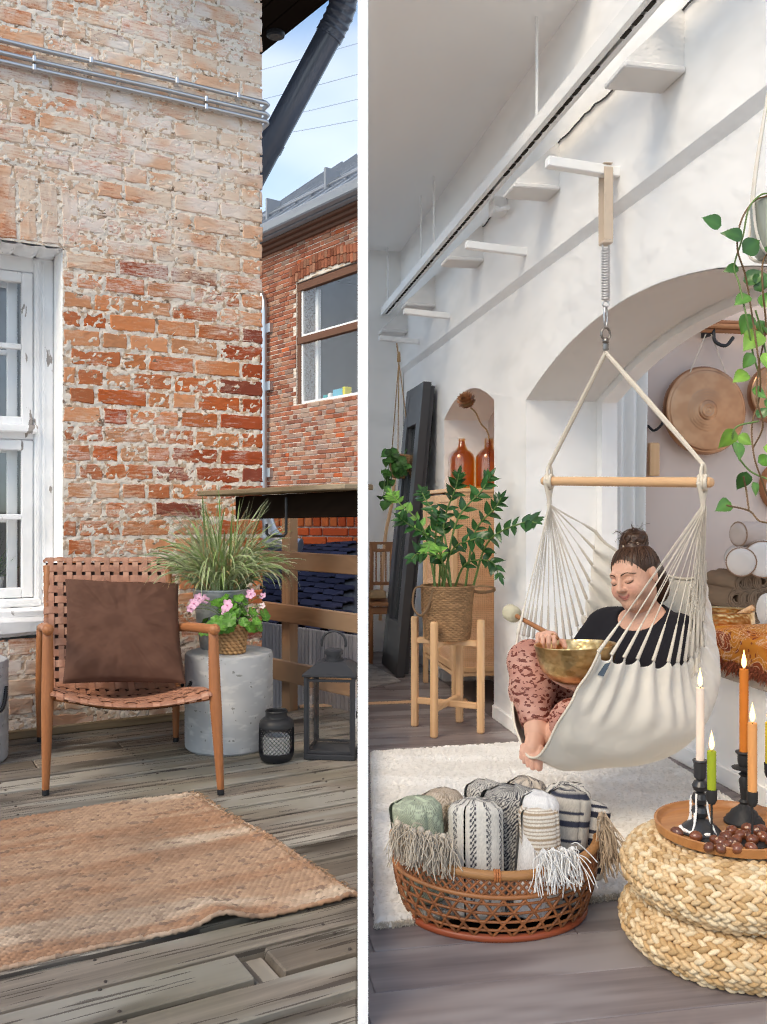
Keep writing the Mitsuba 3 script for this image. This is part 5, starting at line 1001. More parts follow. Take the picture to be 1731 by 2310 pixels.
wr_ = thing('shaggy_rug', 'thick off white shaggy rug on the laminate floor', 'rug'); v, f = sheet(p3); put(wr_ + '__pile', (v, f[:, ::-1]), 'shag', True)
fm = M()
for i in range(2600):
    t = rng.random(); q = np.r_[nl_ + (nr_ - nl_) * t, .004 + .014 * rng.random()]; d = unit([rng.normal(0, .5), -1, rng.normal(.1, .5)]); L = rng.uniform(.006, .013); fm.add(tube([q, q + d * L * .6, q + d * L + [0, 0, -.003]], .0011, 3, cap=False), np.array((.60, .54, .45)) * rng.uniform(.75, 1.1))
tag(part(wr_, 'fringe_fibres', fm, 'vc'), kind='stuff')
# ================================================================ FOREGROUND OF THE ROOM: basket of throws, stools, candles
rng = np.random.default_rng(59); random.seed(59)
ob = thing('wicker_basket', 'oval brown wicker basket with open hexagonal weave full of rolled throws', 'basket')
BC, BR_ = np.array([.309, 2.52, 0]), rz(.10)
def bw_(th, z):   # a point of the basket's wall
    k = z / .195; a = .240 + .042 * k ** .8 + .012 * math.sin(PI * k); b = .192 + .030 * k ** .8 + .010 * math.sin(PI * k)
    return BC + BR_ @ np.array([a * math.cos(th), b * math.sin(th), z + .014 * k * math.cos(2 * th)])
def hoop(z, r, sides=8, sq=1.): return tube([bw_(t, z) for t in np.linspace(0, 2 * PI, 97)], r, sides, cap=False, sq=sq, ref=(0, 0, 1))
CB = np.array((.235, .085, .030))
part(ob, 'rim', M().add(hoop(.193, .0125, 10), (.36, .175, .065)), 'vc_gloss', True); part(ob, 'rim_hoop', M().add(hoop(.134, .0066), (.33, .135, .05)), 'vc_gloss', True); part(ob, 'base_hoop', M().add(hoop(.010, .0105, 10), (.27, .062, .025)), 'vc_gloss', True)
wm = M()
for z in (.036, .062, .088, .114): wm.add(hoop(z, .0040, 6), CB * rng.uniform(.9, 1.2))
nd = 32
for s in (-1, 1):
    for i in range(nd):
        zz_ = np.linspace(.016, .132, 9); wm.add(tube([bw_(i * 2 * PI / nd + s * (z - .016) * 2.7, z) for z in zz_], .0042, 5, ref=(0, 0, 1)), CB * rng.uniform(.75, 1.3))
    for i in range(84):
        zz_ = np.linspace(.136, .184, 4); wm.add(tube([bw_(i * 2 * PI / 84 + s * (z - .136) * 3.2, z) for z in zz_], .0037, 5, ref=(0, 0, 1)), CB * rng.uniform(.8, 1.5))
tag(part(ob, 'hexagonal_weave', wm, 'vc_gloss', True), kind='stuff')
for t in (-1.75, -1.30, -.35, -2.5): part(ob, 'binding', M().add(cat(*[tube([bw_(t + k * .022, .193) + .0145 * np.array([0, math.cos(a) * -1, math.sin(a)]) for a in np.linspace(0, 2 * PI, 12)], .003, 5) for k in range(3)]), (.45, .16, .05)), 'vc_gloss', True)
part(ob, 'bottom', mv(lathe([(0, .006), (.98, .006)], 40), BR_ @ np.diag([.24, .19, 1.]), BC), 'dark_wood')
# ---------------- rolled throws
INK, CRM, TAN, GRN = np.array((.030, .032, .045)), np.array((.66, .62, .55)), np.array((.42, .31, .21)), np.array((.42, .46, .34))
tri = lambda x: np.abs((x % 1) - .5) * 2
def pat_stripes(u, h):   # cream with rows of little black arrows and a chevron band
    k = (u / .046) % 1; row = (np.abs(k - .5) < .18); arrow = (((h / .014) + tri(u / .0085) * .9) % 1) < .48; band = (u % .20 > .155); chev = (((h / .012) + tri(u / .016) * 1.2) % 1) < .5
    return np.where(band, chev, row & arrow)
def pat_zig(u, h): return ((h / .0125 + tri(u / .014) * .9) % 1) < .55
def pat_diam(u, h): d = tri(u / .026) + tri(h / .03); return ((d * 2.2) % 1) < .42
def pat_herr(u, h): return ((h / .016 + tri(u / .05) * 2.2) % 1) < .42
def pat_bars(u, h): k = (h + .01) % .075; return (k < .016) | ((k > .03) & (k < .04) & (u % .2 < .14))
def pat_twill(u, h): return ((h / .011) % 1) < .4
def roll(c, ax, r, L, pat, fg, bg, label, oval=.82, seed=0, n=150, m=84, turn=0.):
    ax = unit(ax); fr = frame(np.cross(ax, [.2, 1, .1]), ax); x, y = fr[:, 0], fr[:, 1]; t = np.linspace(0, 1, m); th = np.linspace(0, 2 * PI, n)
    hcap = np.clip((1 - t) / .12, 0, 1); prof = np.sqrt(1 - (1 - hcap) ** 2.4) * np.clip(t * 14, .0, 1) ** .4; prof[0] = 0
    TT, HH = np.meshgrid(t, th, indexing='ij'); wob = 1 + .10 * (meshkit.fbm(np.stack([np.cos(HH) * 1.3 + seed * 7, np.sin(HH) * 1.3, TT * 2.2], -1), 3, seed) - .5) - .10 * np.exp(-((HH - 2.2) / .10) ** 2)
    wob = wob * (.93 + .13 * HH / (2 * PI)); R_ = r * prof[:, None] * wob; sp = .26 * (1 - prof)[:, None] ** .5 * np.sin(HH + (1 - prof[:, None]) * 17) + .10 * np.sin(HH * 2 + seed) * (TT > .5) * TT
    g = c + (R_ * np.cos(HH + turn))[..., None] * x + (R_ * np.sin(HH + turn) * oval)[..., None] * y + (TT * L + sp * r * .35)[..., None] * ax
    s = r * np.cumsum(np.r_[0, np.hypot(np.diff(prof) * 1, np.diff(t) * L / r)]); on = pat(HH * r, np.repeat(s[:, None], n, 1)) if pat is not None else np.zeros(TT.shape, bool)
    nzc = (.86 + .28 * meshkit.noise(np.stack([HH * 60, TT * 90, 0 * TT], -1), seed))[..., None]; col = np.where(on[..., None], fg, bg) * nzc
    v, f = sheet(g); mm = M(); mm.add((v, f), col.reshape(-1, 3)); return single('rolled_throw', mm, 'vc_matte', label, 'throw', smooth=True)
def tassels(parent, spots, col, L=.075, n=16, spread=.012):
    for (c, d) in spots:
        mm = M()
        for i in range(int(n * 1.6)):
            q = np.asarray(c) + rng.normal(0, spread * .35, 3); dd = unit(np.asarray(d, float) + rng.normal(0, .38, 3)); l = L * rng.uniform(.55, 1.15)
            mm.add(tube(spline([q, q + dd * l * .35 + rng.normal(0, .006, 3), q + dd * l * .7 + [0, 0, -.012] + rng.normal(0, .006, 3), q + dd * l + [0, 0, -.030] + rng.normal(0, .004, 3)], 3), .0015, 4), np.array(col) * rng.uniform(.72, 1.15))
        mm.add(ball(spread * .55, c, 1), np.array(col) * .9); part(parent, 'tassel', mm, 'vc_matte', True)
def at(px, py, Y): return P(px, py, Y)
r1 = roll(at(1078, 2073, 2.415), (.0, .12, 1), .074, 0.311, pat_stripes, INK, CRM, 'cream rolled throw with black arrow stripes at the front of the basket', .8, 1, turn=1.2)
r4 = roll(at(1160, 2078, 2.52), (.02, .10, 1), .090, 0.365, pat_zig, INK, CRM * .95, 'large rolled throw in dense black and white zigzag in the middle of the basket', .9, 2)
r8 = roll(at(1196, 2073, 2.4), (.10, .05, 1), .050, 0.333, None, INK, (.70, .68, .66), 'plain white rolled throw beside the zigzag one', .95, 3)
r9 = roll(at(1262, 2060, 2.50), (.10, .05, 1), .060, 0.343, pat_bars, INK * 1.6, (.48, .44, .38), 'grey rolled throw with broad dark bars at the right of the basket', .85, 4)
r11 = roll(at(1228, 2040, 2.405), (-.06, -.03, 1), .052, 0.272, pat_twill, TAN * .9, CRM * 1.05, 'small beige striped throw draped at the front right of the basket', .8, 5, turn=.5)
r2 = roll(at(1010, 2053, 2.62), (-.05, .1, 1), .068, 0.340, pat_herr, TAN * .7, (.55, .47, .38), 'brown herringbone rolled throw at the back left of the basket', .9, 6)
r1g = roll(at(960, 2033, 2.47), (-.10, -.02, 1), .070, 0.283, pat_diam, GRN * .42, GRN * 1.12, 'pale green rolled throw with a diamond weave at the left of the basket', .85, 7)
r3 = roll(at(1098, 2038, 2.7), (0, .1, 1), .060, 0.358, pat_herr, INK, CRM, 'black and white chevron rolled throw at the back of the basket', .9, 8)
r5 = roll(at(1186, 2038, 2.72), (.03, .1, 1), .062, 0.369, pat_stripes, INK, (.56, .48, .39), 'beige and black flecked rolled throw farthest back in the basket', .9, 9)
r6 = roll(at(1268, 2043, 2.64), (.08, .1, 1), .068, 0.351, pat_stripes, INK, CRM, 'black and cream patterned rolled throw at the back right of the basket', .9, 10, turn=2.)
r10 = roll(at(1322, 1985, 2.53), (.13, .05, 1), .046, 0.215, pat_bars, INK * 1.3, (.56, .53, .48), 'dark striped throw with tan tassels hanging over the right rim', .8, 11)
tassels(r1g, [(at(898 + 17 * i, 1858 + 4 * (i % 3) + 5 * i, 2.335 + .005 * (i % 2) + (.05 if i < 2 else 0)), (-.05, -.5, -.9)) for i in range(8)], (.58, .50, .40), .062, 22, .018)
tassels(r11, [(at(1226 + 22 * i, 1922 - 2 * i, 2.29 + .01 * i), (.1, -.45, -.9)) for i in range(4)], (.76, .75, .73), .07, 18, .014)
tassels(r10, [(at(1356 + 7 * (i % 3), 1838 + 16 * i, 2.45), (.35, -.35, -.9)) for i in range(5)], (.52, .40, .28), .07, 16, .012)
tassels(r2, [(at(1012 + 16 * i, 1822 + 3 * i, 2.53), (-.2, -.5, -.8)) for i in range(3)], (.48, .38, .26), .05, 14, .012)
tassels(r9, [(at(1262 + 14 * i, 1835, 2.40), (0, -.4, -.9)) for i in range(0)], CRM, .05)
# ---------------- two braided stools
PC = np.array([.885, 2.30, 0])
def pouf_rows():
    prof = [(.135, .136), (.165, .1375), (.196, .135), (.226, .127), (.252, .112), (.270, .090), (.276, .063), (.268, .037), (.248, .014)]
    fr = trimesh.creation.icosphere(subdivisions=1); V0, F0 = np.array(fr.vertices), np.array(fr.faces)
    for r, (R, z) in enumerate(prof):
        a0, a1 = prof[max(0, r - 1)], prof[min(len(prof) - 1, r + 1)]; tg = unit([a1[0] - a0[0], a1[1] - a0[1]]); out = np.array([-tg[1], tg[0]]); out = out if (out[0] > 0 or out[1] > 0) else -out
        n = int(2 * PI * R / .0215); m = M()
        for s in (-1, 1):
            for i in range(n):
                a = (i + (.5 if s > 0 else 0) + .04 * rng.normal()) * 2 * PI / n; e = np.array([math.cos(a), math.sin(a), 0]); T_ = np.array([-e[1], e[0], 0]); Sx = e * tg[0] + np.array([0, 0, tg[1]]); O = e * out[0] + np.array([0, 0, out[1]])
                ax = unit(T_ * .86 + Sx * s * .5); bx_ = np.cross(O, ax); sc = rng.uniform(.9, 1.12)
                vv = V0 * [.0180 * sc, .0074 * sc, .0092]; vv = np.outer(vv[:, 0], ax) + np.outer(vv[:, 1], bx_) + np.outer(vv[:, 2] - .012 * (V0[:, 0] ** 2) * .35, O)
                c = e * R + [0, 0, z] + Sx * s * .0078 + O * (.0015 * rng.normal() - .003)
                q = rng.random(); base = np.array((.62, .45, .26)) if q < .5 else np.array((.70, .57, .38)) if q < .8 else np.array((.50, .33, .165))
                m.add((vv + c, F0), base * rng.uniform(.86, 1.08))
        yield m
pf = thing('braided_stool', 'upper braided straw stool carrying the round wooden tray', 'stool', 'round braided straw stools stacked on the floor'); pf2 = thing('braided_stool', 'lower braided straw stool standing on the floor under the other one', 'stool', 'round braided straw stools stacked on the floor')
core = M().add(lathe([(0, .008), (.235, .008), (.258, .04), (.264, .063), (.256, .090), (.235, .112), (.2, .125), (0, .127)], 48), (.30, .20, .11))
for i, m in enumerate(list(pouf_rows()) + [core]):
    nm = 'core' if i == 9 else 'braid'; k1, k2 = num(f'{pf}__{nm}'), num(f'{pf2}__{nm}'); put(k2, m, 'vc', True); base = scene[k2]
    scene[k1] = {**base, 'to_world': T().translate([float(PC[0] + .004), float(PC[1]), .1325]).rotate([0, 0, 1], 47)}; scene[k2] = {**base, 'to_world': T().translate([float(PC[0]), float(PC[1]), 0.0])}
ZT = .2755; TC = np.array([.888, 2.325, ZT])
rt = thing('round_tray', 'round wooden tray with a low rim on top of the braided stools', 'tray')
put(rt + '__plate', wood(mv(lathe([(0, 0), (.168, 0), (.184, .006), (.188, .028), (.1865, .030), (.181, .029), (.177, .019), (.170, .014), (0, .013)], 72), None, TC), (1, .4, 0), 4), 'tray_wood', 35)
ZP = ZT + .0132
def lit(cx, cy, z0, z1, r, col, ridged, label, twist=0):
    k = thing('candle', label, 'candle'); n = max(4, int((z1 - z0) / .0042)) if ridged else 10; pr_ = []
    zz_ = np.linspace(z0, z1, n * 2 + 1 if ridged else n); nth = 36 if ridged else 24; th = np.arange(nth) * 2 * PI / nth
    rr = np.array([r * (1 + (.045 * np.cos(9 * th + (i % 2 == 0) * 0 + (i // 2 % 2) * PI) * (i % 2) if ridged else 0 * th)) for i in range(len(zz_))]); rr[-1] *= .97
    v = np.stack([rr * np.cos(th), rr * np.sin(th), np.repeat(zz_[:, None], nth, 1)], -1) + [cx, cy, 0]; vf = sheet(v, True)
    top = lathe([(r * .97, z1), (r * .8, z1 - .002), (r * .5, z1 - .006), (0, z1 - .007)], 24, (cx, cy, 0)); put(k + '__wax', M().add(cat(vf, top), col), 'wax', True); put(k + '__wick', tube([[cx, cy, z1 - .008], [cx + .001, cy, z1 + .008]], .0011, 5), 'black_metal')
    fl = lathe([(.0004, .001), (.0044, .006), (.0066, .013), (.0064, .020), (.0048, .029), (.0026, .038), (.0010, .045), (.0002, .050)], 12, (cx, cy, z1 + .001)); scene[k + '__flame'] = {**mikit.ply(fl, 'wax', smooth=True), 'emitter': {'type': 'area', 'radiance': {'type': 'rgb', 'value': [.75, .44, .12]}}}
def XY(px, Y): return (px - CX) / F * Y, Y
x, y = XY(1580, 2.30); c1 = thing('candlestick', 'black candlestick of stacked balls with white wax drips', 'candlestick')
put(c1 + '__stem', lathe([(0, ZP), (.052, ZP), (.053, ZP + .005), (.042, ZP + .017), (.026, ZP + .03), (.012, ZP + .038), (.018, ZP + .043), (.022, ZP + .054), (.018, ZP + .066), (.008, ZP + .070), (.017, ZP + .075), (.0215, ZP + .087), (.017, ZP + .099), (.008, ZP + .103), (.016, ZP + .108), (.020, ZP + .119), (.015, ZP + .130), (.009, ZP + .134), (.014, ZP + .138), (.016, ZP + .145), (.0165, ZP + .178), (.019, ZP + .181), (.018, ZP + .184), (0, ZP + .183)], 30, (x, y, 0)), 'pewter', 35)
dm = M()
for i in range(6):
    a = rng.uniform(2.6, 5.6); z = ZP + .06 * rng.random() + .01; q = [[x + r_ * math.cos(a), y + r_ * math.sin(a), z_] for r_, z_ in ((.021, z + .04), (.023, z + .02), (.022, z), (.030, max(ZP + .012, z - .03)), (.048, ZP + .006))]; dm.add(tube(spline(q, 4), .0022 + .002 * rng.random(), 6), (.78, .76, .73))
for i in range(10): a = rng.uniform(2.4, 5.0); dm.add(ball(.008, (x + .042 * math.cos(a), y + .042 * math.sin(a), ZP + .010), 1, (1.3, 1.3, .6)), (.78, .76, .73))
put(c1 + '__wax_drips', dm, 'vc_gloss', True); lit(x, y, ZP + .183, .655, .0102, (.80, .66, .55), False, 'tall white lit candle in the ball candlestick')
x, y = XY(1679, 2.37); c2 = thing('candlestick', 'tall turned black candlestick at the back of the tray', 'candlestick')
put(c2 + '__stem', lathe([(0, ZP), (.050, ZP), (.051, ZP + .006), (.046, ZP + .010), (.044, ZP + .016), (.036, ZP + .022), (.033, ZP + .030), (.018, ZP + .042), (.010, ZP + .050), (.013, ZP + .056), (.008, ZP + .062), (.010, ZP + .085), (.013, ZP + .112), (.008, ZP + .122), (.014, ZP + .127), (.008, ZP + .132), (.010, ZP + .138), (.030, ZP + .142), (.031, ZP + .145), (.012, ZP + .148), (.016, ZP + .158), (.0165, ZP + .178), (.022, ZP + .184), (.021, ZP + .187), (0, ZP + .186)], 30, (x, y, 0)), 'iron', 35); lit(x, y, ZP + .185, .690, .0112, (.52, .155, .015), True, 'tall orange lit honeycomb candle')
def pin(px, Y, zc, label):
    x, y = XY(px, Y); k = thing('candlestick', label, 'candlestick'); put(k + '__stem', lathe([(0, ZP), (.040, ZP), (.0405, ZP + .0025), (.006, ZP + .004), (.0028, ZP + .008), (.0028, zc - .038), (.008, zc - .036), (.0125, zc - .026), (.0132, zc), (.0118, zc), (.0118, zc - .01), (0, zc - .01)], 28, (x, y, 0)), 'iron', 35); return x, y
x, y = pin(1606, 2.235, .418, 'thin black pin candlestick holding the short green candle'); lit(x, y, .411, .512, .0105, (.30, .36, .015), True, 'short green lit honeycomb candle')
x, y = pin(1698, 2.225, .416, 'thin black pin candlestick holding the peach candle'); lit(x, y, .409, .583, .0108, (.66, .30, .10), True, 'peach lit honeycomb candle in front of the orange one')
x, y = pin(1737, 2.28, .470, 'thin black pin candlestick at the right edge of the picture'); lit(x, y, .463, .572, .0105, (.60, .46, .03), True, 'yellow lit honeycomb candle at the right edge')
nuts = [(1528, 1877), (1571, 1885), (1600, 1910), (1627, 1912), (1613, 1893), (1663, 1912), (1695, 1910), (1640, 1905), (1653, 1899), (1638, 1884), (1652, 1871), (1672, 1881), (1687, 1867), (1698, 1893), (1721, 1886), (1708, 1872), (1717, 1869), (1690, 1884), (1662, 1893), (1741, 1896), (1625, 1898)]
for i, (px, py) in enumerate(nuts):
    r = rng.uniform(.0125, .0155); q = G(px, py + 2, ZP + r * .85); a = rng.uniform(0, 2 * PI); R_ = rz(a) @ rx(rng.uniform(-1.2, 1.2)); k = thing('chestnut', 'glossy brown chestnut lying on the tray among the candlesticks', 'chestnut', 'chestnuts scattered on the tray')
    v, f = ball(r, (0, 0, 0), 3, (1.12, 1.0, .88)); v = v + np.outer(np.clip(v[:, 0] / r - .8, 0, 1) * r * .25, [1, 0, 0]); put(k + '__shell', M().add(mv((v, f), R_, q), np.array((.135, .040, .016)) * rng.uniform(.7, 1.3)), 'nut', True)
    if i % 3 != 1: v, f = ball(r * .76, (0, 0, r * .25), 2, (1, .85, .86)); put(k + '__scar', M().add(mv((v, f), R_, q), (.52, .34, .23)), 'vc', True)
# ---------------- on the bench beyond the arch
pcu = thing('paisley_cushion', 'large orange paisley floor cushion with a brown fringe on the bench', 'cushion')
def rbox(s0, s1, d0, d1, z0, z1, r, n=40):
    u = np.linspace(0, 1, n); A = []
    th, ph = np.meshgrid(np.linspace(-PI, PI, n * 3), np.linspace(-PI / 2, PI / 2, n), indexing='ij'); sg = lambda x, p: np.sign(x) * np.abs(x) ** p
    x, y, z = sg(np.cos(ph), .32) * sg(np.cos(th), .22), sg(np.cos(ph), .32) * sg(np.sin(th), .22), sg(np.sin(ph), .55)
    g = np.stack([(s0 + s1) / 2 + x * (s1 - s0) / 2, (d0 + d1) / 2 + y * (d1 - d0) / 2, (z0 + z1) / 2 + z * (z1 - z0) / 2 * (1 + .14 * np.cos(x * 1.4) * np.cos(y * 1.4))], -1); g[..., 2] += .008 * nz(g, 9); return g
g = rbox(1.75, 3.86, .50, 1.25, .478, .640, .05, 44); v, f = sheet(g @ RB.T + WO); gl = g.reshape(-1, 3); mm = M(); mm.add((v, f), (1, 1, 1), np.stack([gl[:, 0] - .35 * gl[:, 1], gl[:, 2] * 1.2 + gl[:, 1]], 1)); put(pcu + '__cover', mm, 'paisley', True)
fm = M()
for i in range(1900):
    q = rw(rng.uniform(2.2, 3.85), .505 + rng.uniform(-.004, .01), .515 + rng.uniform(-.012, .012)) if i < 1500 else rw(3.855 + rng.uniform(-.01, .004), rng.uniform(.52, 1.1), .515); d = (-WD if i < 1500 else WS) * .25 + np.array([0, 0, -1.]) + rng.normal(0, .3, 3); L = rng.uniform(.018, .038); fm.add(tube([q, q + d * L * .5, q + d * L + rng.normal(0, .003, 3)], .0016, 3, cap=False), np.array((.30, .095, .055)) * rng.uniform(.55, 1.3))
tag(part(pcu, 'fringe', fm, 'vc_matte'), kind='stuff')
bb = np.array([(1622 - CX) / F * 4.05, 4.05, .6]); bb = np.array([bb[0], bb[1], .478])
lbw = thing('brass_bowl', 'large brass singing bowl standing on the bench behind the hammock', 'bowl'); put(lbw + '__bowl', mv(lathe([(0, .0), (.09, .004), (.135, .05), (.152, .12), (.150, .182), (.155, .186), (.148, .187), (.140, .18), (.143, .12), (.125, .05), (0, .012)], 60), None, bb), 'brass', 40)
single('bowl_stick', wood(tube([P(1668, 1386, 4.0), P(1700, 1370, 3.95)], [.011, .014], 10), (1, 0, 0)), 'light_wood', 'wooden striker resting on the rim of the brass bowl', 'stick', smooth=True)
def mat_roll(px, py, r, where, Y=4.55):
    q = P(px, py, Y); a = unit([.10, -1, 0]); k = thing('rolled_mat', f'rolled brown mat, {where} under the bolsters', 'mat', 'rolled mats stacked on the bench'); fr = frame(np.cross(a, [0, 0, 1]), a); fr = np.stack([fr[:, 0], fr[:, 1], a], 1)
    th = np.linspace(0, 2 * PI * 4.2, 150); rr = np.linspace(r * .34, r, 150); Ls = [-.0, .33]
    sp = np.stack([np.stack([rr * np.cos(th), rr * np.sin(th), np.full(150, l) - .004 * np.sin(th * .3)], -1) for l in Ls], 0); put(k, M().add(mv(shell(np.transpose(sp, (1, 0, 2)), .006), fr, q - a * .33), np.array((.235, .165, .115)) * rng.uniform(.85, 1.15)), 'vc', 40)
for px, py, r, w_ in ((1664, 1351, .052, 'leftmost in the middle row'), (1690, 1352, .050, 'second from the left in the middle row'), (1711, 1350, .050, 'third from the left in the middle row'), (1679, 1317, .049, 'left one in the top row'), (1698, 1314, .052, 'second from the left in the top row'), (1703, 1389, .05, 'right one in the bottom row'), (1678, 1388, .05, 'left one in the bottom row'), (1733, 1352, .05, 'rightmost in the middle row'), (1722, 1312, .05, 'rightmost in the top row')): mat_roll(px, py, r, w_)
def bolster(px, py, r, L, Y, ax, lab, col):
    q = P(px, py, Y); ax = unit(ax); fr = frame(np.cross(ax, [.1, .2, 1]), ax); fr = np.stack([fr[:, 0], fr[:, 1], ax], 1); prf = [(0, 0), (r * .5, -.004), (r * .86, .004), (r, .02), (r * 1.02, L * .5), (r, L - .02), (r * .86, L - .004), (0, L)]
    v, f = lathe(prf, 40); v = v * (1 + .10 * nz(v + px, 11)[:, None]); k = thing('bolster', lab, 'cushion'); put(k + '__cover', M().add(mv((v, f), fr, q), col), 'vc_matte', True); put(k + '__piping', M().add(mv(ring((0, 0, .012), r * .97, .003, 40, 6), fr, q), (.33, .20, .13)), 'vc', True)
bolster(1673, 1268, .072, .4, 4.42, (.35, 1, 0), 'white round bolster with a brown seam, left of the two above the mats', (.68, .62, .57)); bolster(1722, 1262, .092, .4, 4.40, (.42, 1, 0), 'white round bolster at the right edge above the mats', (.74, .69, .65))
bolster(1662, 1205, .062, .5, 4.50, (.95, .35, 0), 'beige rolled blanket lying on top of the white bolsters', (.56, .46, .40))
bd = thing('white_bundle', 'white cloth bundle with dark piping at the right edge by the mats', 'bundle'); v, f = ball(.06, P(1737, 1375, 4.3), 3, (1, 1, 1.4)); put(bd + '__cloth', M().add((v + .02 * np.stack([nz(v, 14)] * 3, 1), f), (.70, .66, .62)), 'vc_matte', True)
# ---------------- trailing plant hanging in the upper right corner
hp = thing('hanging_pot', 'grey green glazed pot hanging in white cords at the upper right', 'pot'); HC = np.array([(1763 - CX) / F * 2.08, 2.08, 0]); zt, zb2 = H - (455 - CY) / F * 2.08, H - (582 - CY) / F * 2.08
put(hp + '__body', mv(lathe([(0, zb2), (.048, zb2), (.056, zb2 + .01), (.064, zb2 + .06), (.067, zt - .012), (.069, zt - .006), (.066, zt), (.06, zt - .02), (0, zt - .02)], 40), None, HC), 'glaze', 35); apex = HC + [0.0, 0, zt + .42]
for a in (2.3, 3.4, 4.4, .6, 5.6): put(num(hp + '__cord'), tube(spline([apex, HC + [.06 * math.cos(a), .06 * math.sin(a), zt + .10], HC + [.072 * math.cos(a), .072 * math.sin(a), zt - .03], HC + [.066 * math.cos(a + .3), .066 * math.sin(a + .3), zb2 + .01], HC + [.01, 0, zb2 - .012]], 6), .0034, 6), 'cotton', True)
vn = thing('trailing_vine', 'trailing vine with heart shaped green leaves hanging down the right edge', 'plant')
YV = 2.03
vines = [[(1735, 440), (1700, 455), (1672, 500), (1664, 560), (1682, 620), (1694, 690), (1706, 770), (1716, 850), (1712, 905), (1697, 960), (1702, 1030), (1722, 1090), (1735, 1130)], [(1738, 436), (1716, 440), (1690, 470), (1676, 535), (1657, 600), (1668, 640), (1684, 712), (1700, 800), (1716, 852)], [(1745, 560), (1722, 590), (1722, 660), (1728, 740), (1712, 830), (1708, 900), (1722, 960), (1700, 1010)], [(1712, 950), (1660, 965), (1656, 1010), (1690, 1060), (1735, 1082)], [(1735, 1180), (1712, 1174), (1690, 1152), (1640, 1140)], [(1705, 700), (1722, 760), (1735, 850)], [(1690, 1150), (1684, 1105), (1678, 1075)]]
for k_, vp in enumerate(vines): part(vn, 'stem', tube(spline([P(px, py, YV + .02 * math.sin(i * 1.7 + k_)) for i, (px, py) in enumerate(vp)], 7), .0020, 6), 'leaf_stem' if k_ % 2 else 'leaf_stem2', True)
LV = [(1624, 507, -160, 44, 0), (1672, 535, 200, 42, 0), (1680, 566, -35, 52, 0), (1664, 604, 170, 32, 0), (1682, 632, -15, 48, 0), (1717, 655, -100, 34, 0), (1688, 668, 150, 40, 1), (1690, 712, 110, 46, 1), (1712, 752, 135, 58, 2), (1722, 690, -60, 42, 1), (1724, 730, 60, 40, 0), (1684, 842, 150, 40, 2), (1700, 880, 20, 36, 1), (1654, 972, 120, 46, 2), (1662, 1000, 80, 40, 1), (1668, 985, 30, 34, 2), (1684, 1068, 110, 42, 0), (1646, 1134, 155, 40, 1), (1714, 1042, -20, 36, 1), (1712, 940, -50, 30, 0), (1724, 800, 60, 44, 2), (1705, 620, 60, 34, 0), (1728, 560, 40, 40, 0), (1696, 800, 120, 36, 1), (1728, 905, 30, 38, 1), (1700, 1090, 70, 30, 1), (1726, 1010, 20, 34, 2), (1712, 725, 70, 34, 1), (1730, 620, 80, 36, 0)]
for (px, py, ang, sz, tone) in LV:
    a = math.radians(ang); c = P(px, py, YV + rng.uniform(-.03, .03)); col = np.array([(.045, .13, .022), (.10, .235, .035), (.21, .38, .05)][tone]) * rng.uniform(.8, 1.2); v, f, cc = heart(c, [math.cos(a), rng.normal(-.2, .2), -math.sin(a)], [rng.normal(0, .35), -1, .35], sz * YV / F * 1.05, col, .82, rng.uniform(.05, .4), 9); mm = M(); mm.add((v, f), cc); part(vn, 'leaf', mm, 'leaf_gloss', True)
# ================================================================ THE HAMMOCK CHAIR AND THE WOMAN IN IT
rng = np.random.default_rng(71); random.seed(71)
HCn = np.array([.853, 3.28, 0]); HF, HB = np.array([-.8, -.6, 0]), np.array([.6, -.8, 0]); HR = np.stack([HF, HB, [0, 0, 1.]], 1)
def lo(v): return np.asarray(v, float) @ HR.T + HCn       # (forward, towards her left, up) -> world
hm = thing('hammock_chair', 'cream cotton hammock chair hanging by a steel spring from the wall bracket', 'hammock chair')
BL_, BR2 = lo([0, -.375, 1.222]), lo([0, .375, 1.197])
part(hm, 'spreader_bar', wood(tube([BL_, BL_ + (BR2 - BL_) * .01, BL_ + (BR2 - BL_) * .99, BR2], [.014, .0172, .0172, .014], 18), BR2 - BL_), 'light_wood', True)
kn = lo([0, 0, 1.690])
# bracket, strap, spring, links
bk_ = thing('wall_bracket', 'white wooden bracket beam carrying the hammock chair', 'bracket'); bs_ = 3.36
dh = float((kn - WO - WS * bs_) @ WD); hx = rw(bs_, dh, 0)
put(bk_ + '__beam', wood(beam(rw(bs_, -.027, 2.330), rw(bs_, -.30, 2.352), .040, .036), WD), 'white_paint'); dS = min(dh, -.075)
zs_ = lambda y: H - (y - CY) / F * kn[1]
sq_ = rw(bs_, dS, 0); st_m = []
for o in (-.024, .024): st_m.append(mv(bx((.034, .003, zs_(385) - zs_(548)), bev=.001), np.stack([WD, WS, [0, 0, 1.]], 1) , sq_ + WS * o + [0, 0, (zs_(372) + zs_(548)) / 2]))
st_m.append(mv(bx((.034, .051, .003), bev=.001), np.stack([WD, WS, [0, 0, 1.]], 1), sq_ + [0, 0, zs_(372) + .004 + (zs_(385) - zs_(548)) * 0])); st_m.append(mv(bx((.034, .051, .012), bev=.003), np.stack([WD, WS, [0, 0, 1.]], 1), sq_ + [0, 0, zs_(546)]))
part(hm, 'strap', cat(*st_m), 'strap_cloth')
sx_, sy_ = sq_[0], sq_[1]; a = np.linspace(0, 2 * PI * 19, 19 * 14); z0_, z1_ = zs_(560), zs_(676); part(hm, 'spring', tube(np.c_[sx_ + .0135 * np.cos(a), sy_ + .0135 * np.sin(a), z0_ + (z1_ - z0_) * a / a[-1]], .0030, 6), 'steel', True)
sv = np.array([sx_, sy_, 0.])
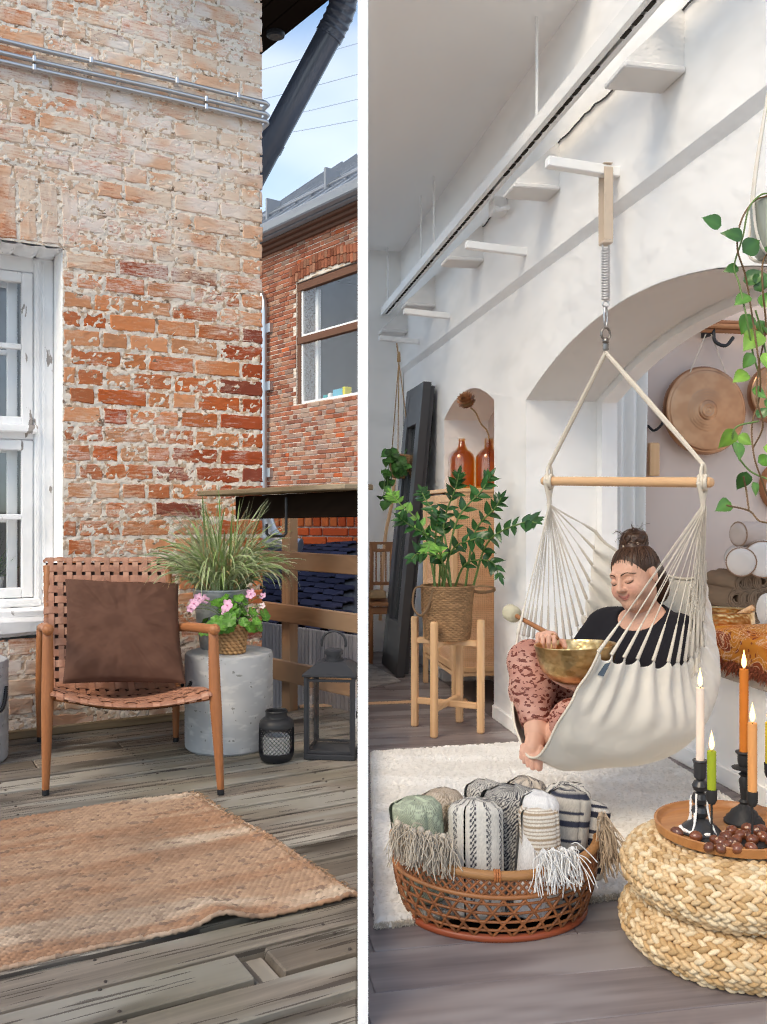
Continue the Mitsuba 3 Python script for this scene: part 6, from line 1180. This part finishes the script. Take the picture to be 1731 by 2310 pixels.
for lk in (ring(sv + [0, 0, zs_(553)], .012, .0032, 20, 6, (0, 1, 0)), ring(sv + [0, 0, zs_(684)], .011, .0032, 20, 6, (0, 1, 0)), tube([sv + [.0085 * math.cos(t) * .8, .0085 * math.cos(t) * .6, zs_(713) + .036 * math.sin(t)] for t in np.linspace(0, 2 * PI, 28)], .0036, 7)): part(hm, 'link', lk, 'steel', True)
part(hm, 'swivel', cat(tube([sv + [.0165 * math.cos(t), .004 * math.cos(t), zs_(752) + .022 * math.sin(t)] for t in np.linspace(0, 2 * PI, 28)], .0042, 8), lathe([(0, zs_(772)), (.012, zs_(772)), (.012, zs_(766)), (.006, zs_(760)), (0, zs_(760))], 18, (sx_, sy_, 0)), mv(bx((.020, .010, .026), bev=.003), None, sv + [0, 0, zs_(781)])), 'steel_dark', True)
kn = sv + [0, 0, zs_(800)]
CT = (.72, .66, .56)
def cord(a, b, r, n=2): return tube(np.linspace(a, b, n), r, 6)
def bundle(a, b, n, R, r):
    m = []; a, b = np.asarray(a), np.asarray(b); d = unit(b - a); x = unit(np.cross(d, [.2, .3, .9])); y = np.cross(d, x); t = np.linspace(0, 1, 14)[:, None]
    for i in range(n): q = i * 2 * PI / n + rng.normal(0, .3); e = x * math.cos(q) + y * math.sin(q); m.append(tube(a + (b - a) * t + e * R * (.55 + .5 * np.sin(t * PI)) + (y * math.cos(q) - x * math.sin(q)) * R * .8 * (t - .5), r, 6))
    return cat(*m)
gl, gr = BL_ + (BR2 - BL_) * .045, BL_ + (BR2 - BL_) * .955
for k, g in enumerate((gl, gr)):
    part(hm, 'suspension_rope', M().add(bundle(kn + [0, 0, .01], g + [0, 0, .06], 8, .0062, .0033), CT), 'vc_matte', True)
    d = unit(BR2 - BL_); x = np.array([0, 0, 1.]); y = np.cross(d, x); kq = []
    for s in (-.012, .0, .012): kq.append(tube([g + d * (s + .010 * math.sin(t)) + (x * math.cos(t) + y * math.sin(t)) * .0235 for t in np.linspace(0, 2 * PI, 26)], .0062, 7))
    kq += [tube(spline([g + d * .012 + y * .024, g + [0, 0, .04] + y * .012, g + [0, 0, .065]], 5), .006, 7), tube(spline([g - d * .012 - y * .024, g + [0, 0, .04] - y * .012, g + [0, 0, .065]], 5), .006, 7), tube(spline([g + y * .025, g - [0, 0, .03] + y * .014, g - [0, 0, .075]], 5), .0085, 7), tube(spline([g - y * .025, g - [0, 0, .03] - y * .012, g - [0, 0, .07]], 5), .0080, 7)]
    part(hm, 'knot', M().add(cat(*kq), CT), 'vc_matte', True)
# the cloth: a control net from the front lip to the top of the back, far edge to near edge
NET = np.array([[(.29, -.215, .640), (.405, -.135, .415), (.470, .02, .290), (.475, .165, .470), (.416, .240, .650)],
                [(.20, -.245, .620), (.30, -.215, .370), (.35, .02, .238), (.35, .205, .385), (.29, .268, .618)],
                [(.08, -.260, .600), (.13, -.265, .350), (.14, .02, .212), (.14, .285, .345), (.14, .300, .596)],
                [(-.04, -.270, .590), (-.07, -.270, .360), (-.08, .02, .210), (-.07, .285, .355), (.02, .290, .590)],
                [(-.12, -.270, .680), (-.21, -.235, .500), (-.275, .0, .370), (-.20, .268, .500), (-.06, .280, .665)],
                [(-.15, -.260, .840), (-.27, -.180, .700), (-.33, .0, .620), (-.26, .205, .690), (-.09, .268, .800)],
                [(-.165, -.250, 1.00), (-.27, -.150, .910), (-.32, .0, .850), (-.25, .165, .865), (-.105, .262, .925)]])
NA, NBt = 20, 24
g = np.array([spline(r, NBt) for r in NET]); g = np.stack([spline(g[:, j], NA) for j in range(g.shape[1])], 1)   # (rows, cols, 3)
nr, nc = g.shape[:2]; sR = np.linspace(0, 6, nr)[:, None]; tC = np.linspace(-1, 1, nc)[None]
ncord = 15; ph = sR / 6 * ncord
edge = np.clip((np.abs(tC) - .55) / .45, 0, 1)
cusp = 1 - np.abs(np.sin(PI * ph)) ** .75
N_ = np.cross(np.gradient(g, axis=0), np.gradient(g, axis=1)); N_ /= np.linalg.norm(N_, axis=2, keepdims=True)
fold = .0125 * np.cos(2 * PI * ph + 2.5 * nz(np.stack([sR * 1.3 + 0 * tC, tC * 2 + 0 * sR, 0 * sR + 0 * tC], -1), 1.5)) * edge ** .8
fold = fold + .018 * np.sin(tC * 15 + sR * 1.7 + 5 * nz(np.stack([sR + 0 * tC, tC * 2 + 0 * sR, 0 * sR + 0 * tC], -1), .9)) * np.exp(-((sR - .7) / 1.1) ** 2) * (.4 + .6 * np.abs(tC)) * .55 + .014 * nz(np.stack([sR * 2 + 0 * tC, tC * 3 + 0 * sR, 3 + 0 * sR + 0 * tC], -1), 1.2)
g = g + N_ * fold[..., None]
g[..., 2] += .034 * (cusp * np.clip((np.abs(tC) - .80) / .2, 0, 1) ** 1.5) - .010 * np.clip((np.abs(tC) - .8) / .2, 0, 1)
v, f = shell(lo(g.reshape(-1, 3)).reshape(g.shape), .003); part(hm, 'cloth', M().add((v, f), (.83, .785, .70)), 'cotton_cloth', True)
hemp = g[:3].mean(0); part(hm, 'front_hem', M().add(tube(lo(g[0]), .0045, 6), (.70, .64, .54)), 'cotton_cloth', True); part(hm, 'back_hem', M().add(tube(lo(g[-1]), .0065, 6), (.66, .60, .50)), 'cotton_cloth', True)
tgq = g[6, int(nc * .945)]; tn = N_[6, int(nc * .945)]
tgv = lo(np.array([g[5, int(nc * .93)], g[7, int(nc * .93)], g[7, int(nc * .985)], g[5, int(nc * .985)]]) + [.004, .008, 0]); part(hm, 'label_tag', M().add(shell(np.array([[tgv[0], tgv[3]], [tgv[1], tgv[2]]]), .0015), (.09, .12, .16)), 'vc')
# cords from the edges to the bar
for side, gg in ((0, gl), (-1, gr)):
    gat = gg - [0, 0, .085]
    for i in range(ncord + 1):
        k = min(int(round(i / ncord * (nr - 1))), nr - 1); e = lo(g[k, side]); L = np.linalg.norm(gat - e); d = (gat - e) / L; w = min(.12, L * .3)
        mm = M(); mm.add(tube([e - d * .006, e + d * .01, e + d * w * .6, e + d * w], [.0068, .0062, .0050, .0030], 7), CT)
        sd = unit(np.cross(d, [.3, .5, .8]))
        for s in (-1, 1): q = np.linspace(e + d * w * .95, gat + rng.normal(0, .004, 3), 8); q = q + np.outer(np.sin(np.linspace(0, PI, 8)) * .0022 * s, sd) + np.outer(np.sin(np.linspace(0, PI, 8)) * -.006 * rng.random(), [0, 0, 1.]); mm.add(tube(q, .0017, 5), np.array(CT) * rng.uniform(.9, 1.08))
        part(hm, 'cord', mm, 'vc_matte', True)
    part(hm, 'cord_gather', M().add(cat(*[tube([gat + [.006 * math.cos(q), .006 * math.sin(q), -.004], gat + [.004 * math.cos(q), .004 * math.sin(q), .05]], .0042, 6) for q in np.linspace(0, 5, 5)]), CT), 'vc_matte', True)
fm = M()
for i in range(85):     # knotted fringe along the near back edge
    k = int(nr * rng.uniform(.62, .97)); e = lo(g[k, -1] + [rng.uniform(-.01, .045), .006, rng.uniform(-.01, .10)]); L = rng.uniform(.05, .17); q = [e, e + [rng.normal(0, .003), rng.normal(0, .003), -L * .5], e + [rng.normal(0, .006), rng.normal(0, .006), -L]]; fm.add(tube(q, .0019, 4), np.array(CT) * rng.uniform(.85, 1.08))
for i in range(9): e = lo(g[int(nr * (.60 + .04 * i)), -1] + [.02, .012, -.05 + .02 * (i % 2)]); fm.add(lathe([(.002, .012), (.004, .006), (.005, -.01), (.0085, -.038), (0, -.04)], 8, e), CT)
tag(part(hm, 'knotted_fringe', fm, 'vc_matte', True), kind='stuff')
# ---------------- the woman, as distance fields in (forward, left, up)
def smin(a, b, k): h = np.clip(.5 + .5 * (b - a) / k, 0, 1); return b * (1 - h) + a * h - k * h * (1 - h)
def caps(p, a, b, ra, rb):
    a, b = np.asarray(a, float), np.asarray(b, float); ab = b - a; t = np.clip(((p - a) @ ab) / (ab @ ab), 0, 1); return np.linalg.norm(p - a - t[:, None] * ab, axis=1) - (ra + (rb - ra) * t)
def elli(p, c, r, R=None):
    q = p - np.asarray(c); q = q @ R if R is not None else q; r = np.asarray(r, float); k0 = np.linalg.norm(q / r, axis=1); k1 = np.linalg.norm(q / r ** 2, axis=1) + 1e-9; return k0 * (k0 - 1) / k1
NECK0, NECK1 = (-.125, .020, .690), (-.085, .028, .80)
def torso(p):
    d = elli(p, (-.075, .0, .36), (.155, .185, .13)); d = smin(d, elli(p, (-.110, .005, .48), (.135, .165, .14)), .10); d = smin(d, elli(p, (-.135, .01, .60), (.115, .165, .12)), .09)
    for s in (-1, 1): d = smin(d, elli(p, (-.055, .01 + s * .075, .555), (.085, .080, .080)), .05)
    d = smin(d, caps(p, (-.140, -.125, .668), (-.135, .140, .665), .060, .060), .07); return smin(d, caps(p, (-.14, .012, .66), (-.125, .02, .715), .075, .058), .05)
ARM_R = ((-.135, -.185, .650), (.035, -.225, .470), (.235, -.125, .625)); ARM_L = ((-.130, .190, .645), (.035, .190, .455), (.245, .105, .510))
def arms(p, up=False):
    d = np.full(len(p), 9.)
    for A in (ARM_R, ARM_L): d = np.minimum(d, smin(caps(p, A[0], A[1], .062, .050), caps(p, A[1], (np.array(A[2]) * (.62 if up else 1) + np.array(A[1]) * (.38 if up else 0)), .047, .029 if not up else .046), .03))
    return d
KN_R, AN_R, TOE_R = (.275, -.180, .560), (.385, -.045, .360), (.443, -.010, .295); KN_L, AN_L = (.335, .085, .400), (.330, -.050, .310)
def legs(p):
    d = smin(caps(p, (-.02, -.105, .345), KN_R, .105, .068), smin(caps(p, KN_R, np.array(KN_R) * .6 + np.array(AN_R) * .4, .064, .070), caps(p, np.array(KN_R) * .6 + np.array(AN_R) * .4, AN_R, .070, .036), .03), .03)
    return np.minimum(d, smin(caps(p, (-.02, .11, .345), KN_L, .105, .070), caps(p, KN_L, AN_L, .064, .040), .04))
def feet(p):
    a, t = np.array(AN_R), np.array(TOE_R); ax = unit(t - a); sd = unit(np.cross(ax, [0, 0, 1.])); sd = sd if sd[1] > 0 else -sd; up = unit(np.cross(sd, ax)); up = up if up @ np.array([1, 0, .6]) > 0 else -up
    d = smin(caps(p, a, a + ax * .075 + up * .002, .033, .027), caps(p, a - up * .028 + ax * .004, a - up * .020 + ax * .05, .028, .026), .02)
    for k, (o, l, r) in enumerate(((.029, .136, .0135), (.0095, .139, .0098), (-.0065, .131, .0090), (-.0205, .120, .0084), (-.033, .106, .0082))):
        b0 = a + ax * .075 + sd * o * .85; b1 = a + ax * (l - .016) + sd * o + up * .002; b2 = a + ax * l + sd * o * 1.03 - up * .009; d = smin(d, smin(caps(p, b0, b1, .0165, r), caps(p, b1, b2, r, r * .92), .003), .0035)
    return d
def hand(p, w, fw, pn, spread, curl, thumb, s=1.):
    """w wrist, fw along the fingers, pn out of the palm"""
    w, fw, pn = np.array(w), unit(fw), unit(pn); pn = unit(pn - fw * (pn @ fw)); sd = np.cross(pn, fw) * s
    d = smin(caps(p, w, w + fw * .03, .026, .027), caps(p, w + fw * .035 - sd * .020, w + fw * .075 - sd * .026, .019, .014), .02); d = smin(d, caps(p, w + fw * .035 + sd * .018, w + fw * .080 + sd * .022, .019, .0145), .02); d = smin(d, caps(p, w + fw * .03, w + fw * .083, .02, .0145), .02)
    for k, (o, L) in enumerate(((.028, .068), (.010, .077), (-.009, .072), (-.027, .056))):
        q = w + fw * (.082 - .004 * abs(k - 1.2)) + sd * o; dr = unit(fw + sd * o * spread); c = curl
        for j, fr_ in enumerate((.46, .30, .24)): dr2 = unit(dr * math.cos(c * (.5 + j * .75)) + pn * math.sin(c * (.5 + j * .75))); e = q + dr2 * L * fr_; d = smin(d, caps(p, q, e, .0092 - .0007 * j, .0086 - .0008 * j), .003 if j else .006); q = e
    q = w + fw * .025 + sd * .024; e = q + unit(fw * .7 + sd * .75 + pn * .3) * .042; d = smin(d, caps(p, q, e, .0145, .0108), .010); e2 = e + unit(fw * (.9 - thumb) + pn * thumb + sd * .2) * .032; return smin(d, caps(p, e, e2, .0105, .0088), .003)
HW_R, HW_L = np.array(ARM_R[2]), np.array(ARM_L[2])
MAL_A, MAL_B = np.array([.288, -.052, .668]), np.array([.215, -.385, .735])
hand_r = lambda p: hand(p, HW_R, (.62, .45, .50), (.35, .30, -.85), 2, 1.25, .55, -1)
hand_l = lambda p: hand(p, HW_L, (.60, -.75, .05), (.05, .0, 1), 4, .22, .1, -1)
def body_sd(p):
    d = smin(torso(p), arms(p), .04); d = smin(d, legs(p), .06); d = smin(d, caps(p, AN_R, np.array(AN_R) + [.01, .005, -.012], .034, .032), .02); d = smin(d, caps(p, NECK0, NECK1, .050, .043), .035)
    return d
pe = thing('person', 'smiling woman in a black top sitting in the hammock chair with closed eyes', 'person')
SK = np.array((.66, .385, .275))
bv, bf = surface_nets(body_sd, (-.33, -.36, .17), (.55, .37, .83), .0065); bm_ = M().add((lo(bv), bf), SK)
for fn, w, r_ in ((hand_r, HW_R + [.06, .05, .02], .115), (hand_l, HW_L + [.05, -.07, .0], .13), (feet, np.array(AN_R) + [.035, .03, -.04], .15)):
    v, f = surface_nets(fn, w - r_, w + r_, .0026); tint = np.clip((np.linalg.norm(v - w, axis=1) - .03) / .1, 0, 1)[:, None]; bm_.add((lo(v), f), SK * (1 - tint * [.02, .12, .10]))
# head
hn = unit(HF * .94 + np.array([0, 0, -.26]) + HB * .10); hn = unit([.955, .08, -.20]); hup = unit(np.array([.22, -.17, .95])); hup = unit(hup - hn * (hup @ hn)); hl = np.cross(hup, hn); hl = hl if hl[1] > 0 else -hl
HRt = np.stack([hl, hn, hup], 1); HCt = np.array([-.058, .018, .866])
def head_sd(p):
    q = (p - HCt) @ HRt; qs = q * [1, 1, 1]; ab = np.c_[np.abs(q[:, 0]), q[:, 1:]]
    d = elli(qs, (0, -.018, .026), (.074, .090, .080)); d = smin(d, elli(qs, (0, .030, -.028), (.060, .060, .082)), .03); d = smin(d, elli(ab, (.034, .050, -.036), (.032, .034, .032)), .025); d = smin(d, elli(qs, (0, .060, -.088), (.026, .024, .021)), .025); d = smin(d, elli(qs, (0, .012, -.088), (.045, .055, .030)), .03)
    d = smin(d, caps(ab, (.010, .080, .028), (.036, .072, .026), .010, .010), .018)
    d = np.maximum(d, -elli(ab, (.031, .098, .004), (.019, .014, .011)) - .0) if False else d
    d = smin(d, -smin(-d, elli(ab, (.032, .094, .006), (.020, .013, .011)), .010), .001) if False else -smin(-d, elli(ab, (.031, .097, .007), (.019, .015, .010)), .012)
    d = smin(d, elli(ab, (.031, .0755, .0025), (.0165, .013, .0105)), .005)
    d = smin(d, caps(qs, (0, .086, .018), (0, .1045, -.020), .0075, .0105), .012); d = smin(d, elli(qs, (0, .1035, -.024), (.0115, .0115, .0095)), .008); d = smin(d, elli(ab, (.0125, .094, -.0275), (.0075, .0095, .0072)), .006)
    lipz = 24. * ab[:, 0] ** 2; ql = q - np.c_[0 * lipz, -16 * ab[:, 0] ** 2, lipz]; d = smin(d, caps(ql, (-.023, .0868, -.0545), (.023, .0868, -.0545), .0040, .0040), .005); d = smin(d, caps(ql, (-.018, .0868, -.0620), (.018, .0868, -.0620), .0048, .0048), .005)
    d = smin(d, elli(ab, (.077, -.012, -.004), (.009, .017, .030)), .006); nk = caps(p, NECK0, NECK1, .053, .046); nk = smin(nk, caps(p, NECK1, HCt + HRt @ np.array([0, -.02, -.055]), .046, .050), .03); return smin(d, nk, .025)
v, f = surface_nets(head_sd, HCt - [.135, .125, .165], HCt + [.125, .125, .125], .0024); q = (v - HCt) @ HRt; c = np.repeat(SK[None], len(v), 0)
lipz = 24. * q[:, 0] ** 2; zz_ = q[:, 2] - lipz; lip = np.clip((.026 - np.abs(q[:, 0])) / .004, 0, 1) * np.clip((.0088 - .12 * np.abs(q[:, 0]) - np.abs(zz_ + .0583)) / .002, 0, 1) * (q[:, 1] > .072); c = c * (1 - lip[:, None]) + np.array((.52, .190, .155)) * lip[:, None]
seam = lip * (np.abs(zz_ + .0585) < .0013); c = c * (1 - .55 * seam[:, None]); bl = np.exp(-((np.abs(q[:, 0]) - .04) / .02) ** 2 - ((q[:, 2] + .03) / .022) ** 2) * (q[:, 1] > .02); c = c * (1 - bl[:, None] * [.0, .12, .10])
bm_.add((lo(v), f), c); part(pe, 'body', bm_, 'skin', True)
hp_ = lambda x, y, z: HCt + HRt @ np.array([x, y, z], float)
def proj(x, z, off=.0):   # the face's surface in front of (x, z)
    ys = np.linspace(.13, .02, 90); P_ = HCt + np.c_[np.full(90, x), ys, np.full(90, z)] @ HRt.T; s = head_sd(P_); i = int(np.argmax(s < off)); return P_[i]
for s in (-1, 1):
    br = [proj(s * x, z, .0006) for x, z in ((.012, .0235), (.022, .0285), (.034, .0300), (.045, .0262), (.053, .0190))]; part(pe, 'eyebrow', M().add(tube(lo(spline(br, 4)), np.linspace(.0023, .0011, 17), 6, sq=1.), (.060, .030, .018)), 'vc_matte', True)
    ls = [proj(s * x, z, .0004) for x, z in ((.0165, -.0010), (.024, -.0062), (.032, -.0075), (.040, -.0055), (.0475, .0000))]; part(pe, 'eyelashes', M().add(tube(lo(spline(ls, 4)), [.0006] + [.0015] * 15 + [.0008], 6), (.018, .010, .008)), 'vc_matte', True)
# clothes
def top_sd(p):
    d = smin(torso(p), arms(p, True), .045) - .010; d = d + .010 * nz(p, 13); nck = np.linalg.norm((p - np.array([-.075, .022, .745])) / [1.0, 1.0, .85], axis=1) - .098
    low = .36 - p[:, 2]; return np.maximum(np.maximum(d, -nck), low)
v, f = surface_nets(top_sd, (-.33, -.36, .33), (.30, .37, .80), .007); part(pe, 'top', M().add((lo(v), f), (.014, .0135, .018)), 'black_cloth', True)
def leg_sd(p):
    an = np.array(AN_R); ax = unit(an - np.array(KN_R)); d = smin(smin(legs(p), elli(p, (-.075, .0, .36), (.155, .185, .13)), .06), 9, .001) - .008; t = (p - an) @ ax; d = d + .010 * nz(p, 16) + .004 * np.sin(t * 330) * np.clip(1 + t / .07, 0, 1) * (t < .01)
    near = np.linalg.norm(p - an, axis=1) < .085; d = np.where(near, np.maximum(d, t + .016), d); return d
v, f = surface_nets(leg_sd, (-.30, -.36, .15), (.50, .37, .66), .0065); part(pe, 'leggings', (lo(v), f), 'crushed_velvet', True)
# hair
HCL = np.array((.050, .024, .013))
def hair_sd(p):
    q = (p - HCt) @ HRt; d = elli(q, (0, -.026, .030), (.0815, .0935, .0850)); face = elli(q, (0, .112, -.035), (.078, .090, .104)); d = np.maximum(d, -face); d = np.maximum(d, -(q[:, 2] + .060 - .0 * q[:, 1])); d = np.maximum(d, -(elli(np.c_[np.abs(q[:, 0]), q[:, 1:]], (.080, .004, -.012), (.022, .026, .036))))
    d = smin(d, elli(q, (.004, -.052, .122), (.050, .050, .040)) + .012 * nz(q, 30) * 2, .02); d = smin(d, elli(q, (.01, -.098, -.045), (.058, .034, .085)), .03); return d
v, f = surface_nets(hair_sd, HCt - [.17, .13, .10], HCt + [.12, .13, .20], .0032); hk = meshkit.noise(((v - HCt) @ HRt) * [190, 60, 60])[:, None]; part(pe, 'hair', M().add((lo(v), f), HCL * (.6 + .8 * hk)), 'hair', True)
sm_ = M(); BUN = np.array([.004, -.052, .112])
for i in range(420):
    a = rng.uniform(-PI, PI); el = rng.uniform(-.25, 1.35); s = np.array([math.sin(a) * math.cos(el) * .083, math.cos(a) * math.cos(el) * .095 - .026, math.sin(el) * .086 + .030]); P3 = HCt + HRt @ s
    if elli((s)[None], (0, .112, -.035), (.074, .086, .100))[0] < 0 or s[2] < -.05: continue
    pts = []
    for t in np.linspace(0, 1, 7): q = s * (1 - t) + (BUN + [0, 0, -.012]) * t; r_ = q - [0, -.026, .03]; k0 = np.linalg.norm(r_ / [.083, .095, .0865]); q = np.array([0, -.026, .03]) + r_ / max(k0, .2) * (1.0 + .01 * rng.random()) if t < .85 else q; pts.append(HCt + HRt @ q)
    sm_.add(tube(lo(np.array(pts)), .0011, 4, cap=False), HCL * rng.uniform(.5, 2.2))
for i in range(190):
    a, b = rng.uniform(0, 2 * PI), rng.uniform(-.3, 1.0); R0 = rng.uniform(.75, 1.12); c0 = np.array([.004, -.052, .122]); ts = np.linspace(0, rng.uniform(1.2, 2.6), 8); e1 = unit(rng.normal(0, 1, 3)); e2 = unit(np.cross(e1, rng.normal(0, 1, 3))); q = c0 + R0 * np.stack([(e1 * math.cos(t) + e2 * math.sin(t)) * [.050, .050, .041] for t in ts]); sm_.add(tube(lo(HCt + q @ HRt.T), .0012, 4, cap=False), HCL * rng.uniform(.6, 2.4))
for i in range(26): a = rng.uniform(0, 2 * PI); c0 = np.array([.004, -.052, .14]); d = np.array([math.cos(a), math.sin(a), rng.uniform(-.2, .7)]); q = [c0 + d * .03, c0 + d * .05 + [0, 0, .008], c0 + d * .062 + rng.normal(0, .008, 3)]; sm_.add(tube(lo(HCt + spline(q, 4) @ HRt.T), .0007, 4, cap=False), HCL * 1.5)
part(pe, 'hair_strands', sm_, 'hair', True)
sc_ = M()
for i in range(3): th = np.linspace(0, 2 * PI, 60); R0 = .038 + .003 * i; q = np.c_[R0 * np.cos(th), -.045 + R0 * np.sin(th), .098 + .006 * i + .006 * np.sin(th * 9 + i * 2)]; sc_.add(tube(lo(HCt + q @ HRt.T), .006 + .002 * np.sin(th * 11 + i), 7, cap=False), np.repeat(np.where((np.sin(th * 13 + i * 3) > .1)[:, None], (.58, .47, .36), (.07, .05, .045)), 7, 0))
part(pe, 'scrunchie', sc_, 'vc_matte', True)
# ---------------- the bowl and the mallet in her hands
sbw = thing('singing_bowl', 'hammered brass singing bowl held on the lap of the woman', 'bowl'); tilt = frame(unit([1, 0, -.03])); tl = HR @ ry(.02) @ rx(.045)
put(sbw + '__bowl', mv(lathe([(0, .0), (.055, .002), (.088, .016), (.114, .045), (.129, .085), (.134, .118), (.1375, .126), (.1365, .130), (.131, .129), (.127, .118), (.122, .085), (.107, .05), (.082, .024), (.05, .010), (0, .008)], 72), tl, lo([.305, .065, .527])), 'brass', 40)
ml = thing('mallet', 'felt headed mallet with a brown wooden handle held over the bowl', 'mallet'); md = unit(MAL_B - MAL_A); hd = MAL_A + (MAL_B - MAL_A) * .70
put(ml + '__handle', wood(tube(lo([MAL_A - md * .02, MAL_A, hd]), [.0075, .0095, .0080], 10), HR @ md), 'mid_wood', True)
fr = frame(np.cross(md, [0, 0, 1]), md); fr = np.stack([fr[:, 0], fr[:, 1], md], 1); put(ml + '__felt_head', mv(lathe([(0, -.002), (.020, .0), (.028, .006), (.031, .016), (.0312, .046), (.028, .056), (.020, .061), (0, .062)], 32), HR @ fr, lo(hd)), 'felt', 40)
